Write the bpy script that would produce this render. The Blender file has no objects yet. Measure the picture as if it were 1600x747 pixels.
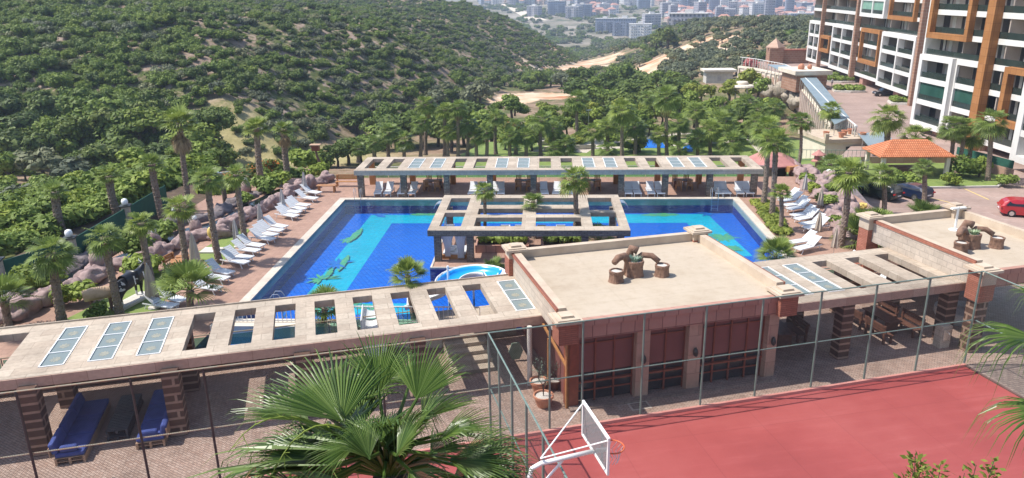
import bpy, math, random
import numpy as np
from mathutils import Vector, Matrix, noise
R_ = math.radians
rnd = random.Random(7)
S = bpy.context.scene
COL = S.collection
# ------------------------------------------------------------ camera
CAMZ = 16.0
F_, CX, CY = 1185.0, 800.0, 373.5
def _ray(x, y): return Vector((x - CX, -(y - CY), -F_))
_Y = _ray(851, -20).normalized()
_D = -_ray(850, 3950)
_Z = (_D - _D.dot(_Y) * _Y).normalized()
_X = _Y.cross(_Z)
ROT = Matrix((_X, _Y, _Z))
CAM = Vector((0, 0, CAMZ))
cam = bpy.data.objects.new("camera", bpy.data.cameras.new("camera"))
COL.objects.link(cam)
cam.matrix_world = Matrix.Translation(CAM) @ ROT.to_4x4()
cam.data.sensor_width = 36.0
cam.data.lens = 36.0 * F_ / 1600.0
cam.data.clip_start = 0.2
cam.data.clip_end = 6000
S.camera = cam
# ------------------------------------------------------------ world, sun, exposure
SUN_ELEV = R_(57)
SUN_AZ_VEC = Vector((-1.0, -0.02, 0))          # horizontal direction towards the sun
W = bpy.data.worlds.new("World"); S.world = W; W.use_nodes = True
nt = W.node_tree; nt.nodes.clear()
sky = nt.nodes.new('ShaderNodeTexSky'); sky.sky_type = 'NISHITA'; sky.sun_disc = False
sky.sun_elevation = SUN_ELEV
sky.sun_rotation = math.atan2(SUN_AZ_VEC.x, SUN_AZ_VEC.y)
sky.air_density = 1.0; sky.dust_density = 1.2; sky.ozone_density = 1.0
bg = nt.nodes.new('ShaderNodeBackground'); bg.inputs[1].default_value = 0.15
wo = nt.nodes.new('ShaderNodeOutputWorld')
nt.links.new(sky.outputs[0], bg.inputs[0]); nt.links.new(bg.outputs[0], wo.inputs[0])
sl = bpy.data.lights.new("sun", 'SUN'); sl.energy = 4.2; sl.angle = R_(0.53); sl.color = (1.0, 0.955, 0.88)
so = bpy.data.objects.new("sun", sl); COL.objects.link(so)
sdir = Vector((SUN_AZ_VEC.x * math.cos(SUN_ELEV), SUN_AZ_VEC.y * math.cos(SUN_ELEV), math.sin(SUN_ELEV)))
so.rotation_euler = sdir.to_track_quat('Z', 'Y').to_euler()
so.location = (-60, 0, 90)
S.view_settings.view_transform = 'Standard'; S.view_settings.look = 'None'
S.view_settings.exposure = 0.46; S.view_settings.gamma = 1.0; S.view_settings.use_curve_mapping = False
S.cycles.use_denoising = True
S.cycles.max_bounces = 6; S.cycles.diffuse_bounces = 3; S.cycles.glossy_bounces = 3
S.cycles.transparent_max_bounces = 12; S.cycles.transmission_bounces = 4; S.cycles.volume_bounces = 1
S.cycles.caustics_reflective = False; S.cycles.caustics_refractive = False
S.cycles.sample_clamp_indirect = 4.0
# ------------------------------------------------------------ measuring helpers (photo pixel -> point in the place)
def G(x, y, z=0.0):
    d = ROT @ _ray(x, y); t = (z - CAM.z) / d.z; return CAM + d * t
def GY(x, y, Yd):
    d = ROT @ _ray(x, y); t = (Yd - CAM.y) / d.y; return CAM + d * t
def AT(x, y, depth):
    return CAM + ROT @ (_ray(x, y) / F_ * depth)
def PROJ(p):
    c = ROT.transposed() @ (Vector(p) - CAM); return (CX + F_ * c.x / -c.z, CY - F_ * c.y / -c.z)
TH = R_(17); UU = Vector((math.cos(TH), math.sin(TH), 0)); VV = Vector((-math.sin(TH), math.cos(TH), 0))
def UVP(u, v, z=0.0): return UU * u + VV * v + Vector((0, 0, z))
TZ = -0.8      # terrace and court level
RZ = -5.0      # driveway and car park level
GZ = -8.5      # lower garden level
def lerp(a, b, t): return a + (b - a) * t
ORD = "first second third fourth fifth sixth seventh eighth ninth tenth eleventh twelfth thirteenth fourteenth fifteenth sixteenth seventeenth eighteenth nineteenth twentieth twenty-first twenty-second twenty-third twenty-fourth twenty-fifth twenty-sixth twenty-seventh twenty-eighth twenty-ninth thirtieth thirty-first thirty-second thirty-third thirty-fourth thirty-fifth thirty-sixth thirty-seventh thirty-eighth thirty-ninth fortieth forty-first forty-second forty-third forty-fourth".split()
# ------------------------------------------------------------ object helpers
def tag(o, label=None, cat=None, group=None, kind=None):
    if label: o['label'] = label
    if cat: o['category'] = cat
    if group: o['group'] = group
    if kind: o['kind'] = kind
    return o
def empty(name, loc=(0, 0, 0), rz=0.0, label=None, cat=None, group=None):
    o = bpy.data.objects.new(name, None); o.empty_display_size = 0.3; COL.objects.link(o)
    o.location = loc; o.rotation_euler = (0, 0, rz)
    return tag(o, label, cat, group)
def copy_tree(o, loc=None, rz=None, scale=None, parent=None, label=None, group=None):
    c = o.copy(); COL.objects.link(c); c.parent = parent
    for ch in o.children: copy_tree(ch, parent=c)
    if loc is not None: c.location = loc
    if rz is not None: c.rotation_euler = (c.rotation_euler.x, c.rotation_euler.y, rz)
    if scale is not None: c.scale = scale if hasattr(scale, '__len__') else (scale,) * 3
    if label: c['label'] = label
    if group: c['group'] = group
    return c
class MB:
    def __init__(s): s.v = []; s.f = []; s.m = []; s.mi = 0
    def add(s, vs, fs):
        n = len(s.v); s.v += [tuple(p) for p in vs]; s.f += [tuple(i + n for i in f) for f in fs]; s.m += [s.mi] * len(fs); return s
    def box(s, x0, x1, y0, y1, z0, z1, M=None):
        vs = [Vector(p) for p in ((x0,y0,z0),(x1,y0,z0),(x1,y1,z0),(x0,y1,z0),(x0,y0,z1),(x1,y0,z1),(x1,y1,z1),(x0,y1,z1))]
        if M is not None: vs = [M @ p for p in vs]
        return s.add(vs, [(0,3,2,1),(4,5,6,7),(0,1,5,4),(1,2,6,5),(2,3,7,6),(3,0,4,7)])
    def cbox(s, c, size, M=None):
        a, b, d = size; x, y, z = c
        return s.box(x-a/2, x+a/2, y-b/2, y+b/2, z-d/2, z+d/2, M)
    def tube(s, pts, r, n=8, cap=True):
        pts = [Vector(p) for p in pts]; rr = r if hasattr(r, '__len__') else [r] * len(pts)
        vs = []; fs = []; up = None
        for i, p in enumerate(pts):
            if i == 0: t = pts[1] - p
            elif i == len(pts) - 1: t = p - pts[i-1]
            else: t = pts[i+1] - pts[i-1]
            t.normalize()
            if up is None: up = t.orthogonal().normalized()
            else:
                up = (up - up.dot(t) * t)
                up = up.normalized() if up.length > 1e-6 else t.orthogonal().normalized()
            b = t.cross(up)
            for k in range(n):
                a = 2 * math.pi * k / n
                vs.append(p + (up * math.cos(a) + b * math.sin(a)) * rr[i])
        for i in range(len(pts) - 1):
            for k in range(n):
                fs.append((i*n+k, i*n+(k+1) % n, (i+1)*n+(k+1) % n, (i+1)*n+k))
        if cap:
            fs.append(tuple(reversed(range(n)))); fs.append(tuple((len(pts)-1)*n + k for k in range(n)))
        return s.add(vs, fs)
    def bar(s, a, b, w, h):
        a, b = Vector(a), Vector(b); t = (b - a).normalized()
        up = Vector((0, 0, 1)) if abs(t.z) < 0.95 else Vector((0, 1, 0))
        sd = t.cross(up).normalized(); up = sd.cross(t)
        vs = [p + sd * (w/2*i) + up * (h/2*j) for p in (a, b) for i, j in ((-1,-1),(1,-1),(1,1),(-1,1))]
        return s.add(vs, [(3,2,1,0),(4,5,6,7),(0,1,5,4),(1,2,6,5),(2,3,7,6),(3,0,4,7)])
    def lathe(s, prof, n=16, c=(0, 0, 0)):
        vs = []; fs = []; cx, cy, cz = c
        for r, z in prof:
            for k in range(n):
                a = 2 * math.pi * k / n; vs.append((cx + r*math.cos(a), cy + r*math.sin(a), cz + z))
        for i in range(len(prof) - 1):
            for k in range(n): fs.append((i*n+k, i*n+(k+1) % n, (i+1)*n+(k+1) % n, (i+1)*n+k))
        fs.append(tuple(reversed(range(n)))); fs.append(tuple((len(prof)-1)*n + k for k in range(n)))
        return s.add(vs, fs)
    def prism(s, poly, z0, z1):
        n = len(poly); z0s = z0 if hasattr(z0, '__len__') else [z0]*n
        vs = [(p[0], p[1], z0s[i]) for i, p in enumerate(poly)] + [(p[0], p[1], z1) for p in poly]
        a = sum(poly[i][0]*poly[(i+1) % n][1] - poly[(i+1) % n][0]*poly[i][1] for i in range(n))
        fs = [tuple(reversed(range(n))), tuple(range(n, 2*n))] + [(i, (i+1) % n, n+(i+1) % n, n+i) for i in range(n)]
        if a < 0: fs = [tuple(reversed(f)) for f in fs]
        return s.add(vs, fs)
    def ribbon(s, left, right, thick=None):
        n = len(left); return s.add(list(left) + list(right), [(i, n+i, n+i+1, i+1) for i in range(n-1)])
    def blob(s, c, r, amp=0.15, freq=1.0, seed=0, nu=14, nv=9, flat=0.0):
        rx, ry, rz = r if hasattr(r, '__len__') else (r, r, r); vs = []; fs = []
        for j in range(nv + 1):
            ph = math.pi * j / nv
            for i in range(nu):
                a = 2*math.pi*i/nu
                d = Vector((math.sin(ph)*math.cos(a), math.sin(ph)*math.sin(a), math.cos(ph)))
                q_ = d*freq*1.6 + Vector((seed*7.1, seed*3.3, seed)); k = 1 + amp*noise.noise(q_) + amp*0.16*(0.5-abs(noise.noise(q_*1.9))*2) + amp*0.08*noise.noise(q_*4)
                z = d.z*rz*k
                if z < 0: z *= (1 - flat)
                vs.append((c[0] + d.x*rx*k, c[1] + d.y*ry*k, c[2] + z))
        for j in range(nv):
            for i in range(nu):
                fs.append((j*nu+i, (j+1)*nu+i, (j+1)*nu+(i+1) % nu, j*nu+(i+1) % nu))
        return s.add(vs, fs)
    def mesh(s, name, mats):
        me = bpy.data.meshes.new(name); me.from_pydata(s.v, [], s.f)
        for m in (mats if isinstance(mats, (list, tuple)) else [mats]): me.materials.append(m)
        if any(s.m): me.polygons.foreach_set('material_index', s.m)
        me.update(); return me
    def build(s, name, mats, parent=None, loc=None, rz=0.0, smooth=False, bevel=0.0, subd=0):
        me = s.mesh(name, mats)
        o = bpy.data.objects.new(name, me); COL.objects.link(o)
        if parent is not None: o.parent = parent
        if loc is not None: o.location = loc
        o.rotation_euler = (0, 0, rz)
        if smooth: me.polygons.foreach_set('use_smooth', [True]*len(me.polygons))
        if bevel:
            b = o.modifiers.new('b', 'BEVEL'); b.width = bevel; b.segments = 2; b.limit_method = 'ANGLE'
        if subd:
            b = o.modifiers.new('s', 'SUBSURF'); b.levels = subd; b.render_levels = subd
        return o
# ------------------------------------------------------------ materials
def mk(name):
    m = bpy.data.materials.new(name); m.use_nodes = True; nt = m.node_tree
    return m, nt, nt.nodes['Principled BSDF'], nt.nodes['Material Output']
def N(nt, t, **kw):
    n = nt.nodes.new(t)
    for k, v in kw.items(): setattr(n, k, v)
    return n
def coords(nt, axis='obj', rot=0.0, scale=None):
    tc = N(nt, 'ShaderNodeTexCoord'); out = tc.outputs['Object']
    if axis == 'gen': out = tc.outputs['Generated']
    if axis == 'wall':      # (x+y, z) so that bricks run level on any wall
        sp = N(nt, 'ShaderNodeSeparateXYZ'); nt.links.new(out, sp.inputs[0])
        ad = N(nt, 'ShaderNodeMath', operation='ADD'); nt.links.new(sp.outputs[0], ad.inputs[0]); nt.links.new(sp.outputs[1], ad.inputs[1])
        cb = N(nt, 'ShaderNodeCombineXYZ'); nt.links.new(ad.outputs[0], cb.inputs[0]); nt.links.new(sp.outputs[2], cb.inputs[1])
        out = cb.outputs[0]
    if rot or scale:
        mp = N(nt, 'ShaderNodeMapping'); mp.inputs['Rotation'].default_value = (0, 0, rot)
        if scale: mp.inputs['Scale'].default_value = scale
        nt.links.new(out, mp.inputs[0]); out = mp.outputs[0]
    return out
def ramp(nt, fac, stops):
    r = N(nt, 'ShaderNodeValToRGB'); e = r.color_ramp.elements
    while len(e) < len(stops): e.new(0.5)
    for i, (p, c) in enumerate(stops): e[i].position = p; e[i].color = (*c, 1) if len(c) == 3 else c
    nt.links.new(fac, r.inputs[0]); return r.outputs[0]
def mixc(nt, fac, a, b, mode='MIX'):
    m = N(nt, 'ShaderNodeMix', data_type='RGBA', blend_type=mode)
    for s, v in ((m.inputs[0], fac), (m.inputs[6], a), (m.inputs[7], b)):
        if isinstance(v, (int, float)): s.default_value = v
        elif isinstance(v, tuple): s.default_value = (*v, 1) if len(v) == 3 else v
        else: nt.links.new(v, s)
    return m.outputs[2]
def bump(nt, h, bs, strength=0.3, dist=0.02):
    b = N(nt, 'ShaderNodeBump'); b.inputs['Strength'].default_value = strength; b.inputs['Distance'].default_value = dist
    nt.links.new(h, b.inputs['Height']); nt.links.new(b.outputs[0], bs.inputs['Normal']); return b
def noise_t(nt, co, scale, detail=4, rough=0.55):
    n = N(nt, 'ShaderNodeTexNoise'); n.inputs['Scale'].default_value = scale; n.inputs['Detail'].default_value = detail
    n.inputs['Roughness'].default_value = rough
    nt.links.new(co, n.inputs['Vector']); return n.outputs['Fac']
def objrand(nt): return N(nt, 'ShaderNodeObjectInfo').outputs['Random']
def mat(name, c1, c2=None, scale=3.0, rough=0.7, bmp=0.0, metal=0.0, axis='obj', spec=0.5, c3=None, bdist=0.02, detail=5):
    m, nt, bs, _ = mk(name); bs.inputs['Roughness'].default_value = rough; bs.inputs['Metallic'].default_value = metal
    bs.inputs['Specular IOR Level'].default_value = spec
    c2 = c2 or tuple(min(1, v*1.12) for v in c1)
    co = coords(nt, axis); n = noise_t(nt, co, scale, detail)
    st = [(0.35, c1), (0.65, c2)] if c3 is None else [(0.3, c1), (0.5, c2), (0.72, c3)]
    nt.links.new(ramp(nt, n, st), bs.inputs['Base Color'])
    if bmp:
        n2 = noise_t(nt, co, scale*6, 4); bump(nt, n2, bs, bmp, bdist)
    return m
def bricks(name, c1, c2, mortar, w=0.6, h=0.3, ms=0.01, axis='obj', rot=0.0, rough=0.75, off=0.5, dirt=0.25, bmp=0.25, dirtscale=0.6, bias=0.0):
    m, nt, bs, _ = mk(name); bs.inputs['Roughness'].default_value = rough; bs.inputs['Specular IOR Level'].default_value = 0.3
    co = coords(nt, axis, rot)
    b = N(nt, 'ShaderNodeTexBrick'); b.offset = off
    b.inputs['Color1'].default_value = (*c1, 1); b.inputs['Color2'].default_value = (*c2, 1); b.inputs['Mortar'].default_value = (*mortar, 1)
    b.inputs['Scale'].default_value = 1.0; b.inputs['Brick Width'].default_value = w; b.inputs['Row Height'].default_value = h
    b.inputs['Mortar Size'].default_value = ms; b.inputs['Bias'].default_value = bias
    nt.links.new(co, b.inputs['Vector'])
    n = noise_t(nt, co, dirtscale, 6); n2 = noise_t(nt, co, dirtscale*9, 5)
    k = ramp(nt, n, [(0.3, (1-dirt,)*3), (0.65, (1, 1, 1))]); k2 = ramp(nt, n2, [(0.3, (1-dirt*0.7,)*3), (0.6, (1.0,)*3)])
    c = mixc(nt, 1.0, b.outputs['Color'], k, 'MULTIPLY'); c = mixc(nt, 1.0, c, k2, 'MULTIPLY')
    nt.links.new(c, bs.inputs['Base Color'])
    if bmp:
        inv = N(nt, 'ShaderNodeMath', operation='SUBTRACT'); inv.inputs[0].default_value = 1.0; nt.links.new(b.outputs['Fac'], inv.inputs[1])
        ad = N(nt, 'ShaderNodeMath', operation='MULTIPLY_ADD'); nt.links.new(n2, ad.inputs[0]); ad.inputs[1].default_value = 0.5; nt.links.new(inv.outputs[0], ad.inputs[2])
        bump(nt, ad.outputs[0], bs, bmp, 0.01)
    return m
def leafmat(name, dark, lightc, trans=0.25, hue_obj=0.35, rough=0.6, third=None, posscale=0.0):
    m, nt, bs, out = mk(name); bs.inputs['Roughness'].default_value = rough; bs.inputs['Specular IOR Level'].default_value = 0.25
    ge = N(nt, 'ShaderNodeNewGeometry')
    st = [(0.0, dark), (1.0, lightc)] if third is None else [(0.0, dark), (0.7, lightc), (1.0, third)]
    c = ramp(nt, ge.outputs['Random Per Island'], st)
    r = objrand(nt)
    k = ramp(nt, r, [(0.0, (1-hue_obj, 1-hue_obj*0.85, 1-hue_obj*0.6)), (0.5, (1, 1, 1)), (1.0, (1+hue_obj*0.75, 1+hue_obj*0.4, 1-hue_obj*0.3))])
    c = mixc(nt, 1.0, c, k, 'MULTIPLY')
    nt.links.new(c, bs.inputs['Base Color'])
    tr = N(nt, 'ShaderNodeBsdfTranslucent'); nt.links.new(c, tr.inputs[0])
    mx = N(nt, 'ShaderNodeMixShader'); mx.inputs[0].default_value = trans
    nt.links.new(bs.outputs[0], mx.inputs[1]); nt.links.new(tr.outputs[0], mx.inputs[2]); nt.links.new(mx.outputs[0], out.inputs['Surface'])
    return m
def thinglass(name, tint, gloss=0.15, diff=0.0, rough=0.03):
    """sheet of glass: tinted see-through with a fresnel sheen"""
    m, nt, bs, out = mk(name); nt.nodes.remove(bs)
    t = N(nt, 'ShaderNodeBsdfTransparent'); t.inputs[0].default_value = (*tint, 1)
    g = N(nt, 'ShaderNodeBsdfGlossy'); g.inputs['Roughness'].default_value = rough
    lw = N(nt, 'ShaderNodeFresnel'); lw.inputs[0].default_value = 1.45
    ad = N(nt, 'ShaderNodeMath', operation='ADD'); ad.inputs[1].default_value = gloss; nt.links.new(lw.outputs[0], ad.inputs[0])
    mx = N(nt, 'ShaderNodeMixShader'); nt.links.new(ad.outputs[0], mx.inputs[0]); nt.links.new(t.outputs[0], mx.inputs[1]); nt.links.new(g.outputs[0], mx.inputs[2])
    if diff:
        d = N(nt, 'ShaderNodeBsdfDiffuse'); d.inputs[0].default_value = (*[min(1, x*0.7) for x in tint], 1)
        m2 = N(nt, 'ShaderNodeMixShader'); m2.inputs[0].default_value = diff; nt.links.new(mx.outputs[0], m2.inputs[1]); nt.links.new(d.outputs[0], m2.inputs[2]); mx = m2
    nt.links.new(mx.outputs[0], out.inputs['Surface']); return m
M = {}
M['travertine'] = bricks('travertine', (0.46, 0.37, 0.285), (0.56, 0.47, 0.37), (0.34, 0.275, 0.21), 1.2, 0.6, 0.012, dirt=0.26)
M['fascia'] = bricks('travertine_fascia', (0.50, 0.335, 0.255), (0.56, 0.40, 0.31), (0.36, 0.23, 0.17), 1.2, 0.9, 0.01, axis='wall', dirt=0.2)
M['coping'] = bricks('coping_stone', (0.56, 0.49, 0.41), (0.64, 0.57, 0.48), (0.55, 0.47, 0.39), 0.6, 0.6, 0.008, dirt=0.15)
M['deck'] = bricks('deck_tile', (0.385, 0.235, 0.175), (0.44, 0.275, 0.205), (0.31, 0.19, 0.145), 0.45, 0.45, 0.012, dirt=0.22, dirtscale=0.35)
M['pave'] = bricks('terrace_paving', (0.40, 0.27, 0.21), (0.50, 0.37, 0.30), (0.22, 0.15, 0.12), 0.22, 0.11, 0.012, rot=R_(45), dirt=0.3, dirtscale=0.5)
M['pave2'] = bricks('edge_paving', (0.30, 0.22, 0.18), (0.38, 0.29, 0.24), (0.18, 0.13, 0.11), 0.3, 0.15, 0.012, dirt=0.3)
M['drive'] = bricks('driveway_paving', (0.38, 0.27, 0.23), (0.42, 0.305, 0.26), (0.46, 0.37, 0.32), 14.0, 2.4, 0.04, rot=R_(-8), off=0.3, dirt=0.22, dirtscale=0.25, bmp=0.0)
M['roofpaint'] = mat('roof_screed', (0.50, 0.415, 0.33), (0.60, 0.51, 0.41), 0.45, 0.85, c3=(0.56, 0.475, 0.385), detail=11, bmp=0.1)
def roof_mat():
    m, nt, bs, _ = mk('roof_membrane'); bs.inputs['Roughness'].default_value = 0.85; bs.inputs['Specular IOR Level'].default_value = 0.25; co = coords(nt)
    a = noise_t(nt, co, 0.35, 12, 0.62); b = noise_t(nt, co, 2.2, 10, 0.7)
    c = ramp(nt, a, [(0.28, (0.41, 0.33, 0.25)), (0.45, (0.465, 0.385, 0.30)), (0.6, (0.49, 0.41, 0.325)), (0.75, (0.45, 0.37, 0.29))])
    c = mixc(nt, 1.0, c, ramp(nt, b, [(0.30, (0.90, 0.88, 0.85)), (0.5, (1, 1, 1)), (0.72, (1.03, 1.03, 1.02))]), 'MULTIPLY')
    k = N(nt, 'ShaderNodeTexBrick'); k.offset = 0.0; k.inputs['Scale'].default_value = 1; k.inputs['Brick Width'].default_value = 12.0; k.inputs['Row Height'].default_value = 1.0; k.inputs['Mortar Size'].default_value = 0.012
    for q, v in (('Color1', 1.0), ('Color2', 0.975), ('Mortar', 0.86)): k.inputs[q].default_value = (v, v, v*0.98, 1)
    nt.links.new(co, k.inputs['Vector']); c = mixc(nt, 1.0, c, k.outputs['Color'], 'MULTIPLY')
    nt.links.new(c, bs.inputs['Base Color']); bump(nt, b, bs, 0.2, 0.02); return m
M['roofpaint'] = roof_mat()
M['parapet'] = mat('parapet_render', (0.46, 0.36, 0.27), (0.56, 0.46, 0.35), 1.2, 0.8, detail=8)
M['redbrick'] = bricks('split_red_brick', (0.42, 0.155, 0.095), (0.50, 0.20, 0.13), (0.26, 0.10, 0.07), 0.5, 0.09, 0.012, axis='wall', dirt=0.2)
M['pinkpanel'] = bricks('pink_stone_panel', (0.44, 0.235, 0.18), (0.50, 0.29, 0.23), (0.24, 0.12, 0.095), 0.62, 1.2, 0.02, axis='wall', off=0.0, dirt=0.12)
M['pier'] = bricks('stone_pier', (0.47, 0.30, 0.22), (0.52, 0.36, 0.27), (0.30, 0.19, 0.15), 1.0, 0.9, 0.012, axis='wall', dirt=0.15)
M['pillar'] = bricks('banded_pillar', (0.105, 0.060, 0.045), (0.15, 0.085, 0.06), (0.40, 0.27, 0.20), 3.0, 0.36, 0.055, axis='wall', dirt=0.3)
M['rubble'] = bricks('rubble_pillar', (0.20, 0.15, 0.12), (0.42, 0.33, 0.26), (0.12, 0.09, 0.07), 0.32, 0.12, 0.012, axis='wall', dirt=0.35, bmp=0.8)
M['greypillar'] = bricks('grey_stone_pillar', (0.20, 0.17, 0.14), (0.32, 0.28, 0.23), (0.10, 0.09, 0.08), 0.34, 0.10, 0.014, axis='wall', dirt=0.3, bmp=0.8)
M['bandstone'] = bricks('beige_band_stone', (0.52, 0.44, 0.36), (0.60, 0.51, 0.42), (0.36, 0.30, 0.25), 0.6, 0.3, 0.012, axis='wall', dirt=0.2)
M['rock'] = mat('pink_rock', (0.19, 0.125, 0.12), (0.37, 0.265, 0.245), 1.5, 0.9, 0.7, c3=(0.27, 0.185, 0.17), bdist=0.05, detail=12)
M['rockdark'] = mat('grey_rock', (0.10, 0.085, 0.09), (0.20, 0.16, 0.16), 1.5, 0.75, 0.6, c3=(0.15, 0.13, 0.14), bdist=0.06, detail=8)
M['lawn'] = mat('lawn_grass', (0.105, 0.165, 0.035), (0.19, 0.25, 0.06), 1.1, 0.9, 0.8, c3=(0.14, 0.20, 0.045), detail=10)
def court_mat():
    m, nt, bs, _ = mk('court_acrylic'); bs.inputs['Roughness'].default_value = 0.65; co = coords(nt, rot=R_(3))
    n1 = noise_t(nt, co, 0.18, 10, 0.6); mp = N(nt, 'ShaderNodeMapping'); mp.inputs['Scale'].default_value = (0.25, 1.6, 1); nt.links.new(co, mp.inputs[0]); n2 = noise_t(nt, mp.outputs[0], 1.2, 9, 0.65)
    c = ramp(nt, n1, [(0.3, (0.270, 0.050, 0.046)), (0.5, (0.325, 0.064, 0.058)), (0.7, (0.37, 0.086, 0.077))])
    sc = ramp(nt, n2, [(0.0, (0.90, 0.88, 0.88)), (0.52, (1, 1, 1)), (0.70, (1.10, 1.22, 1.24)), (0.8, (1.2, 1.45, 1.5))]); c = mixc(nt, 1.0, c, sc, 'MULTIPLY')
    b = N(nt, 'ShaderNodeTexBrick'); b.offset = 0.0; b.inputs['Scale'].default_value = 1; b.inputs['Brick Width'].default_value = 3.0; b.inputs['Row Height'].default_value = 6.0; b.inputs['Mortar Size'].default_value = 0.02
    for q, v in (('Color1', 1.0), ('Color2', 0.95), ('Mortar', 0.86)): b.inputs[q].default_value = (v, v, v, 1)
    nt.links.new(co, b.inputs['Vector']); c = mixc(nt, 1.0, c, b.outputs['Color'], 'MULTIPLY'); nt.links.new(c, bs.inputs['Base Color']); return m
M['court'] = court_mat()
M['white'] = mat('white_plastic', (0.66, 0.67, 0.68), (0.73, 0.74, 0.75), 2, 0.4)
M['whitepaint'] = mat('white_paint', (0.78, 0.77, 0.75), (0.84, 0.83, 0.80), 2, 0.5)
M['steel'] = mat('brushed_steel', (0.62, 0.62, 0.62), (0.7, 0.7, 0.7), 5, 0.28, metal=0.9)
M['greensteel'] = mat('grey_green_painted_steel', (0.13, 0.19, 0.165), (0.17, 0.23, 0.20), 4, 0.45)
M['darksteel'] = mat('dark_steel', (0.03, 0.035, 0.035), (0.05, 0.055, 0.05), 4, 0.5)
M['rustrail'] = mat('weathered_rail', (0.34, 0.22, 0.13), (0.30, 0.27, 0.20), 3, 0.6, c3=(0.42, 0.28, 0.16))
M['greenmesh'] = mat('green_screen_cloth', (0.014, 0.085, 0.06), (0.02, 0.11, 0.075), 2, 0.8)
M['wood'] = mat('varnished_wood', (0.38, 0.17, 0.06), (0.48, 0.23, 0.09), 4, 0.45)
M['darkwood'] = mat('dark_stained_wood', (0.10, 0.045, 0.03), (0.16, 0.075, 0.05), 5, 0.5)
M['palletwood'] = mat('grey_pallet_wood', (0.05, 0.05, 0.055), (0.09, 0.085, 0.085), 6, 0.7)
M['rawwood'] = mat('raw_pallet_wood', (0.40, 0.25, 0.16), (0.50, 0.33, 0.22), 5, 0.7)
M['redwood'] = mat('red_brown_joinery', (0.20, 0.055, 0.03), (0.26, 0.075, 0.04), 4, 0.45)
M['maroon'] = mat('maroon_blind', (0.20, 0.075, 0.066), (0.235, 0.09, 0.08), 1.0, 0.55)
M['bluecloth'] = mat('blue_cushion_cloth', (0.035, 0.06, 0.22), (0.06, 0.09, 0.30), 2.2, 0.85, 0.3)
M['terracotta'] = mat('terracotta', (0.45, 0.19, 0.11), (0.55, 0.26, 0.16), 4, 0.8)
M['barkclay'] = mat('bark_pattern_concrete', (0.13, 0.070, 0.048), (0.26, 0.150, 0.10), 3.2, 0.85, 0.8, c3=(0.18, 0.098, 0.068), bdist=0.05)
M['cutwood'] = mat('cut_log_concrete', (0.45, 0.30, 0.18), (0.58, 0.42, 0.28), 3, 0.7)
M['greyleaf'] = leafmat('grey_green_succulent', (0.12, 0.22, 0.15), (0.32, 0.42, 0.33), 0.1)
M['beigecloth'] = mat('beige_canvas', (0.42, 0.35, 0.28), (0.50, 0.43, 0.35), 2, 0.85)
M['greycloth'] = mat('grey_canvas', (0.42, 0.39, 0.37), (0.50, 0.47, 0.45), 2, 0.85)
M['curtain'] = mat('white_curtain', (0.76, 0.77, 0.80), (0.84, 0.84, 0.86), 2, 0.9)
M['rooftile'] = bricks('red_roof_tile', (0.60, 0.20, 0.085), (0.70, 0.27, 0.13), (0.30, 0.09, 0.04), 0.22, 0.34, 0.03, off=0.0, dirt=0.2, bmp=0.8)
M['pinkroof'] = mat('pink_felt_roof', (0.40, 0.17, 0.15), (0.48, 0.22, 0.19), 2, 0.85)
M['soil'] = mat('dark_soil', (0.07, 0.045, 0.03), (0.12, 0.08, 0.05), 2, 0.95, 0.5)
M['black'] = mat('black_gloss_paint', (0.008, 0.008, 0.010), (0.012, 0.012, 0.016), 2, 0.3)
M['tyre'] = mat('tyre_rubber', (0.015, 0.015, 0.015), (0.025, 0.025, 0.025), 4, 0.85)
M['globe'] = mat('opal_lamp_globe', (0.82, 0.83, 0.84), (0.88, 0.88, 0.88), 2, 0.25)
M['canopyblue'] = mat('blue_grey_polycarbonate', (0.20, 0.27, 0.31), (0.25, 0.32, 0.36), 0.6, 0.35)
M['slideblue'] = mat('blue_fibreglass', (0.01, 0.30, 0.75), (0.015, 0.35, 0.80), 1, 0.25)
M['yellow'] = mat('ochre_paint', (0.60, 0.42, 0.10), (0.70, 0.52, 0.16), 3, 0.5)
M['linepaint'] = mat('yellow_line_paint', (0.68, 0.50, 0.12), (0.72, 0.56, 0.2), 3, 0.7)
M['concrete'] = mat('pale_concrete', (0.50, 0.47, 0.42), (0.62, 0.58, 0.52), 1.5, 0.85)
M['cream'] = mat('cream_render', (0.62, 0.54, 0.44), (0.72, 0.64, 0.53), 0.9, 0.85, detail=7)
M['glassgreen'] = thinglass('green_tinted_glass', (0.55, 0.80, 0.74), 0.06, 0.08)
M['skylight'] = thinglass('frosted_skylight_glass', (0.42, 0.50, 0.50), 0.05, 0.62, 0.25)
M['gold'] = mat('gold_emblem_film', (0.20, 0.215, 0.185), (0.33, 0.31, 0.235), 9.0, 0.5)
M['winglass'] = mat('window_glass', (0.015, 0.022, 0.026), (0.05, 0.06, 0.065), 0.7, 0.08, spec=0.6)
M['carglass'] = mat('car_glass', (0.01, 0.012, 0.015), (0.015, 0.018, 0.02), 2, 0.05, spec=0.7)
M['trunkpalm'] = mat('palm_bark', (0.085, 0.055, 0.04), (0.30, 0.23, 0.18), 5.0, 0.9, 1.0, c3=(0.16, 0.105, 0.075), bdist=0.05)
M['trunktree'] = mat('tree_bark', (0.06, 0.045, 0.035), (0.14, 0.11, 0.085), 4, 0.9, 0.7)
M['deadfrond'] = leafmat('dead_palm_frond', (0.26, 0.17, 0.09), (0.45, 0.33, 0.19), 0.15)
M['palmleaf'] = leafmat('palm_leaf', (0.115, 0.170, 0.034), (0.29, 0.37, 0.095), 0.34, 0.22, 0.42)
M['palmleafbig'] = leafmat('near_palm_leaf', (0.036, 0.076, 0.014), (0.090, 0.152, 0.030), 0.22, 0.0, 0.32, third=(0.15, 0.215, 0.055))
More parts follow.
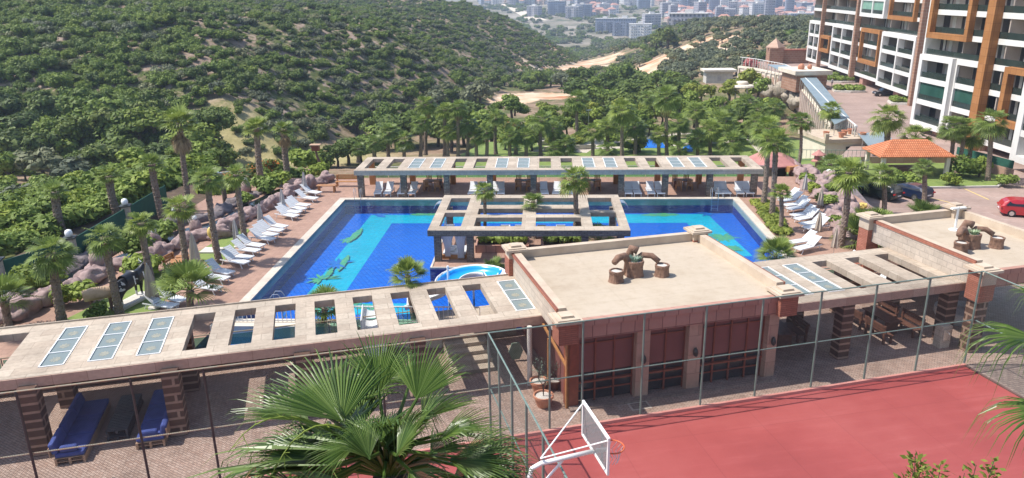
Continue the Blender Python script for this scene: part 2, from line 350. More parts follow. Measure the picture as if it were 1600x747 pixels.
M['leafdark'] = leafmat('dark_leaves', (0.056, 0.088, 0.015), (0.150, 0.205, 0.042), 0.22, 0.25)
M['leafmid'] = leafmat('mid_leaves', (0.085, 0.135, 0.018), (0.205, 0.275, 0.050), 0.25, 0.25)
M['leaflight'] = leafmat('light_leaves', (0.135, 0.20, 0.030), (0.30, 0.38, 0.08), 0.25, 0.25)
M['leafyellow'] = leafmat('yellow_green_leaves', (0.14, 0.19, 0.03), (0.30, 0.33, 0.06), 0.25, 0.2)
M['leafgrey'] = leafmat('grey_green_leaves', (0.095, 0.110, 0.052), (0.225, 0.245, 0.140), 0.15, 0.3)
M['leafpine'] = leafmat('pine_needles', (0.066, 0.100, 0.022), (0.175, 0.225, 0.060), 0.2, 0.25)
M['flower'] = leafmat('orange_blossom', (0.06, 0.10, 0.02), (0.17, 0.20, 0.04), 0.2, 0.15, third=(0.85, 0.20, 0.04))
M['pinkflower'] = leafmat('pink_blossom', (0.45, 0.12, 0.14), (0.60, 0.25, 0.26), 0.2, 0.2)
# ============================================================ LAND
FOOT = [(-400, 60), (-250, 92), (-80, 116), (-45, 128), (-37, 175), (-17, 230), (-14, 320), (-10, 372), (6, 437), (21, 492), (26, 560), (-30, 660), (-300, 800)]
_A = np.array(FOOT[:-1], float); _B = np.array(FOOT[1:], float)
_POLY = FOOT + [(-2500, 800), (-2500, 60)]
def foot_dist(X, Y):
    X = np.asarray(X, float); Y = np.asarray(Y, float); best = np.full(X.shape, 1e9)
    for a, b in zip(_A, _B):
        ab = b - a; t = np.clip(((X-a[0])*ab[0] + (Y-a[1])*ab[1]) / (ab@ab), 0, 1)
        best = np.minimum(best, np.hypot(X-a[0]-t*ab[0], Y-a[1]-t*ab[1]))
    ins = np.zeros(X.shape, bool); n = len(_POLY)
    for i in range(n):
        x0, y0 = _POLY[i]; x1, y1 = _POLY[(i+1) % n]
        c = (y0 > Y) != (y1 > Y)
        with np.errstate(divide='ignore', invalid='ignore'):
            xx = (x1-x0)*(Y-y0)/((y1-y0) if y1 != y0 else 1e-9) + x0
        ins ^= c & (X < xx)
    return np.where(ins, best, -best)
def sst(a, b, x):
    t = np.clip((x-a)/(b-a), 0, 1); return t*t*(3-2*t)
def wob(X, Y):
    return (np.sin(X*0.071+1.3)*np.cos(Y*0.063) + 0.6*np.sin(X*0.17+Y*0.11+2) + 0.5*np.sin(X*0.031-Y*0.043+0.5)
            + 0.35*np.sin(X*0.37-Y*0.29+1.1) + 0.3*np.cos(X*0.23+Y*0.41))
def height(X, Y):
    X = np.asarray(X, float); Y = np.asarray(Y, float)
    zv = np.interp(Y, [-60, 60, 100, 125, 175, 230, 333, 390, 488, 700, 900, 1100, 1350, 1600, 2000, 2600],
                   [-8.6, -8.6, -9, -12, -15, -17, -22, -25, -30, -44, -46, -36, -22, -9, 20, 62])
    d = foot_dist(X, Y)
    sl = lerp(0.66, 0.40, sst(-40, -120, X)); cap = 78
    hill = np.where(d > 0, cap*(1-np.exp(-np.maximum(d, 0)*sl/cap)), 0)
    rough = np.clip(d/25, 0, 1)
    z = zv + hill + rough*wob(X, Y)*1.3 + 0.25*wob(X*1.7, Y*1.7)*np.clip((Y-140)/60, 0, 1)
    # olive rise on the right and the earth mound before it
    rt = sst(25, 95, X)*np.interp(Y, [120, 160, 215, 350, 480, 620, 900], [0, 2, 9, 21, 23, 16, 0])
    z = z + rt
    # shelf behind the screen fence on the left
    sh = (1-sst(-36, -64, X))*(1-sst(68, 88, Y)); shelf = -1.2
    left = X < -20
    z = np.where(left, lerp(z, shelf, sh), z)
    # level ground cut out under the resort
    inr = (X > -29.5) & (X < 75) & (Y < 66)
    z = np.where(inr, np.minimum(z, -8.8), z)
    dr = (X > 33) & (X < 85) & (Y < 222)
    z = np.where(dr, np.minimum(z, -8.8), z)
    ga = (X > -20) & (X <= 60) & (Y >= 66) & (Y < 118)
    z = np.where(ga, np.minimum(z, -8.62), z)
    return z
def hz(x, y): return float(height(np.array([x]), np.array([y]))[0])
def axis_pts(lst):
    out = []
    for a, b, st in lst: out += list(np.arange(a, b, st))
    return np.array(out + [lst[-1][1]])
xs = axis_pts([(-1100, -420, 40), (-420, -160, 10), (-160, -40, 4), (-40, 70, 3), (70, 180, 5), (180, 420, 15), (420, 1300, 40)])
ys = axis_pts([(-90, 30, 20), (30, 60, 5), (60, 240, 3.2), (240, 420, 4.5), (420, 700, 8), (700, 1700, 20), (1700, 2600, 60)])
GX, GYY = np.meshgrid(xs, ys); GH = height(GX, GYY)
verts = np.stack([GX.ravel(), GYY.ravel(), GH.ravel()], 1)
nx, ny = len(xs), len(ys)
ii = np.arange(nx*ny).reshape(ny, nx)
fa = np.stack([ii[:-1, :-1], ii[:-1, 1:], ii[1:, 1:], ii[1:, :-1]], -1).reshape(-1, 4)
me = bpy.data.meshes.new("terrain"); me.from_pydata(verts.tolist(), [], fa.tolist()); me.update()
me.polygons.foreach_set('use_smooth', [True]*len(me.polygons))
def pixpt(x, y, z): p = G(x, y, z); return p.x, p.y
def ell(X, Y, c, rx, ry, ang=0.0):
    dx, dy = X-c[0], Y-c[1]; ca, sa = math.cos(ang), math.sin(ang)
    u = dx*ca+dy*sa; v = -dx*sa+dy*ca
    return np.clip(1.6-1.6*np.sqrt((u/rx)**2+(v/ry)**2), 0, 1)
X, Y = verts[:, 0], verts[:, 1]
dd = foot_dist(X, Y)
w = wob(X*1.3+40, Y*1.3)
dirt = np.zeros(len(X)); dry = np.zeros(len(X))
DIRTS = [(pixpt(885, 102, -25), 30, 46, 0), (pixpt(905, 90, -26), 26, 40, 0), (pixpt(935, 86, -26), 20, 60, 0), (pixpt(860, 110, -24), 20, 22, 0), (pixpt(840, 150, -18), 17, 20, 0.2), (pixpt(800, 156, -17), 10, 14, 0), (pixpt(850, 104, -24), 16, 34, 0), (pixpt(828, 110, -23), 10, 18, 0),
         (pixpt(1050, 72, -9), 26, 34, 0), (pixpt(1085, 62, -6), 22, 40, 0), (pixpt(1030, 84, -10), 10, 22, 0.2)]
for c, rx, ry, a in DIRTS: dirt = np.maximum(dirt, ell(X, Y, c, rx, ry, a))
dirt = np.clip(dirt*1.6, 0, 1)
# bare scars among the olives and the far building ground
dirt = np.maximum(dirt, np.where((Y > 180) & (Y < 420) & (X > 45), np.clip(w*0.55-0.15, 0, 0.8), 0))
dirt = np.maximum(dirt, np.where((Y > 640) & (Y < 1000), np.clip(wob(X*0.35, Y*0.25+9)*0.6-0.25, 0, 0.9), 0))
fx, fy = pixpt(450, 243, -12)
dry = np.maximum(dry, np.clip(1.9-1.9*np.sqrt(((X-fx)/26)**2+((Y-fy)/15)**2), 0, 1))
hillm = np.clip(dd/6, 0, 1)*np.where(Y < 700, 1, 0)
city = np.clip((Y-800)/80, 0, 1)
ca = me.color_attributes.new('cover', 'FLOAT_COLOR', 'POINT')
ca.data.foreach_set('color', np.stack([dirt, dry, hillm, city], 1).ravel())
m, nt_, bs, _ = mk('ground_cover'); bs.inputs['Roughness'].default_value = 0.95; bs.inputs['Specular IOR Level'].default_value = 0.1
at = N(nt_, 'ShaderNodeAttribute', attribute_name='cover'); sp = N(nt_, 'ShaderNodeSeparateColor'); nt_.links.new(at.outputs['Color'], sp.inputs[0])
co = coords(nt_)
n1 = noise_t(nt_, co, 0.09, 8, 0.6); n2 = noise_t(nt_, co, 0.5, 8, 0.65); n3 = noise_t(nt_, co, 0.03, 6, 0.6)
soil = ramp(nt_, n2, [(0.3, (0.20, 0.13, 0.085)), (0.5, (0.30, 0.205, 0.145)), (0.72, (0.39, 0.29, 0.21))])
grass = ramp(nt_, n2, [(0.3, (0.050, 0.070, 0.022)), (0.5, (0.10, 0.115, 0.042)), (0.66, (0.17, 0.155, 0.075)), (0.8, (0.27, 0.20, 0.13))])
base = mixc(nt_, ramp(nt_, n1, [(0.40, (0, 0, 0)), (0.58, (1, 1, 1))]), grass, soil)
scree = ramp(nt_, n2, [(0.3, (0.20, 0.145, 0.105)), (0.55, (0.29, 0.21, 0.155)), (0.75, (0.37, 0.31, 0.265))])
hillc = mixc(nt_, ramp(nt_, mixc(nt_, 0.5, n1, n2), [(0.47, (0, 0, 0)), (0.53, (1, 1, 1))]), grass, scree)
c = mixc(nt_, sp.outputs[2], base, hillc)
cityc = ramp(nt_, n3, [(0.35, (0.10, 0.115, 0.07)), (0.5, (0.24, 0.21, 0.16)), (0.65, (0.36, 0.32, 0.27))])
c = mixc(nt_, at.outputs['Alpha'], c, cityc)
dryc = ramp(nt_, n2, [(0.3, (0.26, 0.23, 0.10)), (0.6, (0.40, 0.34, 0.17)), (0.8, (0.46, 0.36, 0.22))])
c = mixc(nt_, sp.outputs[1], c, dryc)
dirtc = ramp(nt_, n1, [(0.30, (0.42, 0.17, 0.085)), (0.44, (0.54, 0.34, 0.21)), (0.56, (0.62, 0.48, 0.34)), (0.72, (0.68, 0.60, 0.48))])
dn = N(nt_, 'ShaderNodeMath', operation='MULTIPLY_ADD'); nt_.links.new(n2, dn.inputs[0]); dn.inputs[1].default_value = 1.3; dn.inputs[2].default_value = -0.65
da = N(nt_, 'ShaderNodeMath', operation='ADD', use_clamp=True); nt_.links.new(sp.outputs[0], da.inputs[0]); nt_.links.new(dn.outputs[0], da.inputs[1])
df = ramp(nt_, da.outputs[0], [(0.42, (0, 0, 0)), (0.56, (1, 1, 1))])
c = mixc(nt_, df, c, dirtc)
nt_.links.new(c, bs.inputs['Base Color']); bump(nt_, n2, bs, 0.6, 0.6)
me.materials.append(m)
terrain = bpy.data.objects.new("terrain", me); COL.objects.link(terrain); tag(terrain, kind='structure')
# ------------------------------------------------------------ haze
hb = MB(); hb.box(-1190, 1390, -150, 2700, -60, 78)
m = bpy.data.materials.new('haze_air'); m.use_nodes = True; nt_ = m.node_tree; nt_.nodes.clear()
vo = N(nt_, 'ShaderNodeVolumePrincipled'); vo.inputs['Color'].default_value = (0.62, 0.76, 1.0, 1); vo.inputs['Density'].default_value = 0.00025
vo.inputs['Anisotropy'].default_value = 0.2
ou = N(nt_, 'ShaderNodeOutputMaterial'); nt_.links.new(vo.outputs[0], ou.inputs['Volume'])
haze = hb.build('haze', m); tag(haze, kind='stuff')

# ============================================================ POOL, DECK, COURT
PX0, PX1, PY0, PY1 = -16.0, 14.8, 34.8, 58.2
PD = -1.15                                            # pool floor
IX0, IX1, IY0, IY1 = -6.9, 4.95, 42.6, 50.4             # island
dk = MB(); D0 = -9.5
def vline(x, v=34.66): return (v+math.sin(TH)*x)/math.cos(TH)
dk.prism([(-27.6, vline(-27.6)), (PX0-0.55, vline(PX0-0.55)), (PX0-0.55, 65.6), (-27.6, 65.6)], D0, 0)
dk.box(PX0-0.55, PX1+0.55, PY1+0.55, 65.6, D0, 0)
dk.prism([(PX1+0.55, vline(PX1+0.55, 34.0)), (24.6, vline(24.6, 34.0)), (24.6, 65.6), (PX1+0.55, 65.6)], D0, 0)
o = dk.build('pool_deck', M['deck']); tag(o, kind='structure')
isl = MB(); isl.box(IX0+0.12, IX1-0.12, IY0+0.12, IY1-0.12, PD-0.3, 0.02)
o = isl.build('island_floor', M['deck']); tag(o, kind='structure')
cp = MB()
cp.box(PX0-0.55, PX0, PY0-0.3, PY1, -0.5, 0.03); cp.box(PX1, PX1+0.55, 40.8, PY1, -0.5, 0.03); cp.box(PX0-0.55, PX1+0.55, PY1, PY1+0.55, -0.5, 0.03)
for a in ((IX0, IX0+0.12, IY0, IY1), (IX1-0.12, IX1, IY0, IY1), (IX0+0.12, IX1-0.12, IY0, IY0+0.12), (IX0+0.12, IX1-0.12, IY1-0.12, IY1)): cp.box(*a, PD-0.3, 0.06)
o = cp.build('pool_coping', M['coping']); tag(o, kind='structure')
M['tile'] = bricks('pool_tile_blue', (0.008, 0.165, 0.66), (0.010, 0.19, 0.72), (0.004, 0.10, 0.50), 0.55, 0.28, 0.02, rot=R_(60), dirt=0.12, dirtscale=0.15, bmp=0, rough=0.4)
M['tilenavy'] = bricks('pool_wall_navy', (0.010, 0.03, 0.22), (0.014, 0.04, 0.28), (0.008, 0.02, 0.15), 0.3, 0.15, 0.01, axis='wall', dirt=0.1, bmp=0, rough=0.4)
M['tileturq'] = bricks('pool_tile_turquoise', (0.012, 0.56, 0.66), (0.02, 0.62, 0.70), (0.01, 0.46, 0.62), 0.3, 0.3, 0.01, off=0, dirt=0.16, dirtscale=0.4, bmp=0, rough=0.4)
M['tilegreen'] = mat('pool_mosaic_green', (0.03, 0.38, 0.22), (0.22, 0.50, 0.14), 3.2, 0.5, c3=(0.02, 0.32, 0.34))
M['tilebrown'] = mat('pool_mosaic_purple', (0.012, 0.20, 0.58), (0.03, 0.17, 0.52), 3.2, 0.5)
pb = MB(); pb.prism([(PX0-0.3, PY0-0.3), (-8.6, PY0-0.3), (-6, vline(-6, 34.7)), (PX1+0.3, vline(PX1+0.3, 34.7)), (PX1+0.3, PY1+0.3), (PX0-0.3, PY1+0.3)], PD-0.4, PD)
o = pb.build('pool_floor', M['tile']); tag(o, kind='structure')
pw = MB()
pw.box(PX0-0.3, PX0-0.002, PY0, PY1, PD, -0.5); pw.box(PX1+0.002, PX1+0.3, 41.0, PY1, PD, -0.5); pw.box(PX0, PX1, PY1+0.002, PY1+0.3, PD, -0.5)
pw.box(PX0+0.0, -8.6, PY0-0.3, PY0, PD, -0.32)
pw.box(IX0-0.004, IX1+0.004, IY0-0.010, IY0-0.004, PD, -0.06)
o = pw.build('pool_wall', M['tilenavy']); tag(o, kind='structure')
mz = MB()
def floorpoly(mb, pts, dz, z=PD):
    ps = [G(x, y, z+dz) for x, y in pts]
    mb.add([(p.x, p.y, z+dz) for p in ps], [tuple(range(len(ps)))] if (ps[1]-ps[0]).cross(ps[2]-ps[1]).z > 0 else [tuple(reversed(range(len(ps))))])
floorpoly(mz, [(569, 349), (580, 336), (1106, 334.5), (1119, 348)], 0.004)
floorpoly(mz, [(612, 349), (569, 349), (478, 462), (536, 462)], 0.004)
floorpoly(mz, [(536, 462), (478, 462), (466, 493), (664, 490), (655, 474), (540, 474)], 0.004)
floorpoly(mz, [(1119, 348), (1073, 348.5), (1128, 402), (1176, 400)], 0.004)
o = mz.build('pool_mosaic_band', M['tileturq']); tag(o, kind='structure')
# palm pictures laid in mosaic on the pool floor (flat)
gm = MB(); bm_ = MB()
def mosaic_palm(px, py, r, rot, dz, mb, n=9, z=PD):
    n = n+6; r *= 0.62
    c = G(px, py, z+dz)
    for i in range(n):
        a = rot + (i-(n-1)/2)*0.40; L = r*(0.6+0.7*rnd.random()); wd = 0.08+0.07*rnd.random()
        d = Vector((math.cos(a), math.sin(a), 0)); s = Vector((-d.y, d.x, 0)); bend = s*(0.25*L*(1 if i > n/2 else -1))
        pts = [c, c+d*L*0.45+s*wd+bend*0.3, c+d*L*0.8+s*wd*0.7+bend*0.7, c+d*L+bend, c+d*L*0.7-s*wd+bend*0.6, c+d*L*0.35-s*wd+bend*0.2]
        z0 = z+dz+0.0012*i+0.0004*r
        mb.add([(p.x, p.y, z0) for p in pts], [tuple(reversed(range(6)))])
mosaic_palm(548, 374, 1.5, 2.6, 0.008, gm, 4)
mosaic_palm(503, 436, 1.6, 2.4, 0.056, gm, 5)
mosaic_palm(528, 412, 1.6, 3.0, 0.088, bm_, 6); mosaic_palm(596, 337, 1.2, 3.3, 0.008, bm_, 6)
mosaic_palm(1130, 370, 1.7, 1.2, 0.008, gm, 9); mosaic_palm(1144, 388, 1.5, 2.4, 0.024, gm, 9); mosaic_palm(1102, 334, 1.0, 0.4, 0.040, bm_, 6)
mosaic_palm(580, 482, 1.4, 0.5, 0.008, gm, 7); mosaic_palm(563, 470, 1.3, 2.3, 0.022, gm, 7); mosaic_palm(500, 478, 1.5, 1.0, 0.09, gm, 8)
def strip(mb, a, b, w, dz, z=PD):
    a = G(*a, z+dz); b = G(*b, z+dz); mb.box(0, 0.001, 0, 0.001, z-0.3, z-0.299)
    t = (b-a).normalized(); s = Vector((-t.y, t.x, 0))*w; n = 14; L = []; Rr = []
    for i in range(n+1):
        p = a.lerp(b, i/n); k = math.sin(math.pi*i/n)**0.6*(0.7+0.5*rnd.random()); L.append(p+s*k); Rr.append(p-s*k)
    mb.ribbon([tuple(p) for p in Rr], [tuple(p) for p in L])
strip(gm, (566, 356), (545, 378), 0.30, 0.10); strip(gm, (545, 398), (528, 424), 0.22, 0.10); strip(gm, (505, 445), (484, 470), 0.34, 0.11); strip(gm, (520, 418), (508, 436), 0.18, 0.115)
strip(gm, (655, 335.2), (690, 335), 0.35, 0.012); strip(gm, (1000, 336), (1062, 335), 0.45, 0.012)
strip(gm, (640, 335), (672, 335), 0.3, 0.02)
o = gm.build('pool_mosaic_palms', M['tilegreen']); tag(o, kind='structure')
o = bm_.build('pool_mosaic_blue_palms', M['tilebrown']); tag(o, kind='structure'); o.name = 'pool_mosaic_reef'  # palm shapes in bluish mosaic, the tiles' own colour
# water surface: see-through with a rippled sheen
m, nt_, bs, out = mk('pool_water_surface'); nt_.nodes.remove(bs)
t = N(nt_, 'ShaderNodeBsdfTransparent'); t.inputs[0].default_value = (0.66, 0.86, 0.97, 1)
gl = N(nt_, 'ShaderNodeBsdfGlossy'); gl.inputs['Roughness'].default_value = 0.04
fr = N(nt_, 'ShaderNodeFresnel'); fr.inputs[0].default_value = 1.33
mx = N(nt_, 'ShaderNodeMixShader'); nt_.links.new(fr.outputs[0], mx.inputs[0]); nt_.links.new(t.outputs[0], mx.inputs[1]); nt_.links.new(gl.outputs[0], mx.inputs[2])
nw = noise_t(nt_, coords(nt_), 2.6, 4); bp = N(nt_, 'ShaderNodeBump'); bp.inputs['Strength'].default_value = 0.5; bp.inputs['Distance'].default_value = 0.1
nt_.links.new(nw, bp.inputs['Height']); nt_.links.new(bp.outputs[0], gl.inputs['Normal']); nt_.links.new(bp.outputs[0], fr.inputs['Normal'])
nt_.links.new(mx.outputs[0], out.inputs['Surface']); M['water'] = m
wb = MB(); z = -0.07
def wpoly(pts): wb.add([(x, y, z) for x, y in pts], [tuple(range(len(pts)))])
wpoly([(PX0, PY0), (-8.1, PY0), (IX0-0.01, vline(IX0-0.01)), (IX0-0.01, PY1), (PX0, PY1)])
wpoly([(IX0-0.01, vline(IX0-0.01)), (IX1+0.01, vline(IX1+0.01)), (IX1+0.01, IY0-0.012), (IX0-0.01, IY0-0.012)])
wpoly([(IX1+0.01, vline(IX1+0.01)), (PX1, vline(PX1)), (PX1, PY1), (IX1+0.01, PY1)])
wpoly([(IX0-0.01, IY1+0.01), (IX1+0.01, IY1+0.01), (IX1+0.01, PY1), (IX0-0.01, PY1)])
o = wb.build('pool_water', M['water']); tag(o, kind='structure')
# ---- terrace, court, café apron (in the turned grid)
def UVbuild(mb, name, m, kind='structure', **kw):
    o = mb.build(name, m, rz=TH, **kw); 
    if kind: tag(o, kind=kind)
    return o
tb = MB(); tb.box(-20, 27.86, 25.12, 34.6, TZ-8.5, TZ); tb.box(27.86, 46, 25.12, 40.5, TZ-8.5, TZ)
UVbuild(tb, 'terrace_paving', M['pave'])
tb = MB(); tb.box(27.96, 46, 8, 25.08, TZ-8.5, TZ+0.004)
UVbuild(tb, 'side_paving', M['pave2'])
tb = MB(); tb.box(-24, 27.86, -4, 25.0, TZ-8.5, TZ-0.02)
UVbuild(tb, 'sports_court', M['court'])
tb = MB(); tb.box(-24, 27.9, 25.0, 25.12, TZ-0.6, TZ+0.10)
UVbuild(tb, 'court_kerb', mat('red_kerb', (0.55, 0.22, 0.18), (0.6, 0.27, 0.22), 2, 0.8))
tb = MB(); tb.box(27.86, 27.96, 2, 25.0, TZ-0.6, TZ+0.04)
UVbuild(tb, 'court_edge_strip', mat('dark_edge', (0.10, 0.06, 0.05), (0.14, 0.08, 0.07), 2, 0.8))
# fill between terrace and pool deck: shallow pools behind the long pergola
# low retaining band in front of the main pool carrying the white railing, and the splash pool before it
sp_ = MB(); sp_.box(-16.55, -3.0, 33.6, 34.5, -1.6, 0.32)
o = sp_.build('pool_edge_wall', M['cream']); tag(o, kind='structure')
kb = MB(); kb.prism([(-16.55, vline(-16.55, 34.62)), (-8.9, vline(-8.9, 34.62)), (-8.9, 33.6), (-16.55, 33.6)], -1.9, -0.66)
M['tilelight'] = bricks('splash_tile_blue', (0.02, 0.27, 0.85), (0.03, 0.30, 0.88), (0.01, 0.2, 0.7), 0.3, 0.3, 0.01, dirt=0.1, bmp=0)
o = kb.build('splash_pool_floor', M['tilelight']); tag(o, kind='structure')
kb = MB(); z = -0.28
kb.add([(-16.5, vline(-16.5), z), (-9.3, vline(-9.3), z), (-9.3, 33.598, z), (-16.5, 33.598, z)], [(0, 1, 2, 3)])
o = kb.build('splash_pool_water', M['water']); tag(o, kind='structure')
# lawns
def lawn(pts, z, name='lawn'):
    mb = MB(); mb.prism([(p[0], p[1]) for p in pts], z-0.15, z); o = mb.build(name, M['lawn']); tag(o, kind='structure'); return o
L1 = [G(x, y, 0) for x, y in [(60, 520), (130, 486), (190, 452), (240, 428), (262, 420), (297, 445), (258, 468), (240, 500), (262, 530), (60, 560)]]
lawn(L1, 0.03)
L2 = [G(x, y, 0) for x, y in [(303, 397), (372, 358), (392, 358), (364, 392), (345, 414), (330, 416)]]
lawn(L2, 0.03)
# ============================================================ PERGOLAS AND CAFÉ
def frame_grid(mb, x0, x1, y0, y1, z0, z1, holes):
    """flat roof slab with rectangular holes: [(hx0,hx1)] share hy0..hy1"""
    hy0, hy1 = holes[0][2], holes[0][3]
    mb.box(x0, x1, y0, hy0, z0, z1); mb.box(x0, x1, hy1, y1, z0, z1)
    xsx = x0
    for h in holes:
        mb.box(xsx, h[0], hy0, hy1, z0, z1); xsx = h[1]
    mb.box(xsx, x1, hy0, hy1, z0, z1)
def skylight(parent, x0, x1, y0, y1, z, n=3, emblem=True):
    f = MB(); w = 0.045; d = (y1-y0)/n
    f.box(x0, x0+w, y0, y1, z-0.06, z+0.03); f.box(x1-w, x1, y0, y1, z-0.06, z+0.03)
    for k in range(n+1):
        yy = y0+d*k; yy = min(max(yy, y0+w/2), y1-w/2); f.box(x0+w, x1-w, yy-w/2, yy+w/2, z-0.06, z+0.026)
    fr = f.build('skylight', M['whitepaint'], parent)
    for k in range(n):
        g = MB(); g.box(x0+w, x1-w, y0+d*k+w/2, y0+d*(k+1)-w/2, z-0.02, z-0.012); g.build('pane', M['skylight'], fr)
    if emblem:
        e = MB()
        for k in range(n):
            c = ((x0+x1)/2, y0+d*(k+0.5), z-0.009)
            pts = []
            for q in range(20):
                a = 2*math.pi*q/20; r = (0.23 if q % 2 else 0.15)
                pts.append((c[0]+math.cos(a)*r, c[1]+math.sin(a)*r*1.1, c[2]))
            e.add(pts, [tuple(range(20))])
        e.build('emblem', M['gold'], fr)
    return fr
# ---- long front pergola, left of the café
pg = empty('pergola', (0, 0, 0), TH, 'long travertine pergola over the shaded terrace with blue sofas, left of the flat-roofed building', 'pergola')
mb = MB()
H = []
for k in range(-1, 13):
    c = -14.15+1.72*k+3.55 if False else None
cells = [(-13.0, 0), (-10.73, 1), (-9.0, 1), (-7.27, 1), (-5.55, 0), (-3.82, 0), (-2.1, 0), (-0.37, 0), (1.35, 0), (3.1, 0), (4.82, 0), (6.55, 0), (8.27, 1)]
holes = [(c-0.45+(-0.5 if i == 0 else 0), c+0.45, 29.85, 33.55) for i, (c, s) in enumerate(cells)]
frame_grid(mb, -17.5, 9.02, 29.15, 34.25, 2.08, 2.40, holes)
mb.build('roof_slab', M['travertine'], pg)
fb = MB(); fb.box(-17.5, 9.0, 29.10, 29.147, 1.98, 2.385); fb.build('front_fascia', M['fascia'], pg)
fb = MB(); fb.box(-17.5, 9.0, 34.253, 34.31, 2.0, 2.47); fb.build('rear_fascia', M['travertine'], pg)
for c, s in cells:
    if s: skylight(pg, c-0.45, c+0.45, 29.86, 33.54, 2.40)
for u in (-16.2, -11.35, -6.4, -1.4, 3.3):
    for v in (29.1, 32.75):
        if u > 3 and v > 30: continue
        p = MB(); p.cbox((u, v, (TZ+2.08)/2), (0.62, 0.62, 2.08-TZ)); p.build('pillar', M['pillar'], pg)
# low wall with glass railing along the back of the terrace
rw = empty('glass_railing', (0, 0, 0), TH, 'green tinted glass railing on a low dark wall along the back of the shaded terrace', 'railing')
w = MB(); w.box(-17.5, 4.4, 34.33, 34.60, TZ, 0.02); w.build('low_wall', M['pillar'], rw)
for k in range(14):
    a = -17.3+k*1.55; b = a+1.5
    g = MB(); g.box(a+0.03, b-0.03, 34.455, 34.475, 0.03, 0.85); g.build('glass_panel', M['glassgreen'], rw)
p = MB()
for k in range(15): p.tube([(-17.33+k*1.55, 34.465, 0.02), (-17.33+k*1.55, 34.465, 0.95)], 0.025, 6)
p.build('posts', M['greensteel'], rw).name = 'post_row'
p = MB(); p.tube([(-17.4, 34.465, 0.95), (4.4, 34.465, 0.95)], 0.03, 6); p.build('handrail', M['rustrail'], rw)
# steps up from the terrace to the pool level
ld = MB(); ld.box(4.4, 8.9, 34.0, 36.2, TZ, 0.05); UVl = ld.build('landing_floor', M['travertine'], rz=TH); tag(UVl, kind='structure')
st = empty('stone_steps', (0, 0, 0), TH, 'short flight of beige stone steps under the pergola, between the big palm and the building', 'steps')
for k in range(5):
    s = MB(); s.box(5.0, 7.0, 30.6+k*0.55, 33.9, TZ+k*0.19, TZ+(k+1)*0.19-0.002); s.build('step', M['travertine'], st, bevel=0.01)
# ---- right pergola
pr = empty('pergola', (0, 0, 0), TH, 'shorter travertine pergola joining the two flat-roofed buildings, over the picnic tables', 'pergola')
mb = MB()
cells2 = [(21.05, 1), (22.72, 1), (24.45, 0), (26.4, 0), (28.2, 0)]
holes = [(c-0.44, c+0.44, 27.85, 31.6) for c, s in cells2]
frame_grid(mb, 19.55, 29.25, 27.15, 32.45, 2.08, 2.40, holes)
mb.build('roof_slab', M['travertine'], pr)
fb = MB(); fb.box(19.55, 29.25, 27.10, 27.147, 1.98, 2.385); fb.build('front_fascia', M['fascia'], pr)
for c, s in cells2:
    if s: skylight(pr, c-0.44, c+0.44, 27.86, 31.59, 2.40)
for u, v in ((22.95, 27.45), (28.75, 27.45), (22.95, 31.0), (28.75, 31.0), (26.2, 31.9)):
    p = MB(); p.cbox((u, v, (TZ+2.08)/2), (0.58, 0.58, 2.08-TZ)); p.build('pillar', M['pillar'], pr)
rw = empty('glass_railing', (0, 0, 0), TH, 'green tinted glass railing behind the picnic tables under the shorter pergola', 'railing')
w = MB(); w.box(19.6, 29.2, 33.7, 33.95, TZ, 0.02); w.build('low_wall', M['pillar'], rw)
for k in range(6):
    g = MB(); g.box(19.7+k*1.58, 21.2+k*1.58, 33.82, 33.84, 0.03, 0.85); g.build('glass_panel', M['glassgreen'], rw)
p = MB(); p.tube([(19.6, 33.83, 0.95), (29.2, 33.83, 0.95)], 0.03, 6)
for k in range(7): p.tube([(19.66+k*1.58, 33.83, 0.02), (19.66+k*1.58, 33.83, 0.95)], 0.025, 6)
p.build('handrail', M['greensteel'], rw)
# ---- café building
def capstone(parent, u, v, z, s=1.0, name='corner_cap'):
    c = MB(); a = 0.55*s
    c.box(u-a*0.72, u+a*0.72, v-a*0.72, v+a*0.72, z-0.62, z)
    c.box(u-a, u+a, v-a, v+a, z+0.001, z+0.12)
    c.box(u-a*0.8, u+a*0.8, v-a*0.8, v+a*0.8, z+0.121, z+0.17)
    c.box(u-a*0.45, u+a*0.45, v-a*0.45, v+a*0.45, z+0.171, z+0.26)
    return c.build(name, M['parapet'], parent)
cf = empty('cafe_building', (0, 0, 0), TH, 'flat-roofed building with maroon blinds and log planters on its roof, between the two pergolas', 'building')
u0, u1, v0, v1, zt = 8.95, 19.05, 26.45, 34.6, 3.2
b = MB(); b.box(u0+0.35, u1-0.35, v0+0.75, v1-0.2, TZ, zt-0.75); b.build('inner_wall', M['maroon'], cf)
b = MB(); b.box(u0, u1, v0, v1, zt-0.25, zt); b.build('roof', M['roofpaint'], cf)
b = MB(); b.box(u0, u1, v0-0.001, v0+0.18, zt-0.84, zt-0.252); b.box(u0, u1, v0-0.06, v0+0.2, zt-0.249, zt+0.02)
b.box(u0, u0+0.18, v0+0.181, v1, zt-0.84, zt-0.252); b.box(u1-0.18, u1, v0+0.181, v1, zt-0.84, zt-0.252)
b.build('panel_band', [M['pinkpanel']], cf)
b = MB()      # parapets: left, right, back
b.box(u0-0.12, u0+0.22, v0+0.5, v1-0.1, zt+0.002, zt+0.42); b.box(u1-0.22, u1+0.12, v0+0.5, v1-0.1, zt+0.002, zt+0.42); b.box(u0+0.22, u1-0.22, v1-0.3, v1+0.05, zt+0.002, zt+0.42)
b.build('parapet', M['parapet'], cf)
for q in (u0-0.16, u1+0.121):
    b = MB(); b.box(q, q+0.039, v0+0.5, v1-0.1, zt-0.85, zt+0.26); b.build('side_cladding', M['bandstone'], cf)
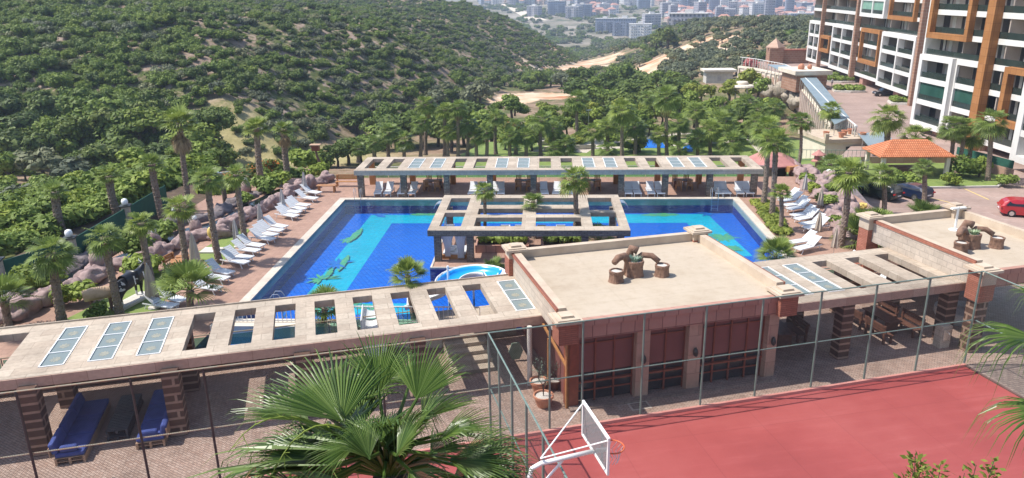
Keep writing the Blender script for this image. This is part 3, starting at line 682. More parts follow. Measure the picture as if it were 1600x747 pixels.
for q in (u0-0.22, u1+0.121):
    b = MB(); b.box(q, q+0.099, v0+0.5, v1-0.1, zt+0.262, zt+0.40); b.build('brick_edge', M['redbrick'], cf)
for uu, vv in ((u0+0.05, v0+0.1), (u1-0.05, v0+0.1), (u0+0.05, v1-0.1), (u1-0.05, v1-0.1)):
    b = MB(); b.box(uu-0.42, uu+0.42, vv-0.42, vv+0.42, zt-0.85, zt+0.08); b.build('brick_corner', M['redbrick'], cf)
for uu, vv in ((u0+0.05, v0+0.1), (u1-0.05, v0+0.1), (u0+0.05, v1-0.1), (u1-0.05, v1-0.1)): capstone(cf, uu, vv, zt+0.45, 1.0) if vv > 30 else capstone(cf, uu, vv, zt+0.0855, 1.05)
# front: piers, blinds with dark mullions, dark lower panels, sill rails
piers = [9.35, 12.45, 14.85, 18.62]
for k, u in enumerate(piers):
    p = MB(); w = 0.30 if k in (1, 2) else 0.24
    p.box(u-w, u+w, v0+0.08, v0+0.62, TZ, zt-0.842)
    q = p.build('pier', M['pier'] if k else M['redwood'], cf)
    if k in (1, 2, 3):
        l = MB(); l.blob((u, v0-0.02, 1.05), (0.11, 0.12, 0.19), 0.05); l.bar((u, v0+0.07, 1.2), (u, v0-0.04, 1.28), 0.04, 0.04); l.build('wall_lamp', M['darksteel'], q)
spans = [(9.6, 12.14), (12.76, 14.54), (15.16, 18.37)]
for (a, c) in spans:
    zb = TZ
    w = MB(); w.box(a, c, v0+0.50, v0+0.56, 0.55, zt-0.95); bl = w.build('blind', M['maroon'], cf)
    w = MB(); n = 2 if c-a < 2 else 3 if c-a < 3 else 4
    for k in range(n+1):
        x = a+(c-a)*k/n; w.box(x-0.035, x+0.035, v0+0.42, v0+0.49, zb, zt-0.95)
    w.box(a, c, v0+0.43, v0+0.48, zt-1.32, zt-1.26)
    w.build('mullions', M['darksteel' if False else 'redwood'], cf).name = 'window_frame'
    w = MB(); w.box(a, c, v0+0.36, v0+0.499, 0.12, 0.20); w.box(a, c, v0+0.40, v0+0.46, -0.28, -0.23); w.build('sill_rail', M['redwood'], cf)
    w = MB(); w.box(a+0.02, c-0.02, v0+0.52, v0+0.55, zb+0.05, 0.53); w.build('lower_glass', M['winglass'], cf)
w = MB(); w.box(u0+0.2, u1-0.2, v0-0.25, v0+0.08, TZ, TZ+0.09); w.build('plinth_step', M['pave2'], cf)
# awning struts of the open west side
w = MB(); w.bar((8.75, 29.6, 2.2), (9.1, 26.62, 1.1), 0.09, 0.09); w.bar((9.12, 26.6, TZ), (9.12, 26.6, 2.3), 0.14, 0.14); w.bar((8.8, 28.2, TZ), (8.8, 28.2, 1.7), 0.09, 0.09)
w.build('timber_frame', M['wood'], cf)
w = MB(); w.tube([(8.15, 28.9, TZ), (8.15, 28.9, 2.05)], 0.11, 12); w.build('round_column', M['concrete'], cf)
def log_planter(u, v, z, label, ws=1.0):
    t = empty('log_planter', UVP(u, v, z), TH, label, 'planter')
    def log(cx, cy, r, h, sd):
        s = MB(); n = 22; prof = [(r*1.08, 0), (r*0.98, h*0.2), (r*0.94, h*0.6), (r*1.02, h*0.93), (r*1.0, h), (r*0.8, h), (r*0.78, h-0.08), (0.01, h-0.08)]
        vs = []; fs = []
        for j, (rr, zz) in enumerate(prof):
            for k in range(n):
                a = 2*math.pi*k/n; f = 1+0.05*math.sin(k*5.0+sd)+0.03*math.sin(k*9+j)
                vs.append((cx+rr*f*math.cos(a), cy+rr*f*math.sin(a), zz))
        for j in range(len(prof)-1):
            for k in range(n): fs.append((j*n+k, j*n+(k+1) % n, (j+1)*n+(k+1) % n, (j+1)*n+k))
        s.add(vs, fs); o = s.build('log', M['barkclay'], t)
        c = MB(); c.lathe([(r*0.77, h-0.075), (r*0.77, h-0.05), (0.01, h-0.04)], n, (cx, cy, 0)); c.build('gravel_fill', M['concrete'], o)
        return o
    big = log(0.15, 0.35, 0.42, 0.75, 1)
    log(-0.95, -0.15, 0.33, 0.55, 2); log(1.35, -0.05, 0.33, 0.55, 3)
    b = MB(); b.tube([(-1.0, 0.02, 0.86), (-0.72, 0.25, 0.98), (-0.35, 0.42, 0.98), (-0.1, 0.5, 0.66), (-0.1, 0.55, 0.0)], [0.14, 0.17, 0.17, 0.19, 0.22], 10); b.build('branch', M['barkclay'], t, smooth=True)
    b = MB(); b.tube([(0.35, 0.6, 0.6), (0.65, 0.62, 0.86), (1.05, 0.45, 0.84), (1.3, 0.18, 0.62)], [0.2, 0.15, 0.14, 0.13], 10); b.build('branch', M['barkclay'], t, smooth=True)
    b = MB(); b.tube([(0.1, 0.75, 0.1), (0.1, 0.95, 0.75), (0.2, 0.85, 1.15), (0.45, 0.7, 1.05)], [0.24, 0.2, 0.19, 0.2], 10); b.build('branch', M['barkclay'], t, smooth=True)
    pl = MB(); rn = random.Random(5)
    for k in range(70):
        a = rn.random()*6.28; d = Vector((math.cos(a), math.sin(a), 0)); r = rn.random()*0.25; L = 0.14+0.12*rn.random()
        c = Vector((0.15, 0.35, 0.72))+d*r; s = Vector((-d.y, d.x, 0))*0.045; tip = c+d*L*0.8+Vector((0, 0, L))
        pl.add([c-s, c+s, tip], [(0, 1, 2)])
    pl.build('succulents', M['greyleaf'], t)
    return t
log_planter(13.55, 30.2, 3.2, 'cluster of bark-patterned log planters with arching branches on the roof above the maroon blinds')
# ---- second flat-roofed building on the right
c2 = empty('roof_building', (0, 0, 0), TH, 'right-hand flat-roofed building with pale side panels and a floodlight mast on its roof', 'building')
a0, a1, b0, b1 = 29.3, 35.4, 26.3, 34.2
b = MB(); b.box(a0, a1, b0, b1, zt-0.25, zt); b.build('roof', M['roofpaint'], c2)
b = MB(); b.box(a0+0.02, a1, b0, b0+0.2, zt-0.85, zt-0.252); b.box(a0+0.02, a1, b0-0.05, b0+0.2, zt-0.249, zt+0.02); b.build('panel_band', M['pinkpanel'], c2)
b = MB(); b.box(a0-0.02, a0+0.3, b0+0.45, b1-0.45, zt+0.002, zt+0.42); b.box(a0+0.3, a1, b1-0.3, b1+0.05, zt+0.002, zt+0.42); b.box(a1-0.3, a1, b0, b1-0.3, zt+0.002, zt+0.42); b.build('parapet', M['parapet'], c2)
b = MB(); b.box(a0-0.10, a0-0.021, b0+0.45, b1-0.45, zt+0.24, zt+0.41); b.build('brick_edge', M['redbrick'], c2)
b = MB(); b.box(a0-0.06, a0-0.022, b0+0.45, b1-0.45, zt-0.85, zt+0.238); b.build('side_cladding', M['bandstone'], c2)
b = MB(); b.box(a0-0.35, a0+0.42, b1-0.55, b1+0.2, TZ, zt+0.08); b.box(a0-0.42, a0+0.42, b0-0.35, b0+0.44, zt-1.35, zt+0.08); b.build('brick_corner', M['redbrick'], c2)
capstone(c2, a0+0.03, b1-0.17, zt+0.45); capstone(c2, a0, b0+0.05, zt+0.09, 1.05); capstone(c2, 35.0, b1-0.15, zt+0.5, 1.0); 
b = MB(); b.box(a0-0.30, a0+0.33, b0-0.25, b0+0.35, TZ, zt-1.352); b.box(a1-0.6, a1, b0, b0+0.6, TZ, zt-0.26); b.build('pillar', M['pillar'], c2)
b = MB(); b.box(a0+1.0, a1, b1-1.6, b1-0.4, TZ, zt-0.26); b.build('back_wall', M['pier'], c2)
log_planter(31.35, 29.0, 3.2, 'cluster of bark-patterned log planters with arching branches on the right-hand roof beside the floodlight mast')
fm = empty('floodlight_mast', UVP(33.0, 31.9, 3.2), TH, 'small white T-shaped floodlight mast standing on the right-hand roof', 'floodlight')
b = MB(); b.lathe([(0.3, 0), (0.3, 0.03), (0.05, 0.035)], 14); b.tube([(0, 0, 0.03), (0, 0, 1.30)], 0.06, 10); b.build('mast', M['whitepaint'], fm)
for s in (-1, 1):
    b = MB(); b.box(min(0.065*s, 0.45*s), max(0.065*s, 0.45*s), -0.09, 0.09, 1.20, 1.27); b.build('lamp_head', M['whitepaint'], fm)
# ---- back pergola
pb_ = empty('pergola', (0, 0, 0), 0, 'long travertine pergola over white loungers along the far edge of the pool', 'pergola')
mb = MB(); X0, X1, Y0, Y1, Z1 = -15.25, 17.1, 58.75, 63.8, 2.28
n = 18; pitch = (X1-X0-0.5)/n; holes = []
pat = 'OOSSOOSSOOSSOOSSOO'
for k in range(n):
    c = X0+0.25+pitch*(k+0.5); holes.append((c-0.48, c+0.48, Y0+0.75, Y1-0.75))
frame_grid(mb, X0, X1, Y0, Y1, Z1-0.30, Z1, holes); mb.build('roof_slab', M['travertine'], pb_)
fb = MB(); fb.box(X0, X1, Y0-0.05, Y0-0.002, Z1-0.40, Z1-0.01); fb.build('front_fascia', M['bandstone'], pb_)
for k, ch in enumerate(pat):
    if ch == 'S': skylight(pb_, holes[k][0], holes[k][1], holes[k][2]+0.01, holes[k][3]-0.01, Z1, 3, False)
for k in range(10):
    x = -14.85+k*3.49
    for y in (59.15, 63.35):
        p = MB(); p.cbox((x, y, (Z1-0.3)/2), (0.46, 0.46, Z1-0.3)); p.build('pillar', M['rubble'] if y < 60 else M['wood'], pb_)
rw = empty('glass_railing', (0, 0, 0), 0, 'clear glass railing behind the far pergola, overlooking the lower garden', 'railing')
for k in range(20):
    g = MB(); g.box(-15.6+k*1.75, -13.95+k*1.75, 65.40, 65.42, 0.08, 1.0); g.build('glass_panel', M['glassgreen'], rw)
p = MB(); p.tube([(-15.7, 65.41, 1.05), (19.4, 65.41, 1.05)], 0.03, 6)
for k in range(21): p.tube([(-15.65+k*1.75, 65.41, 0), (-15.65+k*1.75, 65.41, 1.05)], 0.022, 6)
p.build('handrail', M['steel'], rw)
# ---- island pergola
pi_ = empty('pergola', (0, 0, 0), 0, 'open travertine pergola on the island in the middle of the pool', 'pergola')
mb = MB(); z0, z1 = 1.82, 2.10
ZX = [-7.1, -6.5, -5.15, -4.35, -1.42, -0.55, 2.3, 2.95, 4.6, 5.15]
rowsY = [43.55, 44.4, 46.25, 46.95, 48.3, 49.2, 50.95, 51.8]
mb.box(ZX[0], ZX[9], rowsY[0], rowsY[1], z0, z1); mb.box(ZX[0], ZX[9], rowsY[6], rowsY[7], z0, z1)
mb.box(ZX[0], ZX[1], rowsY[1], rowsY[6], z0, z1); mb.box(ZX[8], ZX[9], rowsY[1], rowsY[6], z0, z1)
mb.box(ZX[2], ZX[3], rowsY[1], rowsY[6], z0, z1); mb.box(ZX[6], ZX[7], rowsY[1], rowsY[6], z0, z1)
mb.box(ZX[3], ZX[6], rowsY[2], rowsY[3], z0, z1); mb.box(ZX[3], ZX[6], rowsY[4], rowsY[5], z0, z1)
for a, c in ((rowsY[1], rowsY[2]), (rowsY[3], rowsY[4]), (rowsY[5], rowsY[6])): mb.box(ZX[4], ZX[5], a, c, z0, z1)
mb.box(ZX[1], ZX[2], 47.35, 47.95, z0, z1); mb.box(ZX[7], ZX[8], 47.35, 47.95, z0, z1)
mb.build('roof_grid', M['travertine'], pi_)
fb = MB(); fb.box(ZX[0], ZX[9], rowsY[0]-0.05, rowsY[0]-0.002, z0-0.08, z1-0.01); fb.build('front_fascia', M['greypillar'], pi_)
for x, y in ((-6.55, 43.9), (-4.55, 43.9), (2.45, 43.9), (4.6, 43.9), (-6.5, 49.6), (-4.6, 49.6), (2.45, 49.6), (4.6, 49.6)):
    p = MB(); p.cbox((x, y, z0/2+0.01), (0.42, 0.42, z0-0.02)); p.build('pillar', M['greypillar'], pi_)
cu = empty('daybed', (-5.6, 43.9, 0.02), 0, 'curtained daybed with white cushions at the near corner of the pool island', 'daybed')
def drape(pts_top, zt_, zb_, gather, seed):
    mb = MB(); n = 26; L = []; B = []; rows = 8; vs = []; fs = []
    a, b = Vector(pts_top[0]), Vector(pts_top[1]); s = (b-a).normalized(); nrm = Vector((-s.y, s.x, 0))
    for j in range(rows+1):
        t = j/rows; z = lerp(zt_, zb_, t); k = 1-(1-gather)*math.sin(min(1, t*1.25)*math.pi/2)
        for i in range(n+1):
            q = i/n; m_ = 0.5+(q-0.5)*k; p = a.lerp(b, m_); p = p+nrm*(0.06*math.sin(q*38+seed)*(0.5+t))
            vs.append((p.x, p.y, z))
    for j in range(rows):
        for i in range(n): fs.append((j*(n+1)+i, (j+1)*(n+1)+i, (j+1)*(n+1)+i+1, j*(n+1)+i+1))
    mb.add(vs, fs); return mb
drape([(-0.85, 0.1, 0), (0.1, 0.1, 0)], 1.78, 0.25, 0.35, 0).build('curtain', M['curtain'], cu, smooth=True)
drape([(0.0, 0.2, 0), (0.85, 0.2, 0)], 1.78, 0.1, 0.5, 2).build('curtain', M['curtain'], cu, smooth=True)
drape([(-0.8, 1.9, 0), (-0.1, 1.9, 0)], 1.78, 0.1, 0.4, 3).build('curtain', M['curtain'], cu, smooth=True)
b = MB(); b.box(-0.75, 0.75, 0.3, 1.8, 0, 0.26); b.build('base', M['wood'], cu)
b = MB(); b.box(-0.72, 0.72, 0.33, 1.77, 0.262, 0.42); b.build('mattress', M['white'], cu, bevel=0.05)
for k in range(3):
    b = MB(); b.box(-0.55+k*0.02, 0.0+k*0.02, 0.4+k*0.3, 0.66+k*0.3, 0.425, 0.55+0.03*k); b.build('cushion', M['white'], cu, bevel=0.05)
# planters with hedges on the island
M['hedge'] = M['leaflight']
pool_items_start = True
# ---- court fence (turned grid)
m, nt_, bs, out = mk('chain_link')
co = coords(nt_, 'wall'); sp = N(nt_, 'ShaderNodeSeparateXYZ'); nt_.links.new(co, sp.inputs[0])
def _w(op):
    a = N(nt_, 'ShaderNodeMath', operation=op); nt_.links.new(sp.outputs[0], a.inputs[0]); nt_.links.new(sp.outputs[1], a.inputs[1])
    b = N(nt_, 'ShaderNodeMath', operation='MULTIPLY'); nt_.links.new(a.outputs[0], b.inputs[0]); b.inputs[1].default_value = 14.0
    c = N(nt_, 'ShaderNodeMath', operation='FRACT'); nt_.links.new(b.outputs[0], c.inputs[0])
    d = N(nt_, 'ShaderNodeMath', operation='LESS_THAN'); nt_.links.new(c.outputs[0], d.inputs[0]); d.inputs[1].default_value = 0.10; return d.outputs[0]
mxx = N(nt_, 'ShaderNodeMath', operation='MAXIMUM'); nt_.links.new(_w('ADD'), mxx.inputs[0]); nt_.links.new(_w('SUBTRACT'), mxx.inputs[1])
tr = N(nt_, 'ShaderNodeBsdfTransparent'); mx = N(nt_, 'ShaderNodeMixShader'); nt_.links.new(mxx.outputs[0], mx.inputs[0]); nt_.links.new(tr.outputs[0], mx.inputs[1]); nt_.links.new(bs.outputs[0], mx.inputs[2])
bs.inputs['Base Color'].default_value = (0.06, 0.085, 0.08, 1); bs.inputs['Roughness'].default_value = 0.6
nt_.links.new(mx.outputs[0], out.inputs['Surface']); M['mesh'] = m
FT = 3.8
def fence(p0, p1, posts, label, rail=M['greensteel'], post=M['greensteel'], midz=1.35):
    p0 = Vector(p0); p1 = Vector(p1); L = (p1-p0).length; t = (p1-p0).normalized(); a = math.atan2(t.y, t.x)
    f = empty('court_fence', (p0.x, p0.y, TZ+0.1), a, label, 'fence')
    h = FT-TZ-0.1
    for x in posts:
        b = MB(); b.tube([(x, 0, 0), (x, 0, h)], 0.045, 8); b.build('post', post, f)
    b = MB(); b.tube([(0, 0, h), (L, 0, h)], 0.032, 6); b.build('top_rail', rail, f)
    b = MB(); b.tube([(0, 0.03, midz-TZ), (L, 0.03, midz-TZ)], 0.028, 6); b.build('middle_rail', rail, f)
    b = MB(); b.add([(0, 0.01, 0.02), (L, 0.01, 0.02), (L, 0.01, h), (0, 0.01, h)], [(0, 1, 2, 3)]); b.build('mesh_panel', M['mesh'], f)
    return f
def uvpt(u, v): return UVP(u, v, 0)
U0 = -19.0
fence(uvpt(U0, 25.15), uvpt(5.5, 25.15), [u-U0 for u in (-16.3, -13.1, -10.2, -6.8, -4.5, -1.5, 1.5)], 'far court fence run in front of the shaded sofas, weathered rail and dark posts', M['rustrail'], M['darksteel'])
fence(uvpt(5.5, 25.15), uvpt(28.0, 25.15), [0, 2.4, 3.75, 6.3, 9.0, 11.55, 14.3, 17.0, 19.7, 22.4], 'tall green steel mesh fence run between the red court and the maroon blinds')
fence(uvpt(5.5, 25.12), uvpt(5.5, 8.0), [1.6, 3.4, 5.2, 7.0, 9.0, 12, 15], 'mesh fence run coming towards the camera behind the basketball hoop')
fence(uvpt(28.0, 25.12), uvpt(28.0, 8.0), [3.2, 6.6, 10], 'mesh fence run along the right edge of the red court')
# ============================================================ DRIVEWAY, APARTMENTS, ARCADE
def slabpoly(name, pts, z0, z1, m, kind='structure'):
    mb = MB(); mb.prism([(p[0], p[1]) for p in pts], z0, z1); o = mb.build(name, m); tag(o, kind=kind); return o
slabpoly('driveway', [(24.9, 38), (90, 38), (90, 225), (60.5, 225), (58.6, 208.7), (56.4, 178), (45.0, 122), (41.6, 103.5), (37.2, 96), (30, 90), (30, 78), (24.9, 72)], -9.6, RZ, M['drive'])
M['bwhite'] = mat('white_facade_render', (0.66, 0.64, 0.61), (0.74, 0.72, 0.69), 0.4, 0.75)
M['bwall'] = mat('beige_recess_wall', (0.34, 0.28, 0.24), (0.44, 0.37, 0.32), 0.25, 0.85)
M['borange'] = bricks('ochre_facade_panel', (0.36, 0.155, 0.05), (0.42, 0.19, 0.07), (0.24, 0.10, 0.04), 0.9, 1.0, 0.02, axis='wall', dirt=0.12, off=0)
M['btan'] = bricks('brown_facade_tile', (0.33, 0.17, 0.11), (0.40, 0.22, 0.15), (0.42, 0.30, 0.22), 1.0, 0.55, 0.05, axis='wall', dirt=0.15, off=0.5)
M['railglass'] = mat('dark_green_rail_glass', (0.022, 0.034, 0.030), (0.036, 0.050, 0.044), 0.5, 0.12, spec=0.6)
M['greenpane'] = mat('pale_green_glazing', (0.16, 0.33, 0.25), (0.24, 0.42, 0.33), 0.5, 0.15)
M['darkpane'] = mat('dark_green_glazing', (0.02, 0.07, 0.055), (0.035, 0.10, 0.08), 0.5, 0.1)
M['curt1'] = mat('pale_curtain', (0.50, 0.47, 0.42), (0.62, 0.59, 0.54), 0.8, 0.9)
M['curt2'] = mat('dark_door_opening', (0.02, 0.02, 0.022), (0.05, 0.045, 0.045), 0.6, 0.3)
apt = empty('apartment_building', (60, 110, RZ), 0, 'long white apartment block with orange-brown frames and deep balconies above the car park', 'building')
_off = Vector((-60, -110, -RZ))
FC = {'window': 0, 'partition': 0}
REST = []; CURT = []; PART = []; AC = []; CLU = []
class Facade:
    def __init__(f, A, B, z0, pitch, n):
        f.A = Vector((A.x, A.y, 0)); f.t = Vector((B.x-A.x, B.y-A.y, 0)).normalized(); f.n = Vector((f.t.y, -f.t.x, 0))
        if f.n.dot(-f.A) < 0: f.n = -f.n
        f.lv = [z0+pitch*k for k in range(n)]; f.M = Matrix.Translation(_off+f.A) @ Matrix((f.t, f.n, Vector((0, 0, 1)))).transposed().to_4x4()
    def s(f, px, py, off=0.0):
        d = ROT @ _ray(px, py); P = f.A+f.n*off; k = f.n.dot(P-Vector((CAM.x, CAM.y, 0)))/f.n.dot(Vector((d.x, d.y, 0))); p = Vector((CAM.x, CAM.y, 0))+Vector((d.x, d.y, 0))*k
        return (p-P).dot(f.t)
    def box(f, mb, s0, s1, o0, o1, z0, z1): mb.box(s0, s1, o0, o1, z0, z1, f.M); return mb
    def part(f, name, m, boxes, parent=apt):
        mb = MB()
        for b in boxes: f.box(mb, *b)
        return mb.build(name, m, parent)
    def body(f, s0, s1, depth=14, top=23.0, bays=None, seed=1):
        rn = random.Random(seed); R2 = -1.9
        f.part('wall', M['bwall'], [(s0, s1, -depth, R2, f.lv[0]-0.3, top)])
        f.part('undercroft_wall', M['pier'], [(s0+2, s1-2, -depth+1, -5.0, RZ-0.2, f.lv[0]-0.302)])
        for k, z in enumerate(f.lv):
            f.part('balcony_band', M['bwhite'], [(s0, s1, R2+0.001, 0.0, z-0.36, z+0.34)])
            f.part('balcony_railing', M['railglass'], [(s0+0.1, s1-0.1, -0.12, -0.06, z+0.342, z+1.15)])
        L = s1-s0; nb = max(1, int(L/4.2))
        for k, z in enumerate(f.lv):
            if z > 17: continue
            gl = []; cu = []; pt = []
            for b in range(nb):
                a = s0+L*b/nb; w = L/nb
                gl.append((a+w*0.12, a+w*0.45, R2+0.001, R2+0.06, z+0.36, z+2.6)); 
                if rn.random() < 0.8: cu.append((a+w*0.30, a+w*0.42, R2+0.061, R2+0.085, z+0.4, z+2.5))
                if rn.random() < 0.7: cu.append((a+w*0.62, a+w*0.80, R2+0.001, R2+0.07, z+0.4, z+2.5))
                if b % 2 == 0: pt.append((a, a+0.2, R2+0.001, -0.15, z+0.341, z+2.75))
            for g in gl:
                if FC['window'] < 100 and -16 < s0 + 20:
                    o = f.part('window', M['curt2'], [g]); FC['window'] += 1
                else: REST.append((f, g))
            for g in cu: CURT.append((f, g))
            for g in pt: PART.append((f, g))
            if rn.random() < 0.85:
                q = s0+L*rn.random()*0.9; AC.append((f, (q, q+0.8, R2+0.003, R2+0.32, z+0.36+1.9*(rn.random() < .4), z+0.92+1.9*(0)+0.0) if False else (f, (q, q+0.8, R2+0.003, R2+0.34, z+0.37, z+0.93))[1]))
            if rn.random() < 0.5:
                q = s0+L*rn.random()*0.85; CLU.append((f, (q, q+rn.uniform(0.5, 1.1), -0.9, -0.5, z+0.35, z+rn.uniform(0.7, 1.1))))
    def wframe(f, s0, s1, z0, z1, o1=1.2, mull=None, m='bwhite', w=0.75, name='white_frame', glaze=None, sides=True):
        bs_ = [(s0, s1, 0.001, o1, z0-0.40, z0+0.36), (s0, s1, 0.001, o1, z1-0.36, z1+0.40), (s0, s0+w, 0.001, o1, z0+0.361, z1-0.361), (s1-w, s1, 0.001, o1, z0+0.361, z1-0.361)]
        for q in (mull or []): bs_.append((q-w*0.35, q+w*0.35, 0.001, o1, z0+0.361, z1-0.361))
        for z in f.lv:
            if z0+0.5 < z < z1-0.5 and m == 'bwhite': bs_.append((s0+w+0.01, s1-w-0.01, 0.002, o1-0.06, z-0.36, z+0.34))
        o = f.part(name, M[m], bs_)
        if m == 'bwhite':
            f.part('frame_railing', M['railglass'], [(s0+w, s1-w, o1-0.25, o1-0.2, z+0.35, z+1.1) for z in f.lv if z0-0.2 < z < z1-0.5], o)
        if glaze:
            f.part('glazing', M[glaze[0]], [(s0+w, s1-w, o1-0.35, o1-0.3, z+0.35, z+2.75) for z in f.lv if glaze[1] < z < glaze[2]], o)
        return o
P2 = G(1430, 166, RZ); P2.z = 0
P1 = P2+Vector((2.4, 35, 0)).normalized()*36
F1 = Facade(P1, P2, -2.95, 3.15, 8)
F1.body(-17.5, 36, seed=1)
F1.wframe(-16.2, 0.0, F1.lv[0], F1.lv[3], 0.9, [-8.5])
F1.wframe(3.9, 15.3, F1.lv[1], F1.lv[3], 0.7, None, 'borange', 0.6, 'orange_frame')
F1.wframe(2.6, 17.0, F1.lv[4], F1.lv[7], 1.0, [10], glaze=('greenpane', 8, 13.5))
F1.wframe(18.2, 35.0, F1.lv[0], F1.lv[3], 1.2, [26.8])
F1.wframe(18.4, 31.2, F1.lv[4], F1.lv[6], 0.7, None, 'borange', 0.6, 'orange_frame')
F1.wframe(-16.5, -1.0, F1.lv[5], F1.lv[7], 0.7, None, 'borange', 0.6, 'orange_frame')
for s in (0.4, 35.4): F1.part('brown_pilaster', M['btan'], [(s-0.55, s+0.55, 0.002, 1.0, RZ, 23)])
# far end, turned towards the hillside
PF = P1-F1.t*17.5; F0 = Facade(PF+Vector((0.6, 16, 0)), PF, -2.95, 3.15, 8); 
F0.body(-2, 16.0, seed=3); F0.wframe(-1.9, 7.5, F0.lv[0], F0.lv[3], 0.8, [3]); F0.wframe(8.3, 15.4, F0.lv[1], F0.lv[2], 0.8, None, 'borange', 0.6, 'orange_frame')
F0.part('brown_pilaster', M['btan'], [(7.6, 8.2, 0.002, 0.9, RZ, 23)])
# near block, stepped forward
A2 = G(1431, 189, -3.7); B2 = G(1476, 203, -3.7); A2.z = B2.z = 0
F2 = Facade(A2, B2, -3.7, 3.13, 9)
sp1 = F2.s(1540, 140); or0, or1 = F2.s(1457, 45), F2.s(1522, 45); or3 = F2.s(1573, 150)
E0 = F2.s(1573, 265, 3.0)
F2.body(-0.5, E0+26, seed=2)
F2.part('return_wall', M['bwhite'], [(-0.5, -0.1, -13, 0.3, -4, 23)])
m1 = F2.s(1486, 150)
F2.wframe(0, m1+0.5, F2.lv[0], F2.lv[3], 0.9, None, w=0.8, glaze=('darkpane', -2, 1.0))
F2.wframe(m1+0.52, sp1-0.8, F2.lv[0], F2.lv[3], 0.35, None, w=0.3, glaze=('darkpane', -2, 1.0))
F2.wframe(or0, or1, F2.lv[4], F2.lv[7], 0.8, None, 'borange', 0.75, 'orange_frame')
F2.part('orange_pilaster', M['borange'], [(sp1-0.75, sp1+0.75, 0.002, 1.1, RZ, 14.0)])
F2.wframe(or3, or3+9, F2.lv[1], F2.lv[3], 0.9, None, 'borange', 0.8, 'orange_frame')
F2.wframe(E0, E0+14, F2.lv[0]+0.2, F2.lv[3]+1.0, 3.0, [E0+7], w=1.0)
F2.part('brown_pier', M['pinkpanel'], [(m1-3.5, m1-0.5, -3, -0.3, RZ, F2.lv[0]-0.4), (sp1-1, sp1+1, -3, 0, RZ, F2.lv[0]-0.4), (E0+1.5, E0+4.5, -1, 1.5, RZ, F2.lv[0]-0.3)])
F1.part('brown_pier', M['pinkpanel'], [(4, 6, -3, -0.3, RZ, F1.lv[0]-0.4), (18, 20, -3, -0.3, RZ, F1.lv[0]-0.4), (24, 26.5, -3, -0.3, RZ, F1.lv[0]-0.4), (33.5, 35, -3, -0.3, RZ, F1.lv[0]-0.4)])
def spread(lst, name, m, cap=95):
    lst = sorted(lst, key=lambda q: 0 if q[0] is F2 else 1)
    for f, g in lst[:cap]: f.part(name, m, [g])
    if lst[cap:]:
        mb = MB()
        for f, g in lst[cap:]: f.box(mb, *g)
        o = mb.build(name+'s_further', m, apt); o['kind'] = 'stuff'
mb = MB()
for f, g in REST: f.box(mb, *g)
if REST: o = mb.build('further_windows', M['curt2'], apt); o['kind'] = 'stuff'
spread(CURT, 'curtain', M['curt1']); spread(PART, 'partition', M['bwall']); spread(AC, 'air_conditioner', M['whitepaint']); spread(CLU, 'balcony_furniture', M['wood'])
# ---- arcade wall between the driveway and the lower garden
AW = [Vector((42.0, 104.6, 0)), Vector((45.0, 122, 0)), Vector((51.0, 150, 0)), Vector((56.8, 178, 0)), Vector((57.6, 190, 0)), Vector((54.5, 205, 0)), Vector((52.0, 210, 0))]
ar = empty('arcade_wall', (AW[0].x, AW[0].y, GZ), 0, 'long beige retaining wall with tall arched niches and a row of slim columns beside the driveway', 'wall')
_o = Vector((-AW[0].x, -AW[0].y, -GZ))
w = MB(); cl = MB(); ni = MB(); rl = MB()
for a, b in zip(AW[:-1], AW[1:]):
    t = (b-a).normalized(); n_ = Vector((-t.y, t.x, 0)); L = (b-a).length
    Mx = Matrix.Translation(_o+a) @ Matrix((t, n_, Vector((0, 0, 1)))).transposed().to_4x4()
    w.box(0, L+0.2, -0.7, 0.0, GZ-1, RZ+0.25, Mx); w.box(0, L+0.2, 0.001, 0.18, RZ-0.25, RZ+0.1, Mx)
    k = 0.8
    while k < L-1:
        ni.box(k, k+1.3, 0.002, 0.03, GZ, RZ-1.0, Mx); w.box(k+1.6, k+2.0, 0.001, 0.35, GZ, RZ-0.26, Mx)
        k += 2.6
    k = 0.4
    while k < L:
        cl.tube([Mx @ Vector((k, -0.35, RZ+0.25)), Mx @ Vector((k, -0.35, RZ+2.5))], 0.09, 6); k += 1.45
    rl.box(0, L, -0.42, -0.28, RZ+2.5, RZ+2.62, Mx)
w.build('wall', M['cream'], ar); ni.build('arched_niches', M['pier'], ar); c = cl.build('colonnade', M['concrete'], ar); rl.build('top_beam', M['whitepaint'], ar)
M['paleb'] = mat('pale_artificial_rock', (0.26, 0.22, 0.17), (0.44, 0.38, 0.30), 0.8, 0.9, 0.8, c3=(0.34, 0.29, 0.22), bdist=0.3, detail=8)
cs = empty('cascade_rocks', (52.2, 178, GZ), 0, 'heap of pale artificial rocks and arches against the far end of the arcade wall', 'rockwork')
for k in range(9):
    b = MB(); b.blob((rnd.uniform(-1.5, 2.2), -k*3.4+12+rnd.uniform(-1, 1), 0.6+rnd.random()*1.6), (1.2+rnd.random(), 1.5+rnd.random(), 1.0+rnd.random()), 0.5, 1.2, k); b.build('boulder', M['paleb'], cs, smooth=True)
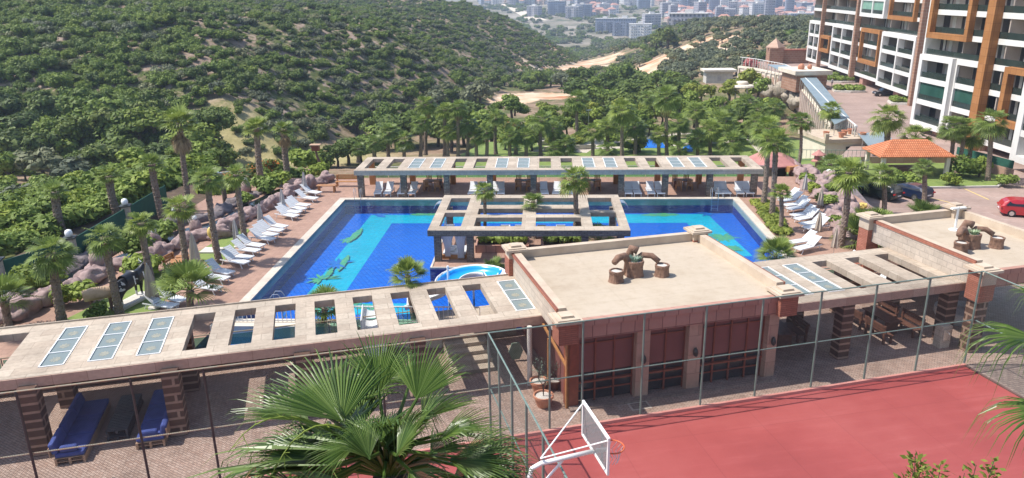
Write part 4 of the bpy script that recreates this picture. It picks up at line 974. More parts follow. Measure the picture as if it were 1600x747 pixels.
# canopies
def canopy(pts, z, label):
    c = empty('canopy_roof', (pts[0][0], pts[0][1], z), 0, label, 'canopy')
    mb = MB(); mb.prism([(p[0]-pts[0][0], p[1]-pts[0][1]) for p in pts], 0, 0.12); mb.build('sheet_roof', M['canopyblue'], c)
    mb = MB(); pl = [Vector((p[0]-pts[0][0], p[1]-pts[0][1], 0)) for p in pts]
    for i in range(len(pl)):
        a, b = pl[i], pl[(i+1) % len(pl)]
        n = max(1, int((b-a).length/4))
        for k in range(n): p = a.lerp(b, k/n)*0.985; mb.tube([(p.x, p.y, RZ-z), (p.x, p.y, 0)], 0.06, 6)
    mb.build('posts', M['steel'], c).name = 'post_row'
canopy([(52.4, 160.3), (56.6, 163.6), (44.0, 111.4), (39.9, 105.7)][::-1], -2.55, 'long blue-grey sloping canopy strip beside the wide driveway')
canopy([(54.0, 190), (58.1, 188), (56.4, 166), (52.2, 165)][::-1], -2.6, 'short blue-grey canopy beyond the flat kiosk, by the far slim columns')
canopy([(42.9, 105.0), (47.4, 106.5), (44.4, 96.6), (40.2, 93.2)][::-1], -4.0+0.3, 'small slanted blue-grey canopy just behind the red-tiled gazebo')
k_ = empty('kiosk', (55, 166, RZ), 0.08, 'small brown kiosk with a white flat roof between the two far canopies', 'kiosk')
b = MB(); b.box(-3.2, 3.2, -4, 4, -0.5, 2.9); b.build('wall', M['btan'], k_)
b = MB(); b.box(-3.9, 3.9, -4.8, 4.8, 3.1, 3.9); b.box(-3.3, 3.3, -4.1, 4.1, 2.9, 3.1); b.build('roof', M['cream'], k_)
b = MB(); b.blob((-1.2, -1, 4.4), 0.7, 0.2); b.blob((0.6, -1, 4.4), 0.5, 0.2); b.build('roof_pots', M['terracotta'], k_)
g_ = empty('gate_building', (70, 219, RZ), 0, 'reddish brown gate wall with two small pyramid roofs at the far end of the driveway', 'gate')
b = MB(); b.box(-7, 22, -1, 1, 0, 3.4); b.box(-8, -4.2, -1.8, 1.8, 0, 4.2); b.box(3.0, 6.8, -1.8, 1.8, 0, 4.2); b.build('wall', M['btan'], g_)
b = MB(); b.box(-7.3, 22, -1.3, 1.3, 3.402, 3.8); b.build('cornice', M['redbrick'], g_)
for x in (-6.1, 4.9):
    b = MB(); b.lathe([(2.7, 4.202), (2.7, 4.4), (0.25, 6.6), (0.05, 7.0)], 4, (x, 0, 0)); o = b.build('pyramid_roof', M['pier'], g_)
# roof terrace with pots
r_ = empty('stair_pavilion', (41.0, 106.5, GZ), 0.16, 'beige stair pavilion with terracotta pots and a parasol on its flat roof, beside the arcade', 'pavilion')
b = MB(); b.box(-3.6, 2.8, -3.0, 4.0, 0, 4.0); b.build('wall', M['cream'], r_)
b = MB(); b.box(-3.9, 3.1, -3.3, 4.3, 4.0, 4.5); b.box(-3.9, -3.4, -3.4, -2.9, 4.5, 5.3); b.box(2.6, 3.1, -3.4, -2.9, 4.5, 5.3); b.build('roof', M['parapet'], r_)
b = MB(); b.box(-0.6, 2.4, -3.06, -3.002, 0.6, 3.4); b.build('opening', M['curt2'], r_)
for i, (x, y) in enumerate(((-2.4, -1.5), (-0.6, -2.2), (0.4, -0.6), (1.6, 0.4), (2.2, -2.4))):
    p = empty('flower_pot', (41.0+x, 106.5+y, GZ+4.5), 0, f'terracotta pot, {ORD[i]} from the left among those on the stair pavilion roof', 'pot', 'pots on the stair pavilion roof')
    b = MB(); b.lathe([(0.28, 0), (0.4, 0.6), (0.45, 0.62), (0.45, 0.72), (0.38, 0.72), (0.36, 0.6), (0.01, 0.6)], 12); b.build('pot', M['terracotta'], p)
# ---- near car park garden: curb, lawn, gazebo, walls
lawnpts = [(33.5, 80.3), (48.2, 81.0), (51.5, 84.5), (49.5, 92.2), (37.5, 92.0), (33.0, 86)]
slabpoly('garden_lawn', lawnpts, RZ-0.1, RZ+0.16, M['lawn'])
kb = MB()
def curbline(mb, pts, z, w=0.22, h=0.22):
    for a, b in zip(pts[:-1], pts[1:]): mb.bar(Vector((a[0], a[1], z+h/2)), Vector((b[0], b[1], z+h/2)), w, h)
curbline(kb, [(33.3, 80.1), (48.4, 80.8), (51.8, 84.4)], RZ+0.0)
o = kb.build('kerb', M['concrete']); tag(o, kind='structure')
gw = empty('garden_wall', (50.5, 86, RZ), 0, 'low beige garden wall with a green mesh fence, below the near balconies', 'wall')
b = MB(); b.bar((1.5, -1.4, 0.55), (-0.6, 6.6, 0.55), 0.35, 1.1); b.bar((-0.8, 6.7, 0.45), (-12.8, 6.4, 0.45), 0.3, 0.9); b.build('wall', M['pier'], gw)
b = MB(); b.bar((1.45, -1.4, 1.6), (-0.65, 6.6, 1.6), 0.05, 0.9); b.build('green_fence', M['greenmesh'], gw)
bays = MB()
for (a, c) in (((1425, 302), (1490, 318)), ((1505, 294), (1545, 312)), ((1595, 291), (1600, 293)), ((1350, 322), (1365, 330))):
    p, q = G(*a, RZ), G(*c, RZ); t = (q-p).normalized(); s = Vector((-t.y, t.x, 0))*0.07; z = RZ+0.006
    bays.add([(p-s).to_tuple()[:2]+(z,), (q-s).to_tuple()[:2]+(z,), (q+s).to_tuple()[:2]+(z,), (p+s).to_tuple()[:2]+(z,)], [(0, 1, 2, 3)])
o = bays.build('parking_lines', M['linepaint']); tag(o, kind='structure')
gz = empty('gazebo', (41.2, 86.6, RZ+0.16), 0.0, 'open gazebo with a red clay-tiled hipped roof beside the car park', 'gazebo')
b = MB(); hx, hy = 4.1, 2.6; e0, e1 = 2.55, 4.0
b.add([(-hx, -hy, e0), (hx, -hy, e0), (hx, hy, e0), (-hx, hy, e0), (-hx+2.2, 0, e1), (hx-2.2, 0, e1)], [(0, 1, 5, 4), (1, 2, 5), (2, 3, 4, 5), (3, 0, 4)])
b.add([(-hx, -hy, e0-0.12), (hx, -hy, e0-0.12), (hx, hy, e0-0.12), (-hx, hy, e0-0.12), (-hx, -hy, e0-0.003), (hx, -hy, e0-0.003), (hx, hy, e0-0.003), (-hx, hy, e0-0.003)], [(3, 2, 1, 0), (0, 1, 5, 4), (1, 2, 6, 5), (2, 3, 7, 6), (3, 0, 4, 7)])
b.build('tiled_roof', M['rooftile'], gz)
for x in (-3.5, 3.5):
    for y in (-2.1, 2.1):
        b = MB(); b.cbox((x, y, 1.2), (0.4, 0.4, 2.4)); b.build('post', M['cream'], gz)
b = MB(); b.box(-1.8, 1.8, -0.9, 0.9, 0.0, 0.85); b.build('bar_counter', M['darkwood'], gz)
# ---- side terrace between the pool deck and the driveway (lawn, kiosk, lantern, railing)
slabpoly('side_terrace', [(19.3, 65.7), (24.65, 65.7), (24.65, 61), (26.8, 66), (29.3, 71), (32.5, 78), (22, 77), (16, 72), (16, 65.7)], -9.6, -1.0, M['lawn'])
fr = empty('green_railing', (24, 77, -1.0), 0, 'dark green railing between the lantern garden and the stair pavilion', 'railing')
b = MB()
for k in range(26): b.tube([(-1.6+k*0.4, -0.2-k*0.03, 0), (-1.6+k*0.4, -0.2-k*0.03, 1.1)], 0.018, 4)
b.tube([(-1.7, -0.2, 1.1), (8.5, -0.95, 1.1)], 0.03, 5); b.tube([(-1.7, -0.2, 0.1), (8.5, -0.95, 0.1)], 0.03, 5); b.build('bars', M['greensteel'], fr)
hk = empty('hexagonal_kiosk', (20.6, 68.8, -1.0), 0.2, 'small kiosk with a faded pink hexagonal roof beside the right end of the far pergola', 'kiosk')
b = MB(); b.lathe([(1.7, 0), (1.7, 1.75)], 6); b.build('wall', M['rock'], hk)
b = MB(); b.lathe([(2.5, 1.5), (2.5, 1.62), (1.2, 2.35), (0.05, 2.6)], 6); b.build('roof', M['pinkroof'], hk)
b = MB(); b.box(-0.5, 0.7, -1.60, -1.53, 0, 1.5); b.build('doorway', M['curt2'], hk)
ln = empty('stone_lantern', G(1275, 277, -1.0), 0, 'dark red pagoda lantern on a column, between the pink rocks and the stair pavilion', 'lantern')
b = MB(); b.lathe([(0.45, 0), (0.45, 0.5), (0.28, 0.6), (0.2, 1.4), (0.3, 1.5)], 8); b.build('column', M['pinkroof'], ln)
b = MB(); b.lathe([(0.62, 1.5), (0.62, 1.58), (0.35, 1.7), (0.35, 2.0), (0.01, 2.05)], 6); b.lathe([(0.66, 2.1), (0.64, 2.15), (0.25, 2.4), (0.03, 2.6)], 6); b.build('cap', M['pinkroof'], ln)
# ---- lower garden
slabpoly('garden_ground', [(-16, 66), (19, 66), (41.5, 104.5), (45, 122), (40, 130), (-10, 126), (-18, 100)], GZ-0.6, GZ-0.1, M['lawn'])
pa = MB()
def path(mb, pix, w, z=GZ-0.09):
    P = [G(x, y, z) for x, y in pix]; L = []; Rr = []
    for i, p in enumerate(P):
        t = (P[min(i+1, len(P)-1)]-P[max(i-1, 0)]); t.z = 0; t.normalize(); s = Vector((-t.y, t.x, 0))*w/2
        L.append(tuple(p+s)); Rr.append(tuple(p-s))
    mb.ribbon(Rr, L)
path(pa, [(830, 236), (890, 233), (1010, 229), (1130, 222), (1200, 214)], 1.6, GZ-0.095)
path(pa, [(930, 226), (1060, 209), (1200, 206)], 1.4, GZ-0.09); path(pa, [(905, 238), (930, 222), (950, 208)], 2.4, GZ-0.085)
path(pa, [(850, 219), (930, 214), (1010, 211)], 1.5, GZ-0.08); path(pa, [(1170, 200), (1185, 225), (1200, 240)], 2.6, GZ-0.075)
o = pa.build('garden_path', M['coping']); tag(o, kind='structure')
for pix, nm in (([(1006, 231), (1010, 217), (1034, 219), (1040, 231)], 'garden_pool'), ([(1062, 237), (1072, 226), (1084, 227), (1082, 237)], 'garden_pool')):
    mb = MB(); P = [G(x, y, GZ-0.06) for x, y in pix]; mb.add([tuple(p) for p in P], [(3, 2, 1, 0)] if (P[1]-P[0]).cross(P[2]-P[1]).z < 0 else [(0, 1, 2, 3)])
    o = mb.build(nm, M['tile']); tag(o, kind='structure')
for i, (a, c) in enumerate((((840, 226), (905, 223)), ((850, 235), (930, 231)))):
    t = empty('stepped_bench_wall', G(*a, GZ), 0, ('upper' if i == 0 else 'lower')+' pale stone step wall beside the lower garden lawn', 'wall')
    q = G(*c, GZ)-G(*a, GZ); b = MB(); b.bar((0, 0, 0.3), (q.x, q.y, 0.3), 0.6, 0.6); b.build('stone', M['coping'], t)
pv = empty('pavilion', G(1121, 129, GZ), 0, 'small pale pavilion with a flat cream roof among the trees beyond the lower garden', 'pavilion')
b = MB(); b.box(-3.4, 3.4, -2, 2, 0, 3.0); b.build('wall', M['concrete'], pv)
b = MB(); b.box(-4.2, 4.2, -2.8, 2.8, 3.0, 3.5); b.build('roof', M['cream'], pv)
b = MB(); b.box(-0.5, 0.5, -2.06, -2.002, 0.6, 2.0); b.build('door', M['greycloth'], pv)
mt = empty('mushroom_tower', G(1157, 162, GZ), 0, 'round cream mushroom-shaped water shade on slim legs near the arcade wall', 'water play tower')
b = MB(); b.lathe([(2.5, 3.5), (2.6, 3.7), (2.4, 4.0), (1.3, 4.15), (1.3, 4.5), (1.1, 4.75), (0.1, 4.8)], 20); b.build('cap', M['cream'], mt, smooth=False)
for a in range(4):
    b = MB(); x, y = 1.6*math.cos(a*1.57+0.5), 1.6*math.sin(a*1.57+0.5); b.tube([(x*1.1, y*1.1, 0), (x, y, 3.5)], 0.12, 6); b.build('leg', M['steel'], mt)
# ============================================================ VEGETATION
def cloud_mesh(name, lobes, n, size, m, seed=0, core=0.62, flat=0.0, elong=1.0):
    """leaf clumps spread through the volume of several lobes, with gaps between"""
    rg = np.random.default_rng(seed); vs = []; fs = []
    w = np.array([l[3]*l[4]*l[5] for l in lobes])**0.66; w = w/w.sum()
    V = []; 
    for li, l in enumerate(lobes):
        k = max(6, int(n*w[li])); c = np.array(l[:3]); r = np.array(l[3:6])
        d = rg.normal(size=(k, 3)); d /= np.linalg.norm(d, axis=1)[:, None]
        d[:, 2] = np.where(d[:, 2] < -0.35, -d[:, 2], d[:, 2])
        rad = 0.62+0.42*rg.random(k)**0.6
        p = c+d*r*rad[:, None]
        nrm = d/r; nrm /= np.linalg.norm(nrm, axis=1)[:, None]; nrm += rg.normal(size=(k, 3))*0.45; nrm[:, 2] += 0.25; nrm /= np.linalg.norm(nrm, axis=1)[:, None]
        a = np.cross(nrm, rg.normal(size=(k, 3))); a /= np.linalg.norm(a, axis=1)[:, None]; b = np.cross(nrm, a)
        s = size*(0.6+0.8*rg.random(k))[:, None]
        q = [p-a*s*elong-b*s*0.5, p+a*s*0.15-b*s*0.85, p+a*s*elong+b*s*0.35+nrm*s*0.25, p-a*s*0.1+b*s*0.9]
        V.append(np.stack(q, 1).reshape(-1, 3))
    V = np.concatenate(V); nq = len(V)//4
    vs = V.tolist(); fs = (np.arange(nq*4).reshape(-1, 4)).tolist()
    mb = MB(); mb.add(vs, [tuple(f) for f in fs])
    if core:
        for i, l in enumerate(lobes): mb.blob(l[:3], (l[3]*core, l[4]*core, l[5]*core), 0.35, 1.5, seed+i, 8, 5)
    return mb.mesh(name, m)
def lobes_round(h, r, nl, seed, zc=0.62, spread=0.55, lr=0.5):
    rn = random.Random(seed); L = [(0, 0, h*zc, r*0.62, r*0.62, h*0.30)]
    for i in range(nl):
        a = 6.283*i/nl+rn.random(); d = r*spread*(0.7+0.5*rn.random()); z = h*(zc+rn.uniform(-0.18, 0.2)); q = r*lr*rn.uniform(0.7, 1.15)
        L.append((d*math.cos(a), d*math.sin(a), z, q, q, q*rn.uniform(0.65, 0.95)))
    return L
PROT = bpy.data.collections.new('prototypes_unlinked')
def proto_tree(name, h, r, nl, n, size, m, seed, zc=0.62, spread=0.55, lr=0.5, core=0.62, trunk=True, elong=1.0, tm='trunktree', limbs=4):
    L = lobes_round(h, r, nl, seed, zc, spread, lr); cm = cloud_mesh(name+'_crown', L, n, size, M[m], seed, core, elong=elong)
    tmesh = None
    if trunk:
        mb = MB(); rn = random.Random(seed+5); tr = h*0.035+0.05
        mb.tube([(0, 0, -0.3), (0.03*h, 0.01*h, h*0.25), (-0.01*h, 0.02*h, h*(zc-0.1)), (0, 0, h*zc+0.1*h)], [tr*1.3, tr, tr*0.7, tr*0.3], 7)
        for l in L[1:1+limbs]: mb.tube([(0.01*h, 0.01*h, h*(zc-0.25)), (l[0]*0.5, l[1]*0.5, (h*(zc-0.2)+l[2])/2), (l[0]*0.9, l[1]*0.9, l[2])], [tr*0.6, tr*0.4, tr*0.15], 5)
        tmesh = mb.mesh(name+'_trunk', M[tm])
    return (name, cm, tmesh)
def plant(pr, loc, s=1.0, rz=None, label=None, cat='tree', group=None, name=None):
    nm, cm, tm = pr
    rz = rnd.random()*6.28 if rz is None else rz
    sc = s if hasattr(s, '__len__') else (s, s, s)
    if tm is None:
        o = bpy.data.objects.new(name or nm, cm); COL.objects.link(o); o.location = loc; o.rotation_euler = (0, 0, rz); o.scale = sc; return tag(o, label, cat, group)
    e = empty(name or nm, loc, rz, label, cat, group); e.scale = sc
    for q, me_ in (('crown', cm), ('trunk', tm)):
        c = bpy.data.objects.new(q, me_); COL.objects.link(c); c.parent = e
    return e
SH = [proto_tree('shrub', h_, r_, 8, 480, 0.165, m, 10+i, 0.42, 0.62, q_, 0.66, trunk=False) for i, (m, h_, r_, q_) in enumerate((('leafdark', 2.6, 2.0, 0.6), ('leafmid', 3.0, 1.9, 0.5), ('leafgrey', 2.3, 2.2, 0.55), ('leafmid', 2.2, 2.3, 0.5), ('leafgrey', 2.9, 1.7, 0.5), ('leafdark', 2.0, 2.4, 0.55)))]
# ---------------------------------------------------------------- hillside scrub
rg = np.random.default_rng(3)
gx, gy = np.meshgrid(np.arange(-300, 70, 2.35), np.arange(70, 640, 2.35)); gx = gx.ravel()+rg.uniform(-1.4, 1.4, gx.size); gy = gy.ravel()+rg.uniform(-1.4, 1.4, gy.size)
fd = foot_dist(gx, gy); gz = height(gx, gy)
R3 = np.array([[ROT[i][j] for j in range(3)] for i in range(3)])
def projn(X, Y, Z):
    P = np.stack([X-CAM.x, Y-CAM.y, Z-CAM.z], 1) @ R3; return CX+F_*P[:, 0]/-P[:, 2], CY-F_*P[:, 1]/-P[:, 2]
px, py = projn(gx, gy, gz+1)
nz = 0.5+0.5*np.sin(gx*0.11+np.sin(gy*0.07)*2)*np.cos(gy*0.09+1)+0.25*np.sin(gx*0.35+gy*0.27)
leftness = np.clip((420-px)/220, 0, 1)
streak = np.sin((gx*0.8+gy*0.35)*0.16+np.sin(gy*0.05)*1.5)
keep = (fd > 1) & (px > -520) & (px < 960) & (py > -110) & (rg.random(gx.size) < np.clip(0.62+0.28*nz+0.38*leftness-0.10*(streak > 0.75), 0.2, 0.98))
gx, gy, gz, fd, px, leftness = gx[keep], gy[keep], gz[keep], fd[keep], px[keep], leftness[keep]
ssz = (0.36+0.70*rg.random(gx.size)**2.2)*(1+0.28*leftness); kind = np.where(rg.random(gx.size) < 0.30+0.4*leftness, rg.choice([1, 3], gx.size), rg.choice([0, 2, 4, 5], gx.size))
dist = np.hypot(gx, gy); order = np.argsort(dist/ssz)
vis_ = (px[order] > -10); near = order[vis_][:300]; far_ = np.setdiff1d(order, near)
DESC = ['dark green scrub bush on the bare hillside', 'fresh green scrub bush on the hillside', 'grey green scrub bush on the hillside', 'fresh green scrub bush on the hillside', 'grey green scrub bush on the hillside', 'dark green scrub bush on the bare hillside']
for i in near:
    plant(SH[int(kind[i])], (gx[i], gy[i], gz[i]-0.25), (ssz[i],)*3, rg.random()*6.28, DESC[int(kind[i])]+' at the foot of the slope', 'bush', 'scrub bushes on the hillside', 'shrub')
def scatter(name, protos, pts, scales, kinds, label=None):
    """one object: many copies of a few meshes, placed by geometry nodes"""
    src = []
    for i, pr in enumerate(protos):
        ob = bpy.data.objects.new(name+'_source', pr[1]); src.append(ob)
    me_ = bpy.data.meshes.new(name); me_.from_pydata(pts, [], [])
    a = me_.attributes.new('sc', 'FLOAT', 'POINT'); a.data.foreach_set('value', np.array(scales, dtype=np.float32))
    a = me_.attributes.new('kd', 'INT', 'POINT'); a.data.foreach_set('value', np.array(kinds, dtype=np.int32))
    a = me_.attributes.new('rz', 'FLOAT', 'POINT'); a.data.foreach_set('value', np.random.default_rng(9).random(len(pts)).astype(np.float32)*6.283)
    ob = bpy.data.objects.new(name, me_); COL.objects.link(ob)
    g = bpy.data.node_groups.new(name+'_scatter', 'GeometryNodeTree')
    g.interface.new_socket('Geometry', in_out='INPUT', socket_type='NodeSocketGeometry'); g.interface.new_socket('Geometry', in_out='OUTPUT', socket_type='NodeSocketGeometry')
    gi = g.nodes.new('NodeGroupInput'); go = g.nodes.new('NodeGroupOutput'); ip = g.nodes.new('GeometryNodeInstanceOnPoints')
    jn = g.nodes.new('GeometryNodeJoinGeometry')
    infos = []
    for s in src:
        oi = g.nodes.new('GeometryNodeObjectInfo'); oi.inputs['Object'].default_value = s; oi.inputs['As Instance'].default_value = True; infos.append(oi)
    for oi in reversed(infos): g.links.new(oi.outputs['Geometry'], jn.inputs[0])
    def att(nm, ty):
        n = g.nodes.new('GeometryNodeInputNamedAttribute'); n.data_type = ty; n.inputs['Name'].default_value = nm; return n.outputs['Attribute']
    g.links.new(gi.outputs[0], ip.inputs['Points']); g.links.new(jn.outputs[0], ip.inputs['Instance']); ip.inputs['Pick Instance'].default_value = True
    g.links.new(att('kd', 'INT'), ip.inputs['Instance Index']); g.links.new(att('sc', 'FLOAT'), ip.inputs['Scale'])
    cx_ = g.nodes.new('ShaderNodeCombineXYZ'); g.links.new(att('rz', 'FLOAT'), cx_.inputs[2]); g.links.new(cx_.outputs[0], ip.inputs['Rotation'])
    g.links.new(ip.outputs[0], go.inputs[0])
    md = ob.modifiers.new('scatter', 'NODES'); md.node_group = g
    tag(ob, label, None, None, 'stuff'); return ob
pts = np.stack([gx[far_], gy[far_], gz[far_]-0.25], 1).tolist()
scatter('hillside_scrub', SH, pts, ssz[far_], kind[far_], 'dense scrub covering the hillside')
# ---------------------------------------------------------------- trees
TR = {
 'pine': [proto_tree('pine_tree', 8, 3.3, 9, 1100, 0.30, 'leafpine', 40+i, 0.60, 0.62, 0.42, 0.55, elong=1.5) for i in range(3)],
 'dark': [proto_tree('dark_tree', 7, 3.2, 8, 1000, 0.28, 'leafdark', 50+i, 0.58, 0.6, 0.5, 0.6) for i in range(3)],
 'mid': [proto_tree('leafy_tree', 6, 2.8, 8, 900, 0.26, 'leafmid', 60+i, 0.58, 0.6, 0.5, 0.6) for i in range(2)],
 'light': [proto_tree('light_green_tree', 4.5, 2.0, 7, 700, 0.22, 'leaflight', 70+i, 0.58, 0.6, 0.5, 0.55) for i in range(2)],
 'olive': [proto_tree('olive_tree', 5, 2.6, 7, 520, 0.27, 'leafgrey', 80+i, 0.62, 0.6, 0.5, 0.6, elong=1.4) for i in range(3)],
 'yellow': [proto_tree('yellow_green_tree', 4.5, 1.8, 6, 700, 0.20, 'leafyellow', 90+i, 0.55, 0.5, 0.55, 0.6) for i in range(2)],
 'flower': [proto_tree('flowering_tree', 4.0, 1.9, 6, 500, 0.18, 'flower', 95, 0.6, 0.55, 0.55, 0.5)],
 'pinkflower': [proto_tree('flowering_tree', 3.6, 1.6, 6, 450, 0.16, 'pinkflower', 96, 0.6, 0.55, 0.55, 0.5)],
 'bush': [proto_tree('leafy_bush', 1.9, 1.3, 5, 480, 0.16, 'leaflight', 97+i, 0.45, 0.5, 0.6, 0.65, trunk=False) for i in range(2)],
 'reed': [proto_tree('tall_bush', 3.2, 1.5, 6, 620, 0.20, 'leaflight', 104+i, 0.5, 0.5, 0.55, 0.6, trunk=False, elong=1.8) for i in range(2)],
 'dkbush': [proto_tree('leafy_bush', 2.4, 1.7, 6, 620, 0.17, 'leafmid', 100+i, 0.45, 0.5, 0.6, 0.6, trunk=False) for i in range(2)],
}
def stand(kindname, bx, by, size_px, z=None, zoff=-0.2, label='', group=None, cat='tree', name=None):
    """stand a plant where the photo shows its foot; size_px = how tall it looks"""
    zz = z
    p = G(bx, by, -9 if z is None else z)
    if z is None:
        for _ in range(14): zz = hz(p.x, p.y); q = G(bx, by, zz); p = p.lerp(q, 0.6)
    depth = (ROT.transposed() @ (p-CAM)).z*-1
    H = size_px/F_*depth
    pr = rnd.choice(TR[kindname]); base = {'pine': 8, 'dark': 7, 'mid': 6, 'light': 4.5, 'olive': 5, 'yellow': 4.5, 'flower': 4, 'pinkflower': 3.6, 'bush': 1.9, 'reed': 3.2, 'dkbush': 2.4}[kindname]
    s = H/base
    return plant(pr, (p.x, p.y, zz+zoff), (s*rnd.uniform(0.9, 1.15), s*rnd.uniform(0.9, 1.15), s*rnd.uniform(0.92, 1.05)), None, label, cat, group, name)
# big dark trees of the left valley
i = 0
rows = [(150, 245), (172, 262), (196, 278), (226, 290), (256, 300)]
for r, (ya, yb) in enumerate(rows):
    for x in range(-20, 345, 42):
        bx = x+rnd.uniform(-14, 14)+(r % 2)*20; by = ya+62+rnd.uniform(-8, 8)
        if by > 268 and bx < 150: continue
        k = rnd.choice(['pine', 'dark', 'pine', 'mid'])
        stand(k, bx, by, rnd.uniform(60, 84), None, label=('dark pine' if k == 'pine' else 'dark broadleaf tree' if k == 'dark' else 'mid green tree')+f' in row {r+1} of the dense left-hand valley wood', group='trees of the left-hand valley wood'); i += 1
for bx, by, h, k in ((20, 292, 60, 'light'), (70, 288, 58, 'olive'), (120, 300, 60, 'olive'), (165, 305, 55, 'light'), (30, 325, 46, 'olive'), (85, 322, 50, 'light'), (205, 310, 55, 'olive'), (240, 312, 44, 'light'), (290, 300, 60, 'dark'), (262, 292, 62, 'pine'), (325, 285, 50, 'mid'), (355, 262, 40, 'mid'), (5, 258, 50, 'light'), (50, 262, 48, 'olive'), (330, 250, 44, 'dark')):
    stand(k, bx, by, h, None, label=f'pale {k} shrub tree' .replace('light', 'light green').replace('dark', 'dense')+f' beyond the green screen fence, {ORD[i % 30]} of its thicket', group='shrubby trees beyond the screen fence'); i += 1
def yfence(x): return 455-0.335*x if x < 118 else 415-0.64*(x-118) if x < 210 else 356-0.20*(x-210)
# vine hedge and bushes right behind the screen fence (left)
j = 0
for bx, by, h, k in [(x, 415-x*0.42+rnd.uniform(-6, 6), rnd.uniform(48, 62), 'reed') for x in range(-10, 330, 22)]+[(x, 372-x*0.30+rnd.uniform(-8, 8), rnd.uniform(44, 60), 'reed') for x in range(0, 320, 26)]+[(x, 340-x*0.2, 46, 'dkbush') for x in range(10, 280, 34)]:
    by = min(by, yfence(bx)-40)
    stand(k, bx, by, h, -1.2, label='tall light green leafy bush in the hedge right behind the green screen fence' if k == 'reed' else 'dark leafy bush behind the light green hedge', group='hedge bushes behind the screen fence', cat='bush'); j += 1
for bx, by, h, k in ((330, 310, 44, 'reed'), (352, 318, 44, 'reed'), (382, 305, 40, 'reed'), (420, 292, 44, 'dkbush'), (360, 296, 36, 'flower'), (392, 285, 34, 'flower'), (425, 275, 34, 'flower'), (470, 268, 40, 'reed'), (505, 262, 36, 'dkbush'), (528, 262, 44, 'dark'), (545, 258, 52, 'dark'), (565, 256, 50, 'mid'), (588, 252, 50, 'mid'), (445, 285, 30, 'bush'), (462, 280, 26, 'bush'), (485, 262, 28, 'bush')):
    stand(k, bx, by, h, -1.0 if k in ('reed', 'bush', 'flower') else None, label={'flower': 'orange-flowering bush', 'reed': 'light green bush', 'bush': 'small round bush', 'dkbush': 'dark leafy bush', 'dark': 'dense dark tree', 'mid': 'mid green tree'}[k]+f' behind the rock edging left of the far pergola, at the {ORD[j % 30]} spot', group='bushes behind the rock edging', cat='bush'); j += 1
# belt of trees behind the lower garden and palms
belt = []
for x in range(600, 830, 21): belt.append((x, 232+rnd.uniform(-6, 6), rnd.uniform(46, 66), rnd.choice(['mid', 'mid', 'dark', 'light'])))
for x in range(560, 840, 24): belt.append((x, 212+rnd.uniform(-6, 6), rnd.uniform(40, 56), rnd.choice(['mid', 'dark', 'dark'])))
for x in range(800, 1000, 19): belt.append((x, 205+rnd.uniform(-8, 8), rnd.uniform(50, 70), rnd.choice(['dark', 'mid', 'dark'])))
for x in range(830, 1075, 20): belt.append((x, 176+rnd.uniform(-6, 6), rnd.uniform(46, 62), rnd.choice(['dark', 'mid', 'dark', 'pine'])))
for x in range(905, 1080, 20): belt.append((x, 148+rnd.uniform(-6, 6), rnd.uniform(34, 48), rnd.choice(['dark', 'pine', 'mid'])))
for x in range(770, 930, 18): belt.append((x, 150+rnd.uniform(-4, 4) if x > 880 else 138+rnd.uniform(-3, 3), rnd.uniform(20, 30), rnd.choice(['mid', 'olive', 'pine'])))
for x in range(640, 800, 22): belt.append((x, 168+rnd.uniform(-12, 12), rnd.uniform(26, 40), rnd.choice(['mid', 'dark', 'olive'])))
belt = [b_ for b_ in belt if not (765 < b_[0] < 900 and b_[1]-b_[2]*1.05 < 168 and b_[1] > 138)]
for n_, (bx, by, h, k) in enumerate(belt):
    stand(k, bx, by, h, None, label={'dark': 'dense dark tree', 'mid': 'mid green leafy tree', 'light': 'light green tree', 'pine': 'dark pine', 'olive': 'grey green tree'}[k]+' in the belt of trees beyond the lower garden', group='trees in the belt beyond the lower garden')
gard = [(1075, 160, 36, 'yellow'), (1095, 158, 30, 'yellow'), (1110, 156, 26, 'yellow'), (1138, 162, 44, 'yellow'), (1170, 150, 48, 'yellow'), (1185, 158, 40, 'light'), (1060, 185, 40, 'light'), (1085, 196, 44, 'mid'), (1110, 200, 40, 'light'), (1140, 200, 38, 'mid'), (1172, 205, 44, 'mid'), (1200, 208, 40, 'light'), (1120, 180, 34, 'light'), (1040, 196, 34, 'light'), (1010, 182, 34, 'yellow'), (990, 205, 40, 'mid'), (1050, 214, 30, 'mid'), (1100, 224, 34, 'dkbush'), (1150, 222, 30, 'dkbush'), (1000, 236, 30, 'yellow'), (800, 218, 30, 'flower'), (1175, 118, 30, 'pinkflower'), (1195, 116, 22, 'pinkflower'), (960, 225, 30, 'dkbush'), (870, 215, 34, 'mid'), (880, 236, 30, 'light'), (930, 196, 32, 'light'), (1215, 235, 36, 'light')]
for n_, (bx, by, h, k) in enumerate(gard):
    stand(k, bx, by, h, GZ, label={'yellow': 'bright yellow green shrub tree', 'light': 'light green tree', 'mid': 'mid green tree', 'dkbush': 'dark bush', 'flower': 'orange-flowering tree', 'pinkflower': 'pink-flowering tree'}[k]+f' in the lower garden, {ORD[n_]} from its pool', group='garden trees of the lower garden')
rf = random.Random(31)
for n_ in range(95):
    bx = rf.uniform(770, 1210); by = rf.uniform(172, 236)
    if 1000 < bx < 1045 and by > 212: continue
    k = rf.choice(['light', 'mid', 'dkbush', 'light', 'yellow', 'bush', 'mid', 'light']); h = {'bush': 14, 'dkbush': 20}.get(k, rf.uniform(22, 36))
    stand(k, bx, by, h, GZ, label={'light': 'light green garden shrub', 'mid': 'mid green garden shrub', 'dkbush': 'rounded dark shrub', 'yellow': 'yellow green garden shrub', 'bush': 'small bright bush', 'flower': 'orange-flowering shrub'}[k]+' filling the lower garden between the palms', group='shrubs filling the lower garden', cat='shrub')
